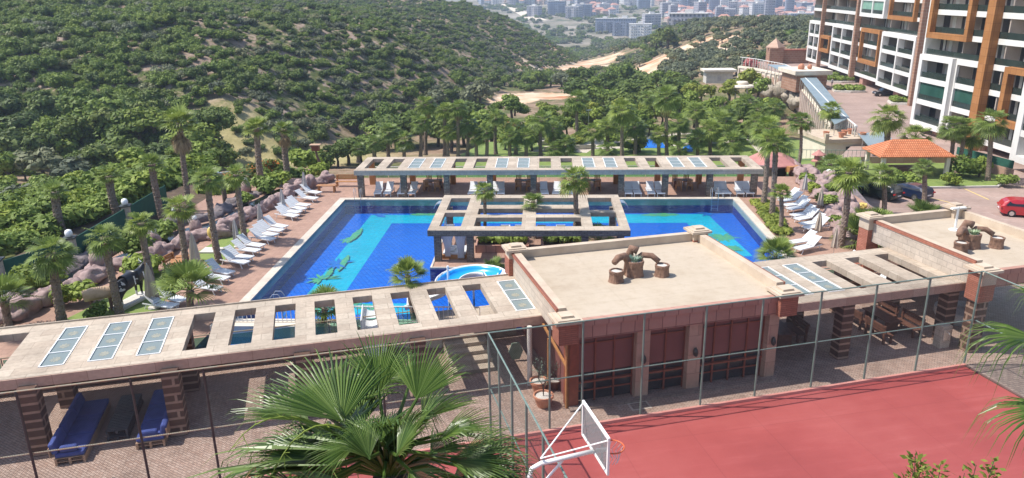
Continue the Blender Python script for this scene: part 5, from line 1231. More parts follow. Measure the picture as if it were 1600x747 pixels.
for n_ in range(60):
    bx = rf.uniform(-15, 330); by = rf.uniform(0, 1); by = min(lerp(330, 425, by)-bx*0.33, yfence(bx)-42)
    stand(rf.choice(['reed', 'bush', 'reed', 'dkbush']), bx, by, rf.uniform(26, 44), -1.2, label='light green leafy bush filling the hedge band behind the green screen fence', group='hedge bushes behind the screen fence', cat='bush')
for n_ in range(34):
    bx = rf.uniform(-10, 340); by = rf.uniform(268, 322)-bx*0.05
    stand(rf.choice(['light', 'olive', 'mid', 'light']), bx, by, rf.uniform(30, 46), None, label='pale green shrubby tree between the hedge and the dark valley wood', group='shrubby trees beyond the screen fence', cat='tree')
# olive grove on the right rise
og = 0; ol = []
for r, by in enumerate((62, 68, 75, 82, 89, 96, 103, 111, 119, 127)):
    for x in range(1075-r*5, 1292 if r < 7 else 1190, 15-r//4):
        if rnd.random() < 0.13 or (x < 1098 and by < 92): continue
        ol.append((x+rnd.uniform(-6, 6), by+rnd.uniform(-3, 3), 13+r*1.1+rnd.uniform(-2, 3)))
for x, y, h in ((1000, 104, 16), (1060, 106, 16), (960, 84, 13), (940, 78, 12), (975, 78, 12), (1085, 78, 14), (1070, 112, 20), (1040, 114, 18)): ol.append((x, y, h))
og_ = []
for yy in np.arange(250, 520, 7.5):
    for xx in np.arange(52, 215, 7.5):
        x_, y_ = xx+rf.uniform(-2.5, 2.5), yy+rf.uniform(-2.5, 2.5); z_ = hz(x_, y_); q = PROJ((x_, y_, z_+2))
        if rf.random() < 0.12 or q[0] > 1330 or q[1] > 72 or q[0] < 1040+ (q[1] > 55)*0: continue
        if any(((x_-c[0])/rx)**2+((y_-c[1])/ry)**2 < 0.8 for c, rx, ry, a in DIRTS): continue
        og_.append((x_, y_, z_-0.2, rf.uniform(0.75, 1.1)))
og_.sort(key=lambda a: a[1])
for x_, y_, z_, s_ in og_[:140]: plant(rf.choice(TR['olive']), (x_, y_, z_), s_, None, 'grey green olive tree on the rise behind the arcade wall and gate', 'tree', 'olive trees on the right-hand rise')
if og_[140:]: scatter('far_olive_grove', TR['olive'], [a[:3] for a in og_[140:]], [a[3] for a in og_[140:]], [i % 3 for i in range(len(og_[140:]))], 'far olive trees on the crest of the rise')
for bx, by, h in ol:
    stand('olive', bx, by, h, None, label='grey green olive tree on the rise behind the arcade wall and gate', group='olive trees on the right-hand rise')
stand('pine', 1042, 80, 40, None, label='lone umbrella-shaped pine standing on the bare earth mound', cat='tree')
stand('pine', 1026, 78, 30, None, label='smaller pine beside the lone umbrella-shaped pine', cat='tree')
stand('pine', 1215, 100, 26, None, label='dark tree beside the gate building', cat='tree')
stand('dark', 1195, 108, 30, None, label='dark round tree just left of the gate building', cat='tree')
# far scrub and groves down the valley: one mass
fp = []; fsz = []; fk = []
for _ in range(7000):
    y = rg.uniform(235, 1500); x = y*rg.uniform(-0.14, 0.42)+rg.uniform(-20, 20)
    if foot_dist(np.array([x]), np.array([y]))[0] > -3: continue
    if any(((x-c[0])/rx)**2+((y-c[1])/ry)**2 < 1.0 for c, rx, ry, a in DIRTS): continue
    if y > 850 and rg.random() < 0.45: continue
    if x > 45 and y < 290: continue
    if math.sin(x*0.035+1)*math.sin(y*0.021)+rg.random() < 0.32: continue
    fp.append((x, y, hz(x, y)-0.3)); fsz.append(rg.uniform(0.8, 1.9) if y < 700 else rg.uniform(1.3, 2.8)); fk.append(int(rg.choice([0, 2, 4, 3])))
scatter('distant_scrub', SH, fp, fsz, fk, 'distant scrub and groves down the valley')
# ============================================================ PALMS
def fan_leaf(mb, org, az, el, pl, br, nseg=14, droop=0.25, spread=1.9, rn=None, pleat=0.0, petr=0.02, roll=0.0, seg_w=1.0, tipdroop=0.3):
    rn = rn or rnd
    d = Vector((math.cos(az)*math.cos(el), math.sin(az)*math.cos(el), math.sin(el)))
    pts = []; p = Vector(org); dd = d.copy(); st = 4
    for i in range(st+1):
        pts.append(p.copy()); p = p+dd*(pl/st); dd = (dd+Vector((0, 0, -droop*0.12))).normalized()
    mb.tube(pts, [petr*1.3, petr, petr, petr*0.9, petr*0.7], 4, cap=False)
    hub = pts[-1]; ax = (dd+Vector((0, 0, -droop*0.25))).normalized()
    side = ax.cross(Vector((0, 0, 1)))
    side = side.normalized() if side.length > 0.05 else Vector((-math.sin(az), math.cos(az), 0))
    nrm = side.cross(ax).normalized()
    if roll:
        q = Matrix.Rotation(roll, 3, ax); side = q @ side; nrm = q @ nrm
    for k in range(nseg):
        f = (k+0.5)/nseg*2-1; a = f*spread
        L = br*(1-0.28*abs(f)**2.2)*rn.uniform(0.92, 1.06)
        dirv = (ax*math.cos(a)+side*math.sin(a)).normalized(); perp = (side*math.cos(a)-ax*math.sin(a)).normalized()
        dirv = (dirv+nrm*(0.10+0.25*abs(f))).normalized()
        w = math.tan(spread/nseg)*L*0.50*seg_w*1.04
        g = Vector((0, 0, -1)); b0 = hub+dirv*L*0.03
        m1 = hub+dirv*L*0.5+g*L*droop*0.06; m2 = hub+dirv*L*0.78+g*L*(droop*0.16+tipdroop*0.05); tp = hub+dirv*L*0.98+g*L*(droop*0.28+tipdroop*rn.uniform(0.5, 1.4)*0.6)
        n2 = perp.cross(dirv).normalized()
        if pleat:
            h = nrm*w*pleat
            vs = [b0-perp*w*0.12, b0+h*0.2, b0+perp*w*0.12, m1-perp*w, m1+h, m1+perp*w, m2-perp*w*0.62, m2+h*0.7, m2+perp*w*0.62, tp]
            mb.add(vs, [(0, 1, 4, 3), (1, 2, 5, 4), (3, 4, 7, 6), (4, 5, 8, 7), (6, 7, 9), (7, 8, 9)])
        else:
            vs = [b0-perp*w*0.15, b0+perp*w*0.15, m1+perp*w, m1-perp*w, m2+perp*w*0.55, m2-perp*w*0.55, tp]
            mb.add(vs, [(0, 1, 2, 3), (3, 2, 4, 5), (5, 4, 6)])
def palm_crown(name, seed, nleaf=34, pl=0.8, br=0.85, nseg=14, elmin=-0.5, m='palmleaf', droop=0.5):
    rn = random.Random(seed); mb = MB()
    for i in range(nleaf):
        t = i/nleaf; el = lerp(1.35, elmin, t**0.75)+rn.uniform(-0.12, 0.12); az = i*2.399+rn.uniform(-0.2, 0.2)
        sc = rn.uniform(0.85, 1.12)*(0.8 if t < 0.12 else 1.0)
        fan_leaf(mb, (0, 0, -0.15*t), az, el, pl*sc, br*sc, nseg, droop*(0.5+t), 1.75, rn, roll=rn.uniform(-0.3, 0.3), petr=0.018)
    return mb.mesh(name, M[m])
def palm_skirt(name, seed, n=22, L=0.9):
    rn = random.Random(seed); mb = MB()
    for i in range(n):
        fan_leaf(mb, (0, 0, -0.25-0.35*rn.random()), i*2.399, rn.uniform(-1.45, -0.75), L*0.55, L*0.75, 9, 0.8, 1.1, rn)
    return mb.mesh(name, M['deadfrond'])
def palm_trunk(name, seed, h, r0, r1, ragged=0.35, steps=None):
    rn = random.Random(seed); mb = MB(); n = 9; steps = steps or int(h*7); vs = []; fs = []; bx = rn.uniform(-0.03, 0.03)*h; by = rn.uniform(-0.03, 0.03)*h
    for j in range(steps+1):
        t = j/steps; r = lerp(r0, r1, t)*(1+0.25*max(0, t-0.75)) + (0.12*math.exp(-t*14)); cx, cy = bx*math.sin(t*3.1), by*math.sin(t*3.1)
        for k in range(n):
            a = 6.283*k/n+j*0.35; q = r*(1+ragged*(0.9 if (j % 2) else 0)*rn.uniform(0.1, 1.0)*(0.35+0.65*t))
            vs.append((cx+q*math.cos(a), cy+q*math.sin(a), h*t-0.2*(1-t)+ (0.05 if j % 2 else 0)))
    for j in range(steps):
        for k in range(n): fs.append((j*n+k, j*n+(k+1) % n, (j+1)*n+(k+1) % n, (j+1)*n+k))
    fs.append(tuple(steps*n+k for k in range(n)))
    mb.add(vs, fs); return mb.mesh(name, M['trunkpalm'])
CR = [palm_crown('palm_crown', 200+i, 30, 0.72, 0.80, 13, -0.45) for i in range(3)]
CRL = [palm_crown('palm_crown_large', 210+i, 38, 0.85, 0.95, 15, -0.75) for i in range(2)]
CRS = [palm_crown('palm_crown_sparse', 220+i, 24, 0.6, 0.80, 13, -0.05, droop=0.3) for i in range(2)]
CRF = [palm_crown('palm_crown_low', 230+i, 24, 0.8, 1.0, 18, 0.15, droop=0.3) for i in range(2)]
SKT = [palm_skirt('palm_skirt', 240+i) for i in range(2)]
TRK = {}
def palm(bpx, cpx, z, label, crown='n', skirt=False, r=0.17, cs=1.0, group=None, minh=0.6, base=None):
    p = base if base is not None else G(bpx[0], bpx[1], z); q = GY(cpx[0], cpx[1], p.y)
    h = max(minh, q.z-z); e = empty('fan_palm', (p.x, p.y, z), 0, label, 'palm tree', group)
    key = (round(h*2)/2, round(r, 2), rnd.randrange(2))
    if key not in TRK: TRK[key] = palm_trunk('palm_trunk', rnd.randrange(999), key[0], key[1]*1.15, key[1])
    t = bpy.data.objects.new('trunk', TRK[key]); COL.objects.link(t); t.parent = e; t.scale = (1, 1, h/key[0])
    lean = (q.x-p.x)/h; t.rotation_euler = (0, math.atan(lean), 0)
    c = bpy.data.objects.new('crown', rnd.choice({'n': CR, 'l': CRL, 's': CRS, 'f': CRF}[crown])); COL.objects.link(c); c.parent = e
    c.location = (q.x-p.x, 0, h); c.rotation_euler = (0, 0, rnd.random()*6.28); c.scale = (cs*rnd.uniform(0.94, 1.06),)*3
    if skirt:
        s = bpy.data.objects.new('dead_skirt', rnd.choice(SKT)); COL.objects.link(s); s.parent = e; s.location = c.location; s.scale = (cs, cs, cs*1.1); s.rotation_euler = (0, 0, rnd.random()*6)
    return e
LEFTP = [
 ((188, 493), (163, 372), 0, 'n', 'fan palm on the lawn beside the cow statue, its trunk crossing the log feeder', {'cs': 0.75}),
 ((97, 503), (80, 396), 0, 'l', 'bushy-crowned fan palm on the lawn edge nearest the left border', {'r': 0.2, 'cs': 0.8}),
 ((104, 380), (86, 300), -1.2, 's', 'thick ragged-trunked palm with a cropped crown behind the green screen, leftmost of those behind it', {'r': 0.27, 'cs': 0.8}),
 ((190, 352), (170, 275), -1.2, 's', 'thick ragged-trunked palm with a cropped crown behind the green screen, between its two lamp posts', {'r': 0.27, 'cs': 0.8}),
 ((258, 362), (237, 258), -1.2, 's', 'ragged-trunked palm just right of the right lamp post of the green screen', {'r': 0.22, 'cs': 0.95}),
 ((247, 478), (220, 350), 0, 'n', 'slender fan palm rising beside the tan closed umbrella near the cow statue', {'r': 0.16, 'cs': 0.68}),
 ((300, 350), (280, 192), -1.0, 's', 'tallest left-hand palm with a tan skirt of dead fronds', {'r': 0.19, 'skirt': True, 'cs': 1.2}),
 ((409, 294), (401, 200), -0.6, 's', 'tall palm with a bright cropped crown against the dry field, left one of two', {'r': 0.24, 'cs': 1.05}),
 ((450, 278), (443, 202), -0.6, 's', 'tall palm with a cropped crown against the dry field, right one of two', {'r': 0.26, 'cs': 0.9, 'skirt': True}),
 ((343, 411), (324, 280), 0, 'n', 'fan palm standing at the corner of the small lawn by the nearest pool-side loungers', {'cs': 0.76}),
 ((383, 379), (369, 274), 0, 'n', 'fan palm at the far tip of the small lawn among the loungers', {'cs': 0.72}),
 ((293, 427), (280, 325), 0, 'n', 'fan palm beside the wooden picnic table and large tan umbrella', {'cs': 0.75}),
 ((296, 500), (297, 452), 0, 'f', 'low bright fan palm behind the long pergola roof, beside the nearest loungers', {'cs': 1.1}),
 ((14, 520), (6, 470), 0, 'f', 'low bright fan palm cut by the left border above the pergola', {'cs': 1.0}),
]
for b, c, z, k, lb, kw in LEFTP: palm(b, c, z, lb, k, **kw)
palm((505, 512), (508, 483), 0, 'small fan palm seen through the roof openings above the white railing', 'f', cs=0.8, r=0.14)
palm((648, 508), (637, 432), 0, 'fan palm behind the long pergola next to the blue and white water slide', 'f', cs=0.66, r=0.12)
palm((757, 378), (757, 298), 0.05, 'slim palm growing through the left part of the island pergola', 'n', r=0.10, cs=0.55)
palm((835, 372), (833, 316), 0.05, 'shortest palm growing through the middle of the island pergola', 's', r=0.12, cs=0.7)
palm((897, 378), (898, 280), 0.05, 'fullest palm growing through the right part of the island pergola', 'n', r=0.14, cs=0.95)
palm((935, 386), (935, 372), 0, 'low spiky fan palm just behind the back parapet of the flat roof', 'f', cs=0.75, r=0.12, minh=0.3)
palm((778, 436), (770, 426), 0, 'low spiky grass-like palm beside the island, left of the flat roof', 'f', cs=0.62, r=0.1, minh=0.2)
palm((1212, 412), (1212, 399), 0, 'low fan palm at the near right corner of the pool', 'f', cs=0.8, r=0.1, minh=0.25)
palm((1192, 322), (1199, 200), 0, 'tallest palm in the yellow green hedge bed at the right end of the far pergola', 'n', r=0.17, cs=0.9)
palm((1206, 338), (1212, 222), 0, 'second palm of the yellow green hedge bed, beside the tallest', 'n', r=0.17)
palm((1219, 360), (1220, 302), 0, 'short slim palm nearest the camera in the yellow green hedge bed', 's', r=0.13, cs=0.7)
palm((1246, 270), (1251, 190), -1.0, 'slender fan palm beside the arcade wall, behind the pink-roofed kiosk', 'n', r=0.13, cs=1.0)
palm((1298, 232), (1299, 172), GZ+1.5, 'full-crowned palm standing at the corner of the stair pavilion', 'l', r=0.2, cs=1.1)
palm((1312, 385), (1326, 270), 0, 'fan palm rising from the pink rocks beside the nearest right-hand umbrella', 'n', r=0.18, cs=0.98)
palm((1296, 285), (1297, 256), -1.0, 'low bushy fan palm right of the pagoda lantern', 'l', r=0.2, cs=0.8)
palm((1330, 276), (1332, 262), -1.0, 'low bushy fan palm left of the red-tiled gazebo', 'l', r=0.2, cs=0.7, minh=0.5)
palm((1381, 338), (1380, 272), RZ, 'fan palm in front of the gap between the two dark cars', 'n', r=0.2, cs=1.0)
palm((1443, 326), (1444, 262), RZ, 'fan palm just right of the dark blue car', 'n', r=0.2, cs=0.9, minh=2)
palm((1386, 250), (1387, 183), RZ, 'round-crowned palm standing alone on the driveway behind the gazebo', 'l', r=0.32, cs=1.38)
palm((1431, 240), (1431, 214), RZ, 'low round palm behind the gazebo roof, right of the lone driveway palm', 'l', r=0.3, cs=1.35)
palm((1482, 270), (1490, 198), RZ, 'left palm of the close group under the balconies', 'l', r=0.2, cs=1.15)
palm((1494, 272), (1508, 196), RZ, 'middle palm of the close group under the balconies', 'l', r=0.2, cs=0.8)
palm((1512, 268), (1520, 212), RZ, 'right palm of the close group under the balconies', 'l', r=0.2, cs=1.1)
palm((1543, 284), (1550, 190), RZ, 'tall palm in front of the orange facade pier above the garden wall', 'l', r=0.22, cs=1.25)
for i, (x, y, s) in enumerate(((1350, 358, 1.05), (1372, 354, 0.95), (1345, 378, 1.15), (1446, 343, 1.15))):
    palm((x, y+22), (x, y), -0.8 if i != 3 else RZ, ['bright fan-shaped palm clump behind the left parapet corner of the right-hand roof', 'grey green fan clump just right of the brightest one behind the right-hand roof corner', 'lowest fan clump beside the brick corner of the right-hand roof', 'fan-shaped palm clump between the cars and the floodlight mast'][i], 'f', cs=s, r=0.15, minh=0.4, base=G(x, y+22, -0.8) if i != 3 else G(x, 350, -1.5))
REAR = [(665, 163, 240, 1.2, 1), (695, 172, 244, 1.05, 0), (716, 168, 246, 1.05, 1), (657, 192, 246, 1.1, 0), (607, 206, 246, 1.3, 0), (632, 218, 248, 1.2, 0), (775, 182, 240, 1.1, 0), (797, 212, 248, 1.2, 0), (745, 214, 246, 1.0, 0), (822, 212, 246, 1.1, 0),
 (845, 188, 243, 1.3, 0), (902, 156, 222, 1.5, 0), (972, 172, 246, 1.6, 0), (1042, 152, 246, 1.5, 1), (950, 196, 238, 1.2, 0), (885, 224, 248, 1.2, 0), (950, 234, 250, 1.1, 0), (1012, 152, 188, 1.2, 0), (1087, 172, 218, 1.3, 0), (1125, 190, 232, 1.6, 0), (1110, 202, 240, 1.4, 0), (1090, 216, 246, 1.2, 0),
 (1165, 162, 205, 1.6, 0), (1195, 206, 246, 1.5, 0), (1145, 220, 248, 1.3, 0), (1180, 188, 226, 1.3, 0), (1210, 168, 215, 1.3, 0), (868, 232, 250, 1.0, 0), (585, 222, 250, 1.0, 0), (1062, 232, 250, 1.0, 0)]
REAR += [(700, 206, 246, 1.0, 0), (730, 192, 244, 1.1, 1), (760, 204, 246, 1.0, 0), (806, 196, 240, 1.0, 0), (926, 206, 244, 1.2, 0), (992, 198, 240, 1.3, 0), (1060, 192, 236, 1.3, 0), (1136, 176, 214, 1.1, 0), (1186, 172, 212, 1.2, 0), (1030, 210, 246, 1.0, 0), (865, 200, 236, 1.1, 0), (560, 232, 252, 0.9, 0)]
REAR.sort()
for i, (x, y, yb, s, sk) in enumerate(REAR):
    palm((x, yb), (x, y), GZ+0.0 if yb > 215 else GZ, f'{"skirted " if sk else ""}fan palm of the lower garden, {ORD[i]} from the left behind the far pergola', 'l', bool(sk), r=0.24, cs=s*0.98, group='fan palms of the lower garden')
# ---------------------------------------------------------------- the big palm in front of the camera
bp = empty('large_fan_palm', (0, 0, TZ), 0, 'large fan palm close to the camera with spiky blades, in front of the court fence', 'palm tree')
cc = AT(608, 742, 9.2); bp.location = (cc.x, cc.y, TZ)
b = MB(); rn = random.Random(3)
tm_ = palm_trunk('large_palm_trunk', 77, cc.z-TZ, 0.30, 0.20, 0.3); t = bpy.data.objects.new('trunk', tm_); COL.objects.link(t); t.parent = bp
R3t = ROT.transposed()
def near_leaf(hub, tip, dh, dt, spread=1.2, nseg=34, tipd=0.25, bulge=0.0, nm='frond', src=None, wid=1.0):
    """a pleated fan: hub and tip given where the photo shows them, at depths dh and dt"""
    H = AT(*hub, dh)-Vector(bp.location); T = AT(*tip, dt)-Vector(bp.location); o = src or Vector((0, 0, cc.z-TZ))
    ax = (T-H); br = ax.length; ax.normalize(); mb = MB()
    mid = (o+H)/2+Vector((0, 0, 0.18)); mb.tube([o, mid, H, H+ax*br*0.15], [0.04, 0.026, 0.018, 0.01], 6)
    side = ax.cross(Vector((0, 0, 1))).normalized(); nrm = side.cross(ax).normalized()
    rq = random.Random(int(hub[0]))
    for k in range(nseg):
        f = (k+0.5)/nseg*2-1; a = f*spread; L = br*(1-0.22*abs(f)**2)*rq.uniform(0.9, 1.05)
        dv = (ax*math.cos(a)+side*math.sin(a)); dv = (dv+nrm*(0.22*abs(f)**1.5+bulge)).normalized(); pp = (side*math.cos(a)-ax*math.sin(a)).normalized()
        w = math.tan(spread/nseg)*L*0.52*1.05*wid; g = Vector((0, 0, -1)); td = tipd*rq.uniform(0.4, 1.6)
        b0 = H+dv*L*0.02; m1 = H+dv*L*0.44; m2 = H+dv*L*0.66+g*L*td*0.05; m3 = H+dv*L*0.85+g*L*td*0.18; tp = H+dv*L+g*L*td*0.55
        h = nrm*w*0.9
        vs = [b0-pp*w*.08, b0+h*.1, b0+pp*w*.08, m1-pp*w, m1+h, m1+pp*w, m2-pp*w*.72, m2+h*.5, m2+pp*w*.72, m3-pp*w*.34, m3+h*.2, m3+pp*w*.34, tp]
        mb.add(vs, [(0, 1, 4, 3), (1, 2, 5, 4), (3, 4, 7, 6), (4, 5, 8, 7), (6, 7, 10, 9), (7, 8, 11, 10), (9, 10, 12), (10, 11, 12)])
    return mb.build(nm, M['palmleafbig'], bp)
NL = [((535, 657), (462, 532), 8.9, 9.7, 1.15, 36), ((592, 612), (597, 497), 9.4, 10.0, 0.8, 30), ((651, 624), (700, 520), 9.1, 9.6, 1.0, 32), ((690, 678), (800, 655), 8.8, 8.9, 0.8, 26), ((700, 718), (822, 738), 8.6, 8.4, 0.85, 26),
      ((620, 712), (668, 636), 8.2, 8.1, 1.0, 30), ((577, 716), (540, 640), 8.2, 8.3, 0.9, 28), ((483, 658), (356, 612), 9.2, 9.5, 0.75, 26), ((500, 716), (368, 690), 8.7, 8.8, 0.75, 26), ((560, 690), (470, 740), 8.4, 8.0, 0.7, 22), ((640, 735), (700, 790), 8.3, 8.0, 0.9, 24),
      ((520, 640), (640, 540), 10.0, 10.8, 0.9, 28), ((640, 600), (560, 560), 10.2, 10.9, 0.9, 26), ((660, 655), (735, 600), 9.8, 10.5, 0.8, 24), ((600, 745), (590, 860), 8.4, 8.4, 1.0, 24), ((520, 745), (430, 800), 8.6, 8.5, 0.9, 24), ((560, 670), (520, 560), 9.6, 10.3, 1.0, 26)]
for hub, tip, dh, dt, sp_, ns in NL: near_leaf(hub, tip, dh, dt, sp_, ns, wid=0.82, tipd=0.35)
rq_ = random.Random(21)
for i in range(34):
    a = rq_.uniform(-0.25, math.pi+0.25); r0 = rq_.uniform(60, 115); r1 = r0+rq_.uniform(80, 125)
    near_leaf((600+r0*1.25*math.cos(a), 752-r0*0.72*math.sin(a)), (600+r1*1.25*math.cos(a), 756-r1*0.68*math.sin(a)), 9.0+rq_.uniform(-0.6, 1.0), 9.0+rq_.uniform(-0.9, 1.6), rq_.uniform(0.6, 0.95), 22, wid=0.8, tipd=rq_.uniform(0.4, 1.0))
for i in range(9):     # arching dry flower stalks
    mb = MB(); o = Vector((0, 0, cc.z-TZ)); tip = AT(*[(362, 700), (428, 735), (520, 735), (385, 745), (640, 745), (700, 745), (455, 640), (480, 745), (760, 700)][i], 8.3+0.1*i)-Vector(bp.location)
    pk = AT(*[(440, 585), (500, 590), (560, 640), (450, 650), (620, 690), (690, 700), (520, 630), (500, 680), (720, 690)][i], 8.8)-Vector(bp.location)
    P = [o.lerp(pk, t) *(1-t)+pk.lerp(tip, t)*t for t in [q/10 for q in range(11)]]
    mb.tube(P, [0.018]*6+[0.012, 0.010, 0.008, 0.006, 0.004], 5)
    for q in range(5, 11):
        for _ in range(3): mb.tube([P[q], P[q]+Vector((rn.uniform(-.12, .12), rn.uniform(-.12, .12), rn.uniform(-.16, .05)))], 0.004, 3)
    mb.build('flower_stalk', M['leaflight' if i < 3 else 'deadfrond'], bp)
# palm cut by the right border
rp = empty('fan_palm', (0, 0, TZ), 0, 'fan palm cut by the right border, its drooping fronds over the court edge', 'palm tree')
c2_ = AT(1720, 590, 12); rp.location = (c2_.x, c2_.y, TZ); cc_old, bp_old = cc, bp; bp = rp; cc = c2_
t = bpy.data.objects.new('trunk', palm_trunk('right_palm_trunk', 78, cc.z-TZ, 0.3, 0.2, 0.3)); COL.objects.link(t); t.parent = rp
for hub, tip, dh, dt, sp_, ns in (((1625, 530), (1518, 530), 12, 11.6, 0.75, 26), ((1650, 480), (1570, 430), 12.4, 12.8, 0.8, 24), ((1645, 640), (1548, 665), 11.6, 11.2, 0.8, 26), ((1640, 590), (1590, 520), 12.4, 12.6, 0.6, 20), ((1720, 650), (1680, 760), 11.6, 11.3, 0.9, 22)):
    near_leaf(hub, tip, dh, dt, sp_, ns, tipd=0.9)
bp = bp_old; cc = cc_old
# leafy bush at the bottom border, on the court's near side
def near_bush(cx, cy, depth, label):
    c = AT(cx, cy, depth); e = empty('leafy_shrub', (c.x, c.y, TZ), 0, label, 'shrub'); rn = random.Random(9)
    mb = MB(); st = MB(); top = c.z-TZ
    for k in range(30):
        a = rn.random()*6.28; r = rn.random()**0.5*0.55; base = Vector((r*math.cos(a), r*math.sin(a), top-0.9)); tipp = base*1.25; tipp.z = top+rn.uniform(-0.35, 0.30)*(1.2-r)
        st.tube([Vector((base.x*0.3, base.y*0.3, top-1.8)), base, tipp], [0.012, 0.008, 0.004], 4)
        for q in range(85):
            t = rn.random(); p = base.lerp(tipp, t); d = Vector((rn.uniform(-1, 1), rn.uniform(-1, 1), rn.uniform(-0.1, 1))).normalized(); p = p+d*rn.uniform(0, 0.09); s = d.cross(Vector((rn.uniform(-1, 1), rn.uniform(-1, 1), rn.uniform(-1, 1)))).normalized()
            L = rn.uniform(0.05, 0.11); mb.add([p, p+d*L*0.5+s*L*0.28, p+d*L, p+d*L*0.5-s*L*0.28], [(0, 1, 2, 3)])
    mb.build('leaves', M['leafyellow'], e); st.build('stems', M['trunktree'], e)
    b = MB(); b.tube([(0, 0, 0), (0.05, 0, top-1.7)], [0.12, 0.06], 7); b.build('trunk', M['trunktree'], e)
near_bush(1490, 760, 9.5, 'yellow green leafy shrub top poking up at the bottom border over the red court')

# ============================================================ POOL SIDE THINGS
def lounger_proto():
    t = empty('sun_lounger', (0, 0, 0), 0, 'x', 'sun lounger')
    # local: foot end at +x, head at -x
    b = MB()
    for y in (-0.31, 0.27): b.box(-0.95, 0.98, y, y+0.04, 0.30, 0.36)
    for k in range(9): b.box(-0.18+k*0.128, -0.18+k*0.128+0.108, -0.268, 0.268, 0.315, 0.345)
    b.box(0.975, 1.0, -0.31, 0.31, 0.29, 0.36); b.build('seat', M['white'], t)
    b = MB(); a = R_(38); Mx = Matrix.Translation((-0.2, 0, 0.34)) @ Matrix.Rotation(a, 4, 'Y')
    for y in (-0.29, 0.25): b.box(-0.86, 0, y, y+0.04, 0, 0.045, Mx)
    for k in range(6): b.box(-0.84+k*0.14, -0.84+k*0.14+0.12, -0.249, 0.249, 0.008, 0.035, Mx)
    b.build('backrest', M['white'], t)
    for x, s in ((0.72, 1), (-0.72, -1)):
        for y in (-0.29, 0.25):
            b = MB(); b.tube([(x, y+0.02, 0.31), (x+0.05*s, y+0.02, 0.16), (x+0.13*s, y+0.02, 0.0)], [0.035, 0.03, 0.028], 6); b.build('leg', M['white'], t)
    return t
LP_ = lounger_proto(); _first = [True]
def place(proto, flag, loc, rz, label, group=None, scale=None):
    if flag[0]:
        flag[0] = False; proto.location = loc; proto.rotation_euler = (0, 0, rz); proto['label'] = label
        if group: proto['group'] = group
        if scale: proto.scale = (scale,)*3
        return proto
    return copy_tree(proto, loc, rz, scale, None, label, group)
def lounger(px, py, rz, label, group): 
    p = G(px, py, 0); d = Vector((math.cos(rz), math.sin(rz), 0)); p = p-d*0.85
    place(LP_, _first, (p.x, p.y, 0.001), rz, label, group)
LL = [(498, 307), (493, 316), (481, 327), (474, 333), (467, 338), (462, 344), (445, 361), (439, 367), (430, 374), (425, 381), (409, 391), (402, 399), (391, 410), (384, 418), (360, 434), (353, 443), (341, 459), (286, 478), (272, 487)]
for i, (x, y) in enumerate(LL): lounger(x, y, R_(-24)+rnd.uniform(-0.11, 0.11), f'white plastic lounger, {ORD[i]} from the far end of the left-hand row', 'loungers along the left side of the pool')
RL = [(1218, 315), (1222, 320), (1228, 327), (1234, 333), (1240, 343), (1246, 349), (1254, 357), (1260, 363), (1237, 386), (1247, 396)]
for i, (x, y) in enumerate(RL): lounger(x, y, R_(180+26)+rnd.uniform(-0.11, 0.11), f'white plastic lounger, {ORD[i]} from the far end of the right-hand row', 'loungers along the right side of the pool')
for i, (x, y) in enumerate([(1300, 420), (1318, 427), (1335, 434), (1352, 450)]): lounger(x, y, R_(200), f'white lounger seen through the openings of the shorter pergola, {ORD[i]} from the pool', 'loungers behind the shorter pergola')
BL = [590, 606, 626, 643, 737, 752, 768, 782, 851, 869, 889, 982, 997, 1017, 1032, 1124, 1136, 1156, 1171]
for i, x in enumerate(BL): lounger(x+rnd.uniform(-1, 1), 308, R_(-90)+rnd.uniform(-0.12, 0.12), f'white lounger facing the pool, {ORD[i]} from the left under the far pergola', 'loungers under the far pergola')
for i, x in enumerate((790, 812, 846, 876)):
    p = G(x, 362, 0); place(LP_, _first, (p.x, 49.2, 0.03), R_(90), f'white lounger behind the island hedge, {ORD[i]} from the left on the island', 'loungers on the pool island')
# closed umbrellas
def umb_proto(m, nm='closed_umbrella'):
    t = empty(nm, (0, 0, 0), 0, 'x', 'umbrella'); b = MB(); b.lathe([(0.28, 0), (0.28, 0.08), (0.05, 0.1)], 12); b.build('base', M['concrete'], t)
    b = MB(); b.tube([(0, 0, 0.08), (0, 0, 2.35)], 0.025, 6); b.build('pole', M['steel'], t)
    mb = MB(); n = 18; prof = [(0.20, 0.62), (0.24, 0.75), (0.20, 1.2), (0.15, 1.7), (0.08, 2.15), (0.02, 2.3)]; vs = []; fs = []
    for j, (r, z) in enumerate(prof):
        for k in range(n):
            a = 6.283*k/n; q = r*(1.25 if k % 3 == 0 else 0.72); vs.append((q*math.cos(a+j*0.08), q*math.sin(a+j*0.08), z+(0.08 if k % 3 and j == 0 else 0)))
    for j in range(len(prof)-1):
        for k in range(n): fs.append((j*n+k, j*n+(k+1) % n, (j+1)*n+(k+1) % n, (j+1)*n+k))
    mb.add(vs, fs); mb.build('canopy', m, t); return t
UG = umb_proto(M['greycloth']); ug = [True]; UB = umb_proto(M['beigecloth']); ub = [True]
for i, (x, y) in enumerate([(477, 303), (443, 333), (409, 358), (371, 386)]): place(UG, ug, G(x, y, 0), rnd.random(), f'closed pale grey umbrella, {ORD[i]} from the far end among the left-hand loungers', 'closed umbrellas among the left-hand loungers', 0.82)
for i, (x, y, s) in enumerate([(309, 432, 1.15), (241, 482, 1.1)]): place(UB, ub, G(x, y, 0), 0.4*i, ['large closed tan umbrella over the wooden picnic table', 'closed tan umbrella on the lawn just right of the cow statue'][i], None, s)
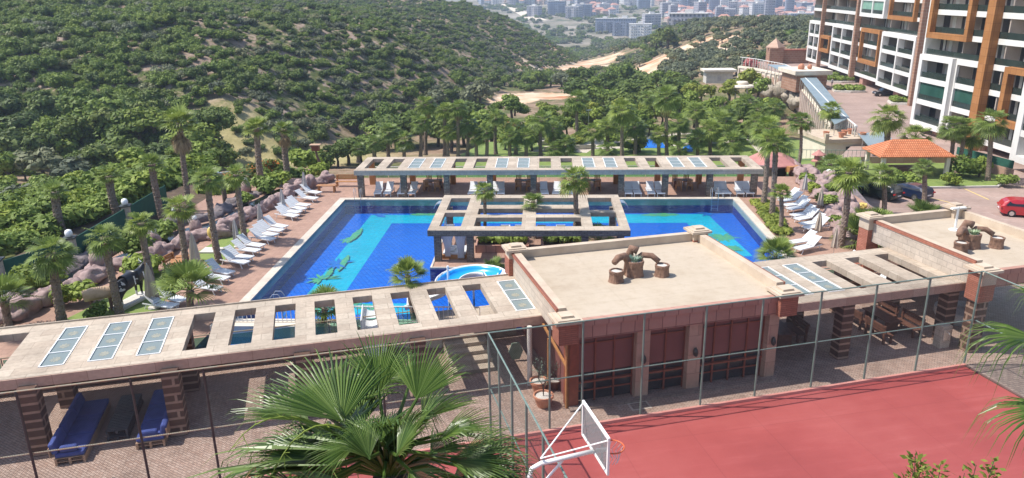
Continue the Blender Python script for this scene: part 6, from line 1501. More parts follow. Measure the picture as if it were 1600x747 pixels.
for i, (x, y) in enumerate([(1256, 307), (1280, 332), (1277, 372), (1302, 400)]): place(UB if i else UG, ub if i else ug, G(x, y, 0), 0.3*i, f'closed beige umbrella, {ORD[i]} from the far end beside the right-hand rocks', 'closed umbrellas beside the right-hand rocks', 0.80)
# rocks
RK = []
for i in range(5):
    b = MB(); b.blob((0, 0, 0.35), (0.95+0.15*(i % 2), 0.75, 0.60+0.08*(i % 3)), 0.50, 1.0, 30+i, 22, 14, 0.3); RK.append(b.mesh('boulder', M['rock']))
    RK[-1].polygons.foreach_set('use_smooth', [True]*len(RK[-1].polygons))
RKD = []
for i in range(3):
    b = MB(); b.blob((0, 0, 0.3), (1.0, 0.8, 0.55), 0.5, 1.2, 40+i, 16, 9, 0.3); RKD.append(b.mesh('dark_boulder', M['rockdark']))
    RKD[-1].polygons.foreach_set('use_smooth', [True]*len(RKD[-1].polygons))
def boulder(p, s, label, group, dark=False, rz=None):
    o = bpy.data.objects.new('boulder', rnd.choice(RKD if dark else RK)); COL.objects.link(o); o.location = p; o.scale = s if hasattr(s, '__len__') else (s,)*3
    o.rotation_euler = (rnd.uniform(-0.2, 0.2), rnd.uniform(-0.2, 0.2), rnd.random()*6.28 if rz is None else rz); return tag(o, label, 'rock', group)
def chain(pix, step, z, s0, s1, lab, grp, dark=False, zoff=0):
    P = [G(x, y, z) for x, y in pix]; k = 0; carry = 0
    for a, b in zip(P[:-1], P[1:]):
        L = (b-a).length; d = carry
        while d < L:
            p = a.lerp(b, d/L); s = rnd.uniform(s0, s1); k += 1
            ang = math.atan2((b-a).y, (b-a).x)
            boulder((p.x+rnd.uniform(-.15, .15), p.y+rnd.uniform(-.15, .15), z+zoff), (s*1.15, s*0.95, s*rnd.uniform(0.8, 1.25)), lab.format(ORD[min(k-1, 29)]), grp, dark, ang+rnd.uniform(-0.3, 0.3)); d += step*s
        carry = d-L
chain([(-10, 512), (60, 482), (128, 452), (165, 425), (222, 415), (262, 398)], 1.55, -0.05, 0.75, 1.05, 'pink grey boulder edging the left path, {} from the left border', 'boulders edging the left path')
chain([(262, 398), (300, 376), (345, 372), (372, 350), (420, 325), (450, 308), (500, 287), (530, 282)], 1.5, -0.05, 0.62, 0.9, 'pink grey boulder left of the pool loungers, {} counting away', 'boulders left of the loungers')
chain([(20, 470), (100, 432), (150, 405), (215, 385), (270, 360), (330, 345), (380, 318), (425, 298)], 1.9, -0.25, 0.6, 0.95, 'dark grey boulder across the stream, {} from the left border', 'dark boulders across the stream', True)
# stream bed with dark water
sb = MB(); Ls = []; Rs = []
for x, y in ((-20, 492), (60, 460), (130, 432), (200, 405), (290, 365), (350, 350), (400, 322), (450, 298)):
    p = G(x, y, -0.02); Ls.append((p.x-0.9, p.y+0.5, 0.035)); Rs.append((p.x+0.9, p.y-0.5, 0.035))
sb.ribbon(Rs, Ls); m_, nt_, bs, _ = mk('dark_stream_water'); bs.inputs['Base Color'].default_value = (0.012, 0.016, 0.02, 1); bs.inputs['Roughness'].default_value = 0.12
M['streamwater'] = m_; o = sb.build('stream_water', m_); tag(o, kind='structure')
# left bank beyond the stream, with green screen fence and lamp posts
slabpoly('left_bank', [(-27.6, 30), (-27.6, 58), (-27.6, 65.6), (-31.5, 68), (-34.5, 52), (-35.5, 34), (-35.5, 30)], -2.6, -0.35, M['soil'])
SCR = [(-40, 478), (5, 455), (118, 415), (202, 362), (268, 345), (330, 322)]
gf = empty('screen_fence', G(60, 430, -0.35), 0, 'dark green cloth screen fence between stone posts with white lamps', 'fence'); gl0 = Vector(gf.location)
SP = [G(x, y, -0.35) for x, y in ((-60, 482), (5, 455), (118, 417), (203, 362))]
SP.append(SP[-1]+(SP[-1]-SP[-2])*0.9)
b = MB()
for a, c in zip(SP[:-1], SP[1:]):
    a, c = a-gl0, c-gl0; b.bar(a+Vector((0, 0, 0.9)), c+Vector((0, 0, 0.9)), 0.05, 1.75)
b.build('cloth_panel', M['greenmesh'], gf)
def lamp_globe(parent, x, y, z, s=1.0):
    b = MB(); b.lathe([(0.10*s, 0), (0.17*s, 0.06*s), (0.19*s, 0.2*s), (0.15*s, 0.33*s), (0.05*s, 0.38*s)], 10, (x, y, z)); return b.build('lamp_globe', M['globe'], parent, smooth=True)
for i, p in enumerate(SP[1:4]):
    t = empty('lamp_post', p, 0.3, ['stone post with white lamp at the left border end of the green screen', 'stone post with white lamp in the middle of the green screen', 'stone post with white lamp at the far end of the green screen'][i], 'lamp post')
    b = MB(); b.cbox((0, 0, 0.95), (0.5, 0.5, 1.9)); b.build('post', M['bandstone'], t)
    b = MB(); b.cbox((0, 0, 1.95), (0.72, 0.72, 0.09)); b.build('cap', M['darksteel'], t); lamp_globe(t, 0, 0, 2.0, 1.25)
for i, (x, y, hh) in enumerate([(42, 470, 1.1), (154, 428, 1.3), (308, 366, 1.0), (244, 385, 0.9), (386, 300, 0.9), (275, 352, 1.0)]):
    t = empty('rock_lamp', G(x, y, 0), 0, f'white lamp on a pink rock pedestal by the left stream, {["nearest the left border", "beside the log feeder", "left of the yellow statue", "below the far lamp post", "farthest along the stream", "across from the picnic table"][i]}', 'garden lamp')
    b = MB(); b.blob((0, 0, hh*0.5), (0.42, 0.42, hh*0.62), 0.3, 1.3, i); b.build('pedestal', M['rock'], t, smooth=True); lamp_globe(t, 0, 0, hh*1.02, 0.9)
# right rocks and stream
chain([(1262, 268), (1282, 290), (1283, 312), (1303, 330), (1300, 352), (1322, 370), (1320, 392)], 1.6, -0.2, 0.75, 1.05, 'pink boulder beside the right-hand loungers, {} counting nearer', 'boulders beside the right-hand loungers')
chain([(1238, 262), (1250, 278), (1262, 300)], 1.4, -0.05, 0.6, 0.85, 'pink boulder near the pink-roofed kiosk, {} from it', 'boulders near the pink-roofed kiosk')
chain([(1292, 282), (1312, 300), (1322, 322), (1328, 345)], 1.5, -0.2, 0.6, 0.85, 'large pink boulder between right-hand stream and cars, {} from the lantern', 'boulders between stream and cars')
rb = MB(); Ls = []; Rs = []
for x, y in ((1262, 285), (1285, 292), (1300, 315), (1318, 338), (1330, 360)):
    p = G(x, y, 0.0); Ls.append((p.x-1.0, p.y-0.2, 0.05)); Rs.append((p.x+1.0, p.y+0.2, 0.05))
m_, nt_, bs, _ = mk('pale_stream_bed'); bs.inputs['Base Color'].default_value = (0.16, 0.22, 0.23, 1); bs.inputs['Roughness'].default_value = 0.15
rb.ribbon(Ls, Rs); o = rb.build('cascade_water', m_); tag(o, kind='structure')
slabpoly('rock_bed', [(24.6, 42.4), (25.3, 43), (25.3, 58), (26.6, 65.7), (24.6, 61)], -9.6, -0.4, M['rockdark'])
for i, (x, y) in enumerate(((1272, 300), (1289, 322), (1310, 352), (1262, 288), (1296, 300))):
    plant(TR['bush'][i % 2], tuple(G(x, y, 0.1)), 0.5+0.1*(i % 2), None, f'small bright green bush among the right-hand rocks, {ORD[i]} from the lantern', 'bush', 'bushes among the right-hand rocks', 'leafy_bush')
for i, (x, y, s, k) in enumerate(((222, 432, 0.9, 'bush'), (118, 476, 0.8, 'bush'), (60, 462, 0.8, 'dkbush'), (262, 372, 0.8, 'bush'), (205, 405, 0.8, 'dkbush'), (150, 500, 0.38, 'dkbush'), (385, 318, 0.6, 'bush'), (1330, 300, 0.4, 'bush'), (420, 300, 0.9, 'bush'), (440, 290, 0.8, 'bush'), (500, 276, 0.8, 'bush'), (1222, 262, 0.7, 'yellow'), (1180, 250, 0.5, 'light'))):
    plant(TR[k][i % 2], tuple(G(x, y, 0.0 if x < 1300 else -1.0)), s*(0.45 if k in ('yellow', 'light') else 1), None, ['bright bush between the boulders behind the cow statue', 'bright bush beside the large boulders at the left path', 'dark bush at the left border stream', 'bright bush left of the picnic table by the stream', 'dark bush behind the log feeder', 'dark clipped bush under the log feeder', 'small bush behind the loungers by the stream', 'small bush beside the black car', 'round bush below the two tall palms', 'second round bush below the two tall palms', 'round bush by the far left planter', 'yellow green shrub behind the pink-roofed kiosk', 'light green shrub at the end of the far pergola'][i], 'bush', None, 'leafy_bush')
# hedges: island and right bed
def hedge(name, x0, x1, y0, y1, h, z, label, m='leafyellow', seed=0, dens=260):
    L = []; n = max(2, int((x1-x0)/0.8)); k = max(1, int((y1-y0)/0.8))
    for i in range(n):
        for j in range(k): L.append((lerp(x0, x1, (i+.5)/n), lerp(y0, y1, (j+.5)/k), h*0.5, (x1-x0)/n*0.68, (y1-y0)/k*0.68, h*0.5))
    me_ = cloud_mesh(name, L, int(dens*n*k*0.6), 0.10, M[m], seed, 0.85); o = bpy.data.objects.new(name, me_); COL.objects.link(o); o.location = (0, 0, z); return tag(o, label, 'hedge')
hedge('hedge', -4.2, -1.2, 45.6, 46.9, 0.7, 0.45, 'bright green hedge in the planter on the left half of the island', 'leaflight', 1); hedge('hedge', 0.0, 2.6, 45.6, 46.9, 0.7, 0.45, 'bright green hedge in the planter on the right half of the island', 'leaflight', 2)
for i, (a, c) in enumerate(((-4.4, -1.0), (-0.2, 2.8))):
    o = empty('stone_planter', ((a+c)/2, 46.2, 0.02), 0, ['pink tiled planter box under the left island hedge', 'pink tiled planter box under the right island hedge'][i], 'planter'); b = MB(); w = (c-a)/2
    b.box(-w, w, -0.85, -0.7, 0, 0.5); b.box(-w, w, 0.7, 0.85, 0, 0.5); b.box(-w, -w+0.15, -0.7, 0.7, 0, 0.5); b.box(w-0.15, w, -0.7, 0.7, 0, 0.5); b.build('box', M['pinkpanel'], o); b = MB(); b.box(-w+0.15, w-0.15, -0.7, 0.7, 0, 0.42); b.build('soil', M['soil'], o)
for seg, (a, c) in enumerate(((316, 334), (334, 352), (352, 368))):
    p, q = G(1188+seg*12, a, 0), G(1203+seg*12, c, 0)
    hedge('low_hedge', min(p.x, q.x)-0.7, max(p.x, q.x)+0.5, q.y, p.y, 0.35, 0.02, f'yellow green ground hedge, {["far", "middle", "near"][seg]} part of the bed right of the pool', 'leafyellow', 5+seg, 200)
# chrome ladders and water spouts
def ladder(x, y, rz, label):
    t = empty('pool_ladder', (x, y, 0.03), rz, label, 'ladder')
    for s in (-0.25, 0.25):
        b = MB(); b.tube([(s, 0.55, 0), (s, 0.55, 0.6), (s, 0.40, 0.82), (s, 0.1, 0.82), (s, -0.05, 0.6), (s, -0.05, -1.0)], 0.025, 7); b.build('rail', M['steel'], t)
    b = MB()
    for k in range(3): b.box(-0.25, 0.25, -0.1, 0.0, -0.25-k*0.28, -0.22-k*0.28)
    b.build('treads', M['steel'], t)
ladder(-15.0, 58.25, 0, 'chrome pool ladder at the far left corner of the pool'); ladder(13.4, 58.25, 0, 'chrome pool ladder at the far right corner of the pool')
ladder(-13.9, 36.6, R_(90), 'chrome pool ladder by the near left edge of the pool')
for i, (x, s) in enumerate(((-7.6, 1), (5.6, -1))):
    t = empty('water_spout', (x+0.3*s, 50.8, 0.0), 0, ['arched chrome water spout at the left end of the island', 'arched chrome water spout at the right end of the island'][i], 'water spout')
    b = MB(); b.ribbon([(0.9*s*math.cos(a)*0.55-0.0*s, -0.35, 1.1+0.95*math.sin(a)*0.8) for a in np.linspace(-0.9, 2.6, 14)], [(0.9*s*math.cos(a)*0.55-0.0*s, 0.35, 1.1+0.95*math.sin(a)*0.8) for a in np.linspace(-0.9, 2.6, 14)])
    o = b.build('spout', M['steel'], t); sd = o.modifiers.new('t', 'SOLIDIFY'); sd.thickness = 0.05
    b = MB(); b.tube([(0.31*s, 0, -0.3), (0.31*s, 0, 0.55)], 0.07, 8); b.build('foot', M['steel'], t)
# white railing on the pool edge wall
wr = empty('white_railing', (-16.4, 34.05, 0.32), 0, 'white metal railing on the wall between the main pool and the splash pool', 'railing')
b = MB(); b.box(0, 13.2, -0.03, 0.03, 0.85, 0.9); b.box(0, 13.2, -0.025, 0.025, 0.08, 0.12)
for k in range(60): b.box(k*0.224, k*0.224+0.03, -0.015, 0.015, 0.0, 0.85)
b.build('bars', M['whitepaint'], wr)
# water slide
ws = empty('water_slide', (-4.15, 36.75, 0.3), 0, 'blue and white curved water slide beside the island', 'water slide')
def flume(pts, w, m, name, parent, h=0.35, th=0.05):
    P = [Vector(p) for p in pts]; vs = []; fs = []; n = 9
    for i, p in enumerate(P):
        t = (P[min(i+1, len(P)-1)]-P[max(i-1, 0)]); t.z = 0; t.normalize(); s = Vector((-t.y, t.x, 0))
        for k in range(n):
            a = math.pi*k/(n-1); vs.append(p+s*(-math.cos(a)*w)+Vector((0, 0, h*(1-math.sin(a)))))
    for i in range(len(P)-1):
        for k in range(n-1): fs.append((i*n+k, i*n+k+1, (i+1)*n+k+1, (i+1)*n+k))
    mb = MB(); mb.add(vs, fs); o = mb.build(name, m, parent, smooth=True); sd = o.modifiers.new('t', 'SOLIDIFY'); sd.thickness = th; sd.offset = 1; return o
def arc(cx, cy, r, a0, a1, z0, z1, n=14): return [(cx+r*math.cos(lerp(a0, a1, i/n)), cy+r*math.sin(lerp(a0, a1, i/n)), lerp(z0, z1, i/n)) for i in range(n+1)]
flume(arc(0.3, 0.1, 1.25, R_(195), R_(25), 0.75, 1.15), 0.5, M['slideblue'], 'blue_flume', ws, 0.36)
flume(arc(0.3, 0.1, 1.25, R_(205), R_(15), 0.70, 1.10), 0.60, M['white'], 'white_shell', ws, 0.46)
flume([(1.45, 0.62, 1.15), (1.62, 0.2, 1.1), (1.7, -0.2, 0.95), (1.72, -0.42, 0.8)], 0.5, M['white'], 'white_flume', ws, 0.4)
flume([(-0.92, -0.2, 0.75), (-1.3, -0.6, 0.6), (-2.2, -0.9, 0.3), (-3.0, -0.95, 0.05)], 0.55, M['white'], 'white_flume', ws, 0.4)
for (x, y, h) in ((-1.0, 0.9, 1.7), (0.3, 1.3, 0.85), (1.6, 0.9, 1.0)):
    b = MB(); b.tube([(x, y, -1.1), (x, y, h)], 0.12 if h > 1.8 else 0.06, 10); b.build('support_post', M['concrete'] if h > 1.8 else M['whitepaint'], ws)
b = MB(); b.box(1.9, 3.2, -0.25, 0.9, 0.9, 1.0); b.build('platform', M['concrete'], ws)
for k in range(4):
    b = MB(); b.box(3.22+k*0.22, 3.42+k*0.22, 0.0, 0.7, 0.1+0.22*(3-k), 0.15+0.22*(3-k)); b.build('tread', M['steel'], ws)
b = MB(); b.tube([(3.1, 0.0, 1.6), (4.1, 0.0, 0.8)], 0.03, 6); b.tube([(3.1, 0.75, 1.6), (4.1, 0.75, 0.8)], 0.03, 6); b.build('ladder_rail', M['steel'], ws)
s2 = empty('small_slide', (-8.6, 32.4, -0.3), 0, 'small white children slide standing in the splash pool', 'water slide')
flume([(0.2, 1.6, 1.3), (0.3, 0.7, 0.9), (0.5, -0.2, 0.45), (0.8, -1.0, 0.15)], 0.5, M['white'], 'chute', s2, 0.35); b = MB(); b.tube([(0.2, 1.7, -0.8), (0.2, 1.7, 1.3)], 0.08, 8); b.build('post', M['steel'], s2)
# ---- wooden things
def bench(p, rz, label, L=1.7, m='wood', back=True, s=1.0):
    t = empty('wooden_bench', p, rz, label, 'bench'); t.scale = (s,)*3
    b = MB()
    for k in range(3): b.box(-L/2, L/2, -0.22+k*0.15, -0.09+k*0.15, 0.42, 0.46)
    b.build('seat', M[m], t)
    if back:
        b = MB()
        for k in range(3): b.box(-L/2, L/2, 0.24+k*0.03, 0.28+k*0.03, 0.56+k*0.15, 0.68+k*0.15)
        b.build('backrest', M[m], t)
    for x in (-L/2+0.12, L/2-0.12):
        b = MB(); b.box(x-0.05, x+0.05, -0.22, -0.12, 0, 0.42); b.box(x-0.05, x+0.05, 0.2, 0.30, 0, 0.95 if back else 0.42); b.build('leg', M[m], t)
    return t
def table(p, rz, label, L=1.6, W=0.8, m='wood', h=0.75):
    t = empty('wooden_table', p, rz, label, 'table'); b = MB()
    for k in range(5): b.box(-L/2, L/2, -W/2+k*W/5, -W/2+(k+1)*W/5-0.02, h-0.05, h)
    b.build('top', M[m], t)
    for x in (-L/2+0.15, L/2-0.15):
        for y in (-W/2+0.1, W/2-0.1):
            b = MB(); b.box(x-0.05, x+0.05, y-0.05, y+0.05, 0, h-0.051); b.build('leg', M[m], t)
    return t
bench(G(541, 295, 0)+Vector((0, 0.8, 0)), 0, 'long varnished bench against the glass railing, left of the far pergola', 2.2)
table(G(511, 300, 0), 0, 'small varnished side table beside the far left loungers', 1.6, 0.6, h=0.6)
table(G(290, 424, 0), R_(20), 'wooden picnic table under the large closed tan umbrella', 1.5, 0.8)
bench(G(272, 422, 0), R_(80), 'wooden bench at the left end of the picnic table', 1.1); 
bench(G(295, 410, 0), R_(15), 'backless wooden bench behind the picnic table', 1.4, back=False)
# dining groups under the far pergola
def chair_proto():
    t = empty('garden_chair', (0, 0, 0), 0, 'x', 'chair'); b = MB(); b.box(-0.24, 0.24, -0.24, 0.24, 0.42, 0.46); b.build('seat', M['wood'], t)
    b = MB()
    for k in range(4): b.box(-0.22+k*0.12, -0.14+k*0.12, 0.21, 0.24, 0.47, 0.95)
    b.box(-0.24, 0.24, 0.205, 0.245, 0.951, 1.0); b.build('backrest', M['wood'], t)
    for x in (-0.21, 0.21):
        for y in (-0.21, 0.21): b = MB(); b.box(x-0.025, x+0.025, y-0.025, y+0.025, 0, 0.42); b.build('leg', M['wood'], t)
    return t
CHP = chair_proto(); chf = [True]
for i, x in enumerate((675, 818, 926, 1070)):
    p = G(x, 300, 0); p.y = 61.6
    table((p.x, p.y, 0), 0, f'dark wooden dining table under the far pergola, {ORD[i]} from the left', 1.5, 0.85, 'darkwood')
    for j, (dx, dy, rz) in enumerate(((-0.45, -0.75, 180), (0.45, -0.75, 180), (-0.45, 0.75, 0), (0.45, 0.75, 0), (1.05, 0, -90))):
        if i == 2 and j == 4: continue
        place(CHP, chf, (p.x+dx, p.y+dy, 0.001), R_(rz)+rnd.uniform(-0.2, 0.2), f'slatted garden chair, {ORD[j]} around the {ORD[i]} dining table from the left under the far pergola', 'garden chairs under the far pergola')
# ---- terrace: blue pallet sofas and table (u,v frame)
def pallet(mb, x0, x1, y0, y1, z, h=0.14):
    n = max(2, int((y1-y0)/0.13))
    for k in range(n): a = y0+(y1-y0)*k/n; mb.box(x0, x1, a, a+(y1-y0)/n-0.03, z+h-0.02, z+h)
    for q in (x0, (x0+x1)/2-0.04, x1-0.08): mb.box(q, q+0.08, y0, y1, z, z+h-0.021)
def sofa(u, v0, v1, side, label, pillow=True):
    t = empty('pallet_sofa', UVP(u, (v0+v1)/2, TZ), TH, label, 'sofa'); L = (v1-v0)/2; w = 0.52
    b = MB(); pallet(b, -w, w, -L, L, 0.0); pallet(b, -w, w, -L, L, 0.145); b.build('pallet_base', M['rawwood'], t)
    n = 3; m = M['bluecloth']
    for k in range(n):
        a = -L+2*L*k/n; b = MB(); b.box(-w+0.02, w-0.0, a+0.02, a+2*L/n-0.02, 0.29, 0.47); b.build('seat_cushion', m, t, bevel=0.06)
        b = MB(); Mx = Matrix.Translation((side*(w-0.06), 0, 0.46)) @ Matrix.Rotation(side*R_(14), 4, 'Y'); b.box(-0.11, 0.11, a+0.03, a+2*L/n-0.03, 0, 0.46, Mx); b.build('back_cushion', m, t, bevel=0.07)
    b = MB(); b.box(side*(w+0.1)-0.03, side*(w+0.1)+0.03, -L, L, 0.3, 0.78) if False else b.bar((side*(w+0.12), -L, 0.55), (side*(w+0.12), L, 0.55), 0.04, 0.4); b.build('back_board', M['rawwood'], t)
    b = MB(); b.box(-0.32, 0.30, -L+0.05, -L+0.28, 0.475, 0.72); b.build('arm_pillow', m, t, bevel=0.08)
    return t
sofa(-10.1, 27.9, 32.0, -1, 'long blue-cushioned pallet sofa left of the dark slatted table')
sofa(-7.35, 28.2, 32.2, 1, 'long blue-cushioned pallet sofa right of the dark slatted table')
t = empty('pallet_table', UVP(-8.72, 30.7, TZ), TH, 'dark slatted pallet table between the two blue sofas', 'table')
for k in range(2):
    b = MB(); pallet(b, -0.40, 0.40, -1.55+k*1.5, -0.1+k*1.5, 0.30, 0.14); pallet(b, -0.40, 0.40, -1.55+k*1.5, -0.1+k*1.5, 0.0, 0.14); b.box(-0.38, -0.3, -1.5+k*1.5, -0.15+k*1.5, 0.141, 0.299); b.box(0.3, 0.38, -1.5+k*1.5, -0.15+k*1.5, 0.141, 0.299); b.build('pallet', M['palletwood'], t)
# ---- picnic tables under the shorter pergola
def picnic(u, v, rz, label, m='darkwood'):
    t = empty('picnic_table', UVP(u, v, TZ), TH+rz, label, 'table'); b = MB()
    for k in range(5): b.box(-1.0, 1.0, -0.4+k*0.16, -0.26+k*0.16, 0.70, 0.75)
    b.build('top', M[m], t)
    for x in (-0.75, 0.75): b = MB(); b.box(x-0.05, x+0.05, -0.35, 0.35, 0, 0.70); b.build('leg', M[m], t)
picnic(27.0, 29.6, R_(90), 'dark wooden picnic table by the right-hand brick corner, under the shorter pergola'); picnic(21.2, 29.8, R_(80), 'dark picnic table in the shade beside the maroon-blind building')
for i, (u, v, rz) in enumerate(((26.1, 28.6, -90), (26.1, 30.3, -90), (27.9, 28.8, 90), (27.9, 30.5, 90), (20.2, 29.4, -95), (22.2, 29.9, 85))):
    bench(UVP(u, v, TZ), TH+R_(rz)+math.pi, ['dark slatted bench nearest the banded pillar, left side of the right picnic table', 'dark slatted bench behind the nearest one, left side of the right picnic table', 'dark slatted bench on the near right side of the right picnic table', 'dark slatted bench on the far right side of the right picnic table', 'dark slatted bench left of the shaded picnic table', 'dark slatted bench right of the shaded picnic table'][i], 1.5, 'darkwood')
t = empty('water_dispenser', UVP(28.35, 27.0, TZ), TH, 'steel and stone water dispenser by the right banded pillar', 'water dispenser')
b = MB(); b.box(-0.28, 0.28, -0.2, 0.25, 0, 1.15); b.build('body', M['bandstone'], t); b = MB(); b.box(-0.2, 0.2, -0.24, -0.202, 0.45, 1.0); b.build('steel_front', M['steel'], t); b = MB(); b.tube([(0, -0.24, 0.85), (0, -0.34, 0.85), (0, -0.36, 0.78)], 0.02, 6); b.build('tap', M['steel'], t)
t = empty('stone_trough', UVP(31.6, 29.4, TZ), TH, 'grey woven-looking round lounge seat in the shade of the right-hand roof', 'seat'); b = MB(); b.lathe([(1.0, 0), (1.15, 0.3), (1.15, 0.62), (0.95, 0.62), (0.85, 0.4), (0.01, 0.4)], 18); b.build('shell', M['greycloth'], t)
# ---- pots by the building corner
for i, (x, y, s) in enumerate(((849, 634, 1.0), (842, 610, 0.95), (866, 606, 0.8))):
    p = G(x, y, TZ); t = empty('potted_plant', p, 0, ['bare-stemmed plant in the nearest round terracotta pot at the building corner', 'bare-stemmed plant in the second terracotta pot behind the nearest', 'bare-stemmed plant in the dark pot against the timber frame'][i], 'potted plant'); t.scale = (s,)*3
    b = MB(); b.lathe([(0.26, 0), (0.40, 0.42), (0.44, 0.44), (0.44, 0.54), (0.38, 0.54), (0.37, 0.46), (0.01, 0.46)], 18); b.build('pot', M['terracotta'] if i < 2 else M['darkwood'], t)
    b = MB(); b.lathe([(0.37, 0.461), (0.01, 0.48)], 14); b.build('pebble_top', M['concrete'], t)
    b = MB(); rn = random.Random(i)
    for k in range(9): a = rn.random()*6.28; b.tube([(0, 0, 0.45), (0.04*math.cos(a), 0.04*math.sin(a), 1.0), (0.32*math.cos(a), 0.32*math.sin(a), rn.uniform(1.3, 1.75))], [0.02, 0.014, 0.005], 4)
    b.build('stems', M['trunktree'], t)
    b = MB()
    for k in range(60):
        a = rn.random()*6.28; r = rn.uniform(0.1, 0.38); p_ = Vector((r*math.cos(a), r*math.sin(a), rn.uniform(1.0, 1.6))); d = Vector((rn.uniform(-1, 1), rn.uniform(-1, 1), rn.uniform(-.6, .6)))*0.07; e_ = d.cross(Vector((0, 0, 1))).normalized()*0.02; b.add([p_, p_+d*0.5+e_, p_+d, p_+d*0.5-e_], [(0, 1, 2, 3)])
    b.build('leaves', M['greyleaf'], t)
t = empty('hexagonal_sign', UVP(8.15, 31.3, TZ), TH, 'hexagonal pale green striped board leaning beside the steps in the shade', 'board'); b = MB()
b.add([(0.36*math.cos(a)*1.0, -0.02, 0.5+0.5*math.sin(a)) for a in [R_(q) for q in (0, 60, 120, 180, 240, 300)]]+[(0.36*math.cos(a)*1.0, 0.03, 0.5+0.5*math.sin(a)) for a in [R_(q) for q in (0, 60, 120, 180, 240, 300)]], [(5, 4, 3, 2, 1, 0), (6, 7, 8, 9, 10, 11)]+[(i, (i+1) % 6, 6+(i+1) % 6, 6+i) for i in range(6)])
b.build('board', mat('sage_board', (0.20, 0.27, 0.20), (0.28, 0.34, 0.27), 3, 0.6), t)
t = empty('manhole_cover', UVP(12.1, 25.9, TZ), TH, 'square paved manhole cover in the shade before the middle pier', 'manhole cover'); b = MB(); b.box(-0.45, 0.45, -0.3, 0.3, 0.0, 0.012); b.build('frame', M['bandstone'], t); b = MB(); b.box(-0.36, 0.36, -0.22, 0.22, 0.013, 0.02); b.build('lid', M['pave2'], t)
for i, (x, y) in enumerate(((722, 520), (779, 512))):
    p = UVP(4.75 if i == 0 else 6.9+0.35, 30.4, 0); 
# ---- cow statue
def skin_body(name, joints, edges, mats, parent=None, loc=(0, 0, 0), rz=0, subd=2, scale=1.0, root=0, color=None):
    me_ = bpy.data.meshes.new(name); me_.from_pydata([j[:3] for j in joints], edges, []); me_.update()
    o = bpy.data.objects.new(name, me_); COL.objects.link(o); me_.materials.append(mats)
    sk = o.modifiers.new('skin', 'SKIN'); me_.skin_vertices[0].data
    for i, j in enumerate(joints):
        r = j[3]; ry = j[4] if len(j) > 4 else r; me_.skin_vertices[0].data[i].radius = (r*0.5, ry*0.5) if False else (r, ry)
        me_.skin_vertices[0].data[i].use_root = (i == root)
    sk.use_smooth_shade = True; sd = o.modifiers.new('sub', 'SUBSURF'); sd.levels = subd; sd.render_levels = subd
    o.location = loc; o.rotation_euler = (0, 0, rz); o.scale = (scale,)*3
    if parent: o.parent = parent
    return o
m_, nt_, bs, _ = mk('cow_hide'); co = coords(nt_); vz = N(nt_, 'ShaderNodeTexVoronoi'); vz.inputs['Scale'].default_value = 1.15; nt_.links.new(co, vz.inputs['Vector'])
sp = N(nt_, 'ShaderNodeSeparateXYZ'); nt_.links.new(co, sp.inputs[0])
lt = N(nt_, 'ShaderNodeMath', operation='LESS_THAN'); nt_.links.new(sp.outputs[2], lt.inputs[0]); lt.inputs[1].default_value = 0.42
lt2 = N(nt_, 'ShaderNodeMath', operation='GREATER_THAN'); nt_.links.new(sp.outputs[0], lt2.inputs[0]); lt2.inputs[1].default_value = 1.28
ad = N(nt_, 'ShaderNodeMath', operation='MAXIMUM'); nt_.links.new(lt.outputs[0], ad.inputs[0]); nt_.links.new(lt2.outputs[0], ad.inputs[1])
nz_ = noise_t(nt_, co, 2.6, 2); g2 = N(nt_, 'ShaderNodeMath', operation='GREATER_THAN'); nt_.links.new(nz_, g2.inputs[0]); g2.inputs[1].default_value = 0.66
ad2 = N(nt_, 'ShaderNodeMath', operation='MAXIMUM'); nt_.links.new(ad.outputs[0], ad2.inputs[0]); nt_.links.new(g2.outputs[0], ad2.inputs[1])
nt_.links.new(mixc(nt_, ad2.outputs[0], (0.012, 0.012, 0.016), (0.55, 0.55, 0.56)), bs.inputs['Base Color']); bs.inputs['Roughness'].default_value = 0.35
cw0 = G(186, 484, 0); cw1 = G(226, 463, 0); ca_ = math.atan2((cw1-cw0).y, (cw1-cw0).x); cm_ = (cw0+cw1)/2
cow = empty('cow_statue', (cm_.x, cm_.y, 0.03), ca_, 'black and white painted cow statue on a stone slab on the left lawn', 'statue'); cow.scale = (1.05,)*3
b = MB(); b.box(-1.15, 1.15, -0.42, 0.42, 0, 0.15); b.build('plinth', M['concrete'], cow, bevel=0.02)
J = [(0, 0, 1.22, .36, .40), (0.55, 0, 1.25, .32, .36), (-0.6, 0, 1.24, .28, .34), (0.85, 0, 1.34, .24, .26), (1.08, 0, 1.56, .15, .17), (1.26, 0, 1.70, .14, .15), (1.45, 0, 1.60, .10, .11), (1.6, 0, 1.50, .085, .09),
     (0.62, 0.2, 0.85, .11), (0.64, 0.2, 0.55, .065), (0.62, 0.2, 0.24, .055), (0.66, 0.2, 0.17, .065), (0.62, -0.2, 0.85, .11), (0.56, -0.2, 0.55, .065), (0.60, -0.2, 0.24, .055), (0.64, -0.2, 0.17, .065),
     (-0.62, 0.21, 0.90, .16), (-0.80, 0.21, 0.58, .075), (-0.72, 0.21, 0.24, .055), (-0.66, 0.21, 0.17, .065), (-0.66, -0.21, 0.90, .16), (-0.88, -0.21, 0.58, .075), (-0.82, -0.21, 0.24, .055), (-0.76, -0.21, 0.17, .065),
     (-0.86, 0, 1.36, .05), (-0.96, 0, 1.1, .03), (-0.98, 0, 0.75, .04)]
E_ = [(0, 1), (0, 2), (1, 3), (3, 4), (4, 5), (5, 6), (6, 7), (1, 8), (8, 9), (9, 10), (10, 11), (1, 12), (12, 13), (13, 14), (14, 15), (2, 16), (16, 17), (17, 18), (18, 19), (2, 20), (20, 21), (21, 22), (22, 23), (2, 24), (24, 25), (25, 26)]
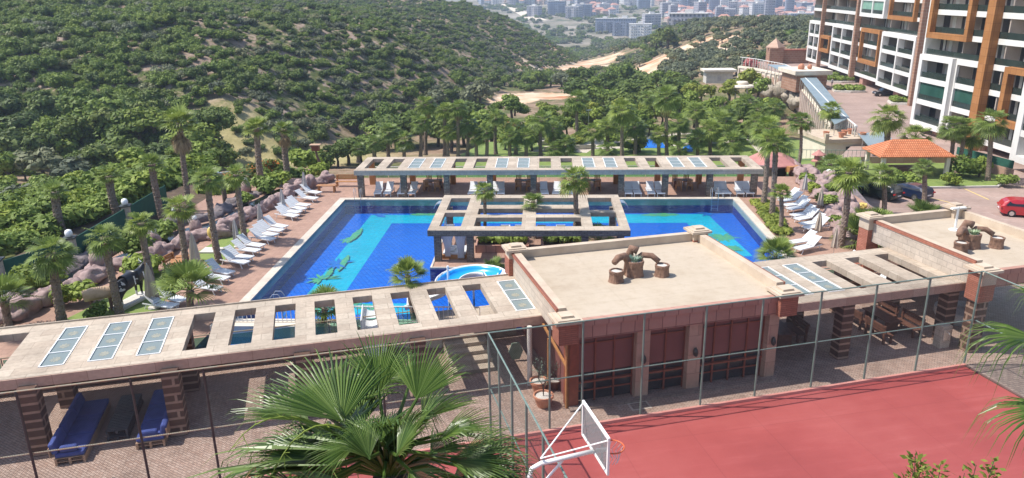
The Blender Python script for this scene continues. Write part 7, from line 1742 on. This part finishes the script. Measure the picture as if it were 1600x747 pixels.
skin_body('body', J, E_, m_, cow)
b = MB()
for s in (-1, 1): b.tube([(1.2, 0.1*s, 1.80), (1.17, 0.2*s, 1.88), (1.2, 0.24*s, 2.0)], [0.035, 0.025, 0.008], 6)
b.build('horns', M['whitepaint'], cow)
b = MB()
for s in (-1, 1): b.blob((1.16, 0.2*s, 1.74), (0.05, 0.11, 0.05), 0)
b.build('ears', M['black'], cow)
b = MB()
for x in (0.05, 0.72): b.box(x, x+0.06, -0.412, -0.40, 1.0, 1.5) if False else b.bar((x, -0.40, 1.02), (x+0.03, -0.33, 1.46), 0.06, 0.012)
b.build('painted_strap', M['whitepaint'], cow)
# log feeder on posts
p = G(161, 488, 0); t = empty('log_feeder', (p.x, p.y, 0.03), 0.45, 'hollow log on two posts beside the cow statue', 'log')
b = MB(); b.tube([(-0.75, 0, 1.0), (-0.3, 0.02, 1.06), (0.3, -0.02, 1.08), (0.75, 0, 1.02)], [0.30, 0.34, 0.33, 0.28], 12); b.build('log', M['cutwood'], t, smooth=True)
for x in (-0.45, 0.45): b = MB(); b.tube([(x, 0, 0), (x, 0, 0.85)], 0.09, 8); b.build('post', M['barkclay'], t)
# yellow bird-like garden figure
p = G(334, 393, 0); t = empty('garden_figure', (p.x, p.y, 0.03), 0, 'small ochre round-headed garden figure on a slab, beside a palm trunk', 'statue')
b = MB(); b.box(-0.75, 0.6, -0.5, 0.5, 0, 0.10); b.build('slab', M['concrete'], t); b = MB(); b.tube([(0, 0, 0.1), (0.02, 0, 0.6), (0, 0, 0.95)], [0.05, 0.07, 0.1], 8); b.build('stalk', M['terracotta'], t, smooth=True); b = MB(); b.blob((0, 0, 1.25), (0.24, 0.22, 0.40), 0.1, 1); b.build('head', M['yellow'], t, smooth=True)
# birdhouse on a dead trunk, and lamp on a stump
p = G(497, 272, -0.5); t = empty('bird_house', p, 0, 'red brown bird house on a leaning dead trunk by the dry field', 'bird house'); b = MB(); b.tube([(0.6, 0, 0), (0.35, 0, 0.8), (0.1, 0, 1.6), (0.0, 0, 2.2)], [0.22, 0.17, 0.13, 0.1], 8); b.build('post', M['barkclay'], t); b = MB(); b.cbox((0, 0, 2.5), (0.7, 0.5, 0.5)); b.build('box', M['redwood'], t); b = MB(); b.prism([(-0.5, -0.35), (0.5, -0.35), (0.5, 0.35), (-0.5, 0.35)], 2.76, 2.84); b.build('roof', M['rawwood'], t)
p = G(354, 330, -0.6); t = empty('street_lamp', p, 0, 'double-headed lamp on a thick brown post between the left palms', 'street lamp'); b = MB(); b.tube([(0, 0, 0), (0, 0, 3.0)], [0.2, 0.17], 10); b.build('post', M['trunktree'], t)
for s in (-1, 1): b = MB(); b.bar((0, 0, 3.1), (0.55*s, 0, 3.2), 0.2, 0.08); b.build('lamp_head', M['steel'], t)
p = G(919, 222, GZ); t = empty('street_lamp', p, 0, 'slim grey garden lamp post among the palms behind the far pergola', 'street lamp'); b = MB(); b.tube([(0, 0, 0), (0, 0, 5.2)], 0.06, 6); b.build('post', M['steel'], t); b = MB(); b.bar((-0.5, 0, 5.25), (0.5, 0, 5.3), 0.3, 0.1); b.build('lamp_head', M['steel'], t)
# yellow toy animals
for i, (x, y, z) in enumerate(((1268, 270, -0.2), (1345, 332, -0.2))):
    t = empty('garden_ornament', G(x-(30 if i == 0 else 0), y+(4 if i == 0 else 0), z), 0.4, ['orange wooden cart ornament beside the pink-roofed kiosk', 'small yellow flower-shaped ornament on the rocks beside the black car'][i], 'ornament')
    b = MB(); b.box(-0.6, 0.6, -0.3, 0.3, 0.35, 0.85) if i == 0 else b.blob((0, 0, 0.5), (0.55, 0.3, 0.22), 0.5, 3); b.build('body', M['wood'] if i == 0 else M['yellow'], t)
    for s in (-0.4, 0.4): b = MB(); b.tube([(s, -0.34, 0.3), (s, -0.28, 0.3)], 0.3, 12) if i == 0 else b.tube([(s*0.6, 0, 0), (s*0.6, 0, 0.45)], 0.05, 6); b.build('wheel' if i == 0 else 'leg', M['darkwood'] if i == 0 else M['yellow'], t)
for i, (x, y, z) in enumerate(((1294, 281, -0.2), (1341, 262, RZ+2.3), (1336, 205, RZ+0.6))):
    t = empty('garden_lamp', G(x, y, z), 0, ['round white globe lamp on a low post by the lantern', 'round white globe lamp on the railing near the gazebo', 'round white globe lamp on the stair pavilion roof'][i], 'garden lamp'); b = MB(); b.cbox((0, 0, 0.2), (0.25, 0.25, 0.4)); b.build('post', M['darksteel'], t); lamp_globe(t, 0, 0, 0.4, 1.4)
for i, (x, y) in enumerate(((1312, 128), (1326, 143), (1417, 162), (1290, 122))):
    p = G(x, y, RZ); t = empty('planted_bed', (p.x, p.y, RZ), -0.2, f'low clipped green bed with pale kerb under the apartment block, {["second", "third", "nearest", "farthest"][i]} along the facade', 'planter')
    b = MB(); b.prism([(-3, -1.6), (0, -2.2), (3, -1.4), (3, 1.4), (0, 2.0), (-3, 1.6)], 0, 0.35); b.build('kerb', M['concrete'], t)
    me_ = cloud_mesh('bed_foliage', [(dx, dy, 0.8, 1.2, 0.9, 0.6) for dx in (-1.9, 0, 1.9) for dy in (-0.6, 0.6)], 500, 0.2, M['leaflight'], i, 0.85); o = bpy.data.objects.new('foliage', me_); COL.objects.link(o); o.parent = t
for i, (x, y, k, s) in enumerate(((1510, 278, 'dkbush', 1.1), (1530, 276, 'light', 0.55), (1483, 290, 'dkbush', 0.6), (1400, 285, 'bush', 0.8), (1425, 287, 'bush', 0.8), (1350, 290, 'dkbush', 0.7), (1571, 290, 'bush', 0.8))):
    plant(TR[k][i % 2], tuple(G(x, y, RZ+0.16)), s, None, ['round dark shrub by the white kerb under the balconies', 'light green small tree beside the round dark shrub', 'low dark bush left of the round shrub', 'bright bush in front of the gazebo', 'second bright bush in front of the gazebo, nearer the blue car', 'dark bush at the left foot of the gazebo', 'small bush at the foot of the garden wall'][i], 'bush', None, 'leafy_bush')
# ============================================================ HOOP, CARS, PEOPLE, CITY
hp = empty('basketball_hoop', (0, 0, TZ), 0, 'white basketball hoop with a clear backboard on a bent white post by the court fence', 'basketball hoop')
tl = G(911, 625, 5.2); trr = G(952, 685, 5.2); A_ = tl; B_ = trr
bw = (B_-A_).length; ax = (B_-A_).normalized(); nr = Vector((-ax.y, ax.x, 0))
if nr.x < 0: nr = -nr
hp.location = (A_.x, A_.y, TZ); O = Vector((A_.x, A_.y, TZ)); hh = 1.10
def L_(p): return Vector(p)-O
b = MB(); zt_ = 5.2; zb_ = 5.2-hh
Mx = Matrix.Translation((0, 0, 0)) @ Matrix((ax, nr, Vector((0, 0, 1)))).transposed().to_4x4()
z0, z1 = zb_-TZ, zt_-TZ
b.box(0, bw, -0.03, 0.03, z0, z0+0.07, Mx); b.box(0, bw, -0.03, 0.03, z1-0.07, z1, Mx); b.box(0, 0.07, -0.03, 0.03, z0+0.07, z1-0.07, Mx); b.box(bw-0.07, bw, -0.03, 0.03, z0+0.07, z1-0.07, Mx)
b.box(bw*0.36, bw*0.39, 0.005, 0.02, z0+0.10, z0+0.60, Mx); b.box(bw*0.61, bw*0.64, 0.005, 0.02, z0+0.10, z0+0.60, Mx); b.box(bw*0.39, bw*0.61, 0.005, 0.02, z0+0.55, z0+0.60, Mx)
b.build('board_frame', M['whitepaint'], hp)
b = MB(); b.box(0.07, bw-0.07, -0.005, 0.003, z0+0.07, z1-0.07, Mx); b.build('backboard', thinglass('acrylic_board', (0.85, 0.86, 0.87), 0.05, 0.25), hp)
rim = MB(); c = Mx @ Vector((bw/2, 0.50, z0+0.14)); pts = [c+Vector((0.32*math.cos(a), 0.32*math.sin(a), 0)) for a in np.linspace(0, 2*math.pi, 25)]; rim.tube(pts, 0.02, 6, cap=False); rim.build('rim', mat('orange_rim', (0.6, 0.12, 0.04), (0.65, 0.15, 0.05), 2, 0.4), hp)
net = MB()
for k in range(12):
    a = 6.283*k/12; a2 = a+0.5
    net.tube([c+Vector((0.28*math.cos(a), 0.28*math.sin(a), 0)), c+Vector((0.22*math.cos(a2), 0.22*math.sin(a2), -0.22)), c+Vector((0.16*math.cos(a), 0.16*math.sin(a), -0.46))], 0.011, 3)
net.build('net', M['white'], hp)
arm0 = Mx @ Vector((bw/2, -0.05, z0+0.10)); back = AT(852, 660+0, 22.4)-O
pole_top = Mx @ Vector((bw/2, -1.75, z0+0.04)); pole = MB()
pole.tube([arm0, arm0.lerp(pole_top, 0.85)+Vector((0, 0, -0.05)), pole_top+Vector((0, 0, -0.15)), Vector((pole_top.x, pole_top.y, pole_top.z-0.6))-0.12*(arm0-pole_top).normalized(), Vector((pole_top.x, pole_top.y, 0))-0.12*(arm0-pole_top).normalized()], 0.065, 12)
pole.build('post', M['whitepaint'], hp, smooth=True)
jn = arm0.lerp(pole_top, 0.86)+Vector((0, 0, 0.1))
b = MB()
for s, zz in ((0.05, z1-0.1), (bw-0.05, z1-0.1)): b.tube([jn, Mx @ Vector((s, -0.04, zz))], 0.022, 6)
b.tube([Vector((pole_top.x, pole_top.y, pole_top.z-1.0)), arm0.lerp(pole_top, 0.5)+Vector((0, 0, -0.1))], 0.035, 6)
b.build('braces', M['whitepaint'], hp)
# short dark bollard lamp at the left bottom
for i, (x, y) in enumerate(((181, 752),)):
    p = AT(176, 745, 24.5); t = empty('bollard', (p.x, p.y, TZ), 0, 'dark bollard post at the bottom border below the blue sofas', 'bollard'); b = MB(); b.tube([(0, 0, 0), (0, 0, 1.9)], 0.07, 8); b.build('post', M['darksteel'], t)
# ---- cars
def car(loc, rz, body, label, suv=True, name='parked_car'):
    t = empty(name, loc, rz, label, 'car')
    L, Wd = 4.6, 1.86; h = 1.62 if suv else 1.45
    st = [(-2.30, 0.55, 0.80, 0.62, None), (-2.24, 0.36, 0.96, 0.80, 1.02), (-2.05, 0.28, 1.02, 0.88, 1.32), (-1.70, 0.25, 1.03, 0.91, h-0.09), (-1.1, 0.24, 1.02, 0.93, h), (-0.2, 0.24, 1.00, 0.93, h), (0.45, 0.24, 0.99, 0.93, h-0.10), (1.15, 0.24, 0.97, 0.93, 1.02), (1.75, 0.26, 0.92, 0.90, 0.95), (2.15, 0.32, 0.80, 0.80, 0.82), (2.30, 0.50, 0.66, 0.60, None)]
    vs = []; fs = []; n = 8
    for x, zb, zs, w, zr in st:
        zr2 = zr if zr else zs+0.02
        rw = w*0.74 if zr2 > 1.15 else w*0.9
        vs += [(x, -w, zb), (x, -w*1.0, (zb+zs)/2), (x, -w*0.97, zs), (x, -rw, zr2), (x, rw, zr2), (x, w*0.97, zs), (x, w, (zb+zs)/2), (x, w, zb)]
    for i in range(len(st)-1):
        for k in range(n): fs.append((i*n+k, i*n+(k+1) % n, (i+1)*n+(k+1) % n, (i+1)*n+k))
    fs.append(tuple(reversed(range(n)))); fs.append(tuple((len(st)-1)*n+k for k in range(n)))
    b = MB(); b.add(vs, fs); fs_ = fs; o = b.build('body', body, t, smooth=False, bevel=0.05)
    def strip_(pts, nm, m):
        g = MB(); g.add(pts, [tuple(range(len(pts)))]); q = g.build(nm, m, t); sd = q.modifiers.new('t', 'SOLIDIFY'); sd.thickness = 0.02; sd.offset = 0; return q
    for s in (-1, 1):
        strip_([(-1.95, s*0.90, 1.07), (0.95, s*0.925, 1.04), (0.42, s*0.715, h-0.17), (-1.6, s*0.70, h-0.17)], 'side_window', M['carglass'])
    strip_([(-2.20, -0.74, 1.05), (-2.20, 0.74, 1.05), (-1.80, 0.62, h-0.19), (-1.80, -0.62, h-0.19)], 'rear_window', M['carglass'])
    strip_([(1.14, -0.80, 1.07), (1.14, 0.80, 1.07), (0.55, 0.64, h-0.10), (0.55, -0.64, h-0.10)], 'windscreen', M['carglass'])
    for s in (-1, 1):
        g = MB(); g.box(-2.33, -2.22, s*0.72-0.16, s*0.72+0.14, 0.80, 0.94); g.build('tail_light', mat('tail_lamp_red', (0.45, 0.02, 0.02), (0.5, 0.03, 0.03), 2, 0.2) if 'tail' not in M else M['tail'], t)
        g = MB(); g.box(2.16, 2.29, s*0.66-0.14, s*0.66+0.14, 0.64, 0.76); g.build('headlight', M['globe'], t)
        g = MB(); g.box(0.72, 0.90, s*1.0-0.09, s*1.0+0.09, 1.02, 1.16); g.build('wing_mirror', body, t, bevel=0.02)
    g = MB(); g.box(-2.345, -2.30, -0.26, 0.26, 0.60, 0.71); g.build('number_plate', M['white'], t)
    for x in (-1.38, 1.40):
        for s in (-1, 1):
            w = MB(); w.tube([(x, s*0.72, 0.34), (x, s*0.95, 0.34)], 0.34, 20); wh = w.build('wheel', M['tyre'], t)
            w = MB(); w.tube([(x, s*0.90, 0.34), (x, s*0.965, 0.34)], 0.21, 12); w.build('rim', M['steel'], wh)
    return t
def paint(name, c):
    m, nt, bs, _ = mk(name); bs.inputs['Base Color'].default_value = (*c, 1); bs.inputs['Roughness'].default_value = 0.28; bs.inputs['Coat Weight'].default_value = 0.8; bs.inputs['Coat Roughness'].default_value = 0.05; return m
M['tail'] = mat('tail_lamp_red', (0.45, 0.02, 0.02), (0.5, 0.03, 0.03), 2, 0.2)
car(Vector((34.3, 77.0, RZ)), R_(122), paint('black_car_paint', (0.008, 0.012, 0.014)), 'black parked car with its nose to the gazebo lawn, left of the dark blue one')
car(Vector((37.5, 77.3, RZ)), R_(118), paint('dark_blue_car_paint', (0.008, 0.018, 0.05)), 'dark blue parked car showing its red tail light, right of the black one', False)
car(Vector((45.2, 70.3, RZ)), R_(-18), paint('red_car_paint', (0.42, 0.010, 0.018)), 'bright red parked car at the right border of the car park')
p = G(1373, 150, RZ); car(Vector((p.x+1.2, p.y, RZ)), R_(180), paint('black_car_paint2', (0.01, 0.012, 0.016)), 'small-looking dark car parked under the apartment block near the clipped beds')
p = G(1604, 295, RZ); car(Vector((p.x+2.5, p.y, RZ)), R_(-10), paint('dark_car_paint', (0.01, 0.012, 0.012)), 'dark car barely cut by the right border under the near balcony frame')
# ---- two people on the driveway
def person(px, py, shirt, trousers, label, rz):
    p = G(px, py, RZ); t = empty('person', (p.x, p.y, RZ), rz, label, 'person')
    J = [(0, 0, 0.98, .13, .10), (0, 0, 1.2, .13, .10), (0, 0, 1.42, .15, .10), (0, 0, 1.52, .06), (0, 0, 1.66, .095, .105), (0, 0, 1.74, .07), (0.2, 0, 1.42, .06), (0.27, 0.02, 1.15, .045), (0.27, 0.12, 0.9, .035), (-0.2, 0, 1.42, .06), (-0.27, -0.02, 1.15, .045), (-0.27, 0.08, 0.9, .035),
         (0.1, 0, 0.92, .10), (0.11, 0.14, 0.5, .065), (0.11, 0.1, 0.08, .045), (0.11, 0.24, 0.04, .035), (-0.1, 0, 0.92, .10), (-0.11, -0.08, 0.5, .065), (-0.11, -0.22, 0.09, .045), (-0.11, -0.08, 0.04, .035)]
    E2 = [(0, 1), (1, 2), (2, 3), (3, 4), (4, 5), (2, 6), (6, 7), (7, 8), (2, 9), (9, 10), (10, 11), (0, 12), (12, 13), (13, 14), (14, 15), (0, 16), (16, 17), (17, 18), (18, 19)]
    m, nt, bs, _ = mk('clothed_figure'); co = coords(nt); sp = N(nt, 'ShaderNodeSeparateXYZ'); nt.links.new(co, sp.inputs[0])
    mr = N(nt, 'ShaderNodeMapRange'); mr.inputs[1].default_value = 0; mr.inputs[2].default_value = 1.8; nt.links.new(sp.outputs[2], mr.inputs[0])
    r = N(nt, 'ShaderNodeValToRGB'); r.color_ramp.interpolation = 'CONSTANT'; e = r.color_ramp.elements; e[0].position = 0; e[0].color = (0.03, 0.03, 0.03, 1); e[1].position = 0.06; e[1].color = (*trousers, 1)
    for pos, c in ((0.54, shirt), (0.83, (0.45, 0.28, 0.2)), (0.945, (0.03, 0.02, 0.015))): q = e.new(pos); q.color = (*c, 1)
    nt.links.new(mr.outputs[0], r.inputs[0]); nt.links.new(r.outputs[0], bs.inputs['Base Color'])
    skin_body('body', J, E2, m, t)
person(1299.5, 135.5, (0.6, 0.6, 0.62), (0.05, 0.05, 0.07), 'walking person in a white top and dark trousers, right one of two on the driveway', 0.3)
person(1289, 135, (0.5, 0.45, 0.5), (0.10, 0.10, 0.14), 'walking person in a pale top, left one of two beside the blue-grey canopy', -0.4)
# ---- the town on the far slope
rc = random.Random(12)
def facade_mat(name, c, win, w=3.0, h=3.1, frac=0.55):
    m, nt, bs, _ = mk(name); co = coords(nt, 'wall'); b = N(nt, 'ShaderNodeTexBrick'); b.offset = 0.0; b.inputs['Scale'].default_value = 1; b.inputs['Brick Width'].default_value = w; b.inputs['Row Height'].default_value = h
    b.inputs['Mortar Size'].default_value = 0.70; b.inputs['Mortar Smooth'].default_value = 0.0; b.inputs['Color1'].default_value = (*win, 1); b.inputs['Color2'].default_value = (*[v*1.8 for v in win], 1); b.inputs['Mortar'].default_value = (*c, 1)
    nt.links.new(co, b.inputs['Vector']); c_ = mixc(nt, 1.0, b.outputs['Color'], ramp(nt, objrand(nt), [(0, (0.78, 0.78, 0.8)), (1, (1.0, 0.98, 0.95))]), 'MULTIPLY'); nt.links.new(c_, bs.inputs['Base Color']); bs.inputs['Roughness'].default_value = 0.8; return m
FM = [facade_mat('pale_town_facade', (0.70, 0.64, 0.59), (0.20, 0.20, 0.23)), facade_mat('white_town_facade', (0.80, 0.78, 0.76), (0.22, 0.23, 0.26)), facade_mat('grey_town_facade', (0.46, 0.45, 0.48), (0.10, 0.11, 0.14)), facade_mat('sand_town_facade', (0.66, 0.52, 0.42), (0.20, 0.17, 0.16)), facade_mat('blue_grey_town_facade', (0.32, 0.36, 0.44), (0.10, 0.11, 0.15), 2.6)]
RM = [mat('town_red_roof', (0.40, 0.20, 0.15), (0.48, 0.26, 0.20), 0.3), mat('town_pale_roof', (0.55, 0.53, 0.50), (0.66, 0.63, 0.60), 0.3)]
def town_mesh(kind_, seed):
    r = random.Random(seed); b = MB()
    if kind_ == 'block':
        w, d, h = r.uniform(20, 32), r.uniform(11, 15), r.uniform(15, 22); b.box(-w/2, w/2, -d/2, d/2, -8, h)
        for k in range(int(h/3.1)):      # balconies
            z = 3.1*k+1.0; b.box(-w*0.42, -w*0.16, -d/2-1.3, -d/2-0.01, z, z+1.0); b.box(w*0.12, w*0.40, -d/2-1.3, -d/2-0.01, z, z+1.0)
        b.mi = 1; b.box(-w/2-0.5, w/2+0.5, -d/2-0.5, d/2+0.5, h+0.01, h+0.6); b.box(-3, 3, -2.5, 2.5, h+0.61, h+3)
    elif kind_ == 'house':
        w, d, h = r.uniform(9, 14), r.uniform(8, 11), r.uniform(6.5, 11); b.box(-w/2, w/2, -d/2, d/2, -6, h); b.box(-w*0.3, w*0.1, -d/2-1.4, -d/2-0.01, h*0.45, h*0.45+1)
        b.mi = 1; e = 0.5; b.add([(-w/2-e, -d/2-e, h+.01), (w/2+e, -d/2-e, h+.01), (w/2+e, d/2+e, h+.01), (-w/2-e, d/2+e, h+.01), (-w/2+d*0.3, 0, h+2.6), (w/2-d*0.3, 0, h+2.6)], [(0, 1, 5, 4), (1, 2, 5), (2, 3, 4, 5), (3, 0, 4), (3, 2, 1, 0)])
    else:
        w, d, h = r.uniform(11, 16), r.uniform(10, 13), r.uniform(24, 34); b.box(-w/2, w/2, -d/2, d/2, -8, h)
        for k in range(int(h/3.1)): b.box(-w*0.3, w*0.3, -d/2-1.2, -d/2-0.01, 3.1*k+1, 3.1*k+1.9)
        b.mi = 1; b.box(-w/2-0.4, w/2+0.4, -d/2-0.4, d/2+0.4, h+0.01, h+0.7); b.box(-2, 2, -2, 2, h+0.71, h+3)
    f = FM[r.choice([0, 1, 2, 4] if kind_ != 'house' else [0, 1, 3])]
    return b.mesh('town_'+kind_, [f, RM[0 if kind_ == 'house' or r.random() < 0.25 else 1]])
TM = {k: [town_mesh(k, 300+i+hash(k) % 7*0) for i in range(7)] for k in ('block', 'house', 'tower')}
TMA = TM['block']+TM['house']+TM['tower']; placed = []; nb_ = 0
SPEC = []
for x, y, k in ((835, 27, 'block'), (870, 24, 'block'), (897, 30, 'block'), (862, 6, 'block'), (925, 12, 'block'), (905, 8, 'tower'), (948, 16, 'block'), (820, 8, 'block'), (945, 52, 'block'), (975, 56, 'block'), (1000, 62, 'block'), (1017, 44, 'block'), (883, 4, 'tower'), (960, 2, 'block'), (985, 8, 'block'), (1005, 14, 'block'), (1075, 56, 'block'), (1062, 52, 'block'), (1100, 54, 'block'), (1160, 22, 'block'), (1180, 20, 'block'), (1200, 20, 'block'), (1172, 8, 'tower')):
    SPEC.append((x, y, k))
for y in np.arange(57, -2, -2.6):
    x = 745 if y < 8 else 900 if y < 26 else 1035
    x1 = 1292
    if y > 40: x = 1058; x1 = 1150 if y > 47 else 1292
    while x < x1:
        x += rc.uniform(5.5, 12)
        if 960 < x < 1042 and 8 < y: continue
        if 1150 < x < 1200 and 24 < y < 40: continue
        SPEC.append((x, y+rc.uniform(-1.5, 1.5), rc.choice(['house']*5+['block', 'tower']) if y > 6 else rc.choice(['block', 'tower', 'house', 'block'])))
extra = []
for i, (x, y, k) in enumerate(SPEC):
    z = -20
    p = G(x, y, z) if y > -18 else None
    # walk along the view ray until it meets the slope
    d = (ROT @ _ray(x, y)).normalized(); s = 600.0; hit = None
    while s < 2500:
        q = CAM+d*s
        if q.z <= hz(q.x, q.y): hit = q; break
        s += 12
    if hit is None: continue
    if any((hit.x-a)**2+(hit.y-b_)**2 < (9 if k == 'house' else 15)**2 for a, b_ in placed): continue
    placed.append((hit.x, hit.y)); zz = hz(hit.x, hit.y); me_ = rc.choice(TM[k]); rz = rc.uniform(-0.5, 0.5); sc = rc.uniform(0.85, 1.15)*(1.0 if k != 'house' else 1.05)
    if nb_ < 290:
        o = bpy.data.objects.new({'block': 'apartment_block', 'house': 'town_house', 'tower': 'tower_block'}[k], me_); COL.objects.link(o); o.location = (hit.x, hit.y, zz); o.rotation_euler = (0, 0, rz); o.scale = (sc,)*3
        tag(o, {'block': 'hazy flat-roofed apartment block in the distant town', 'house': 'hazy pitched-roof house in the distant town', 'tower': 'hazy narrow tower block in the distant town'}[k], 'building', 'buildings of the distant town'); nb_ += 1
    else: extra.append((TMA.index(me_), (hit.x, hit.y, zz), sc))
scatter('far_town', [(None, m_) for m_ in TMA], [e[1] for e in extra], [e[2] for e in extra], [e[0] for e in extra], 'farthest houses of the town merging on the slope')
print('town buildings', nb_, len(extra))
# pale cut road on the far slope
rd = MB(); Ls = []; Rs = []
for x, y, w in ((785, 4, 9), (800, 12, 9), (815, 20, 10), (830, 28, 12), (842, 33, 14)):
    d = (ROT @ _ray(x, y)).normalized(); s = 500.0
    while s < 2400:
        q = CAM+d*s
        if q.z <= hz(q.x, q.y)+0.3: break
        s += 6
    Ls.append((q.x-w, q.y, hz(q.x-w, q.y)+0.5)); Rs.append((q.x+w, q.y, hz(q.x+w, q.y)+0.5))
rd.ribbon(Rs, Ls); o = rd.build('cut_road', mat('pale_cut_earth', (0.60, 0.50, 0.38), (0.70, 0.62, 0.50), 0.05, 0.9)); tag(o, kind='structure')
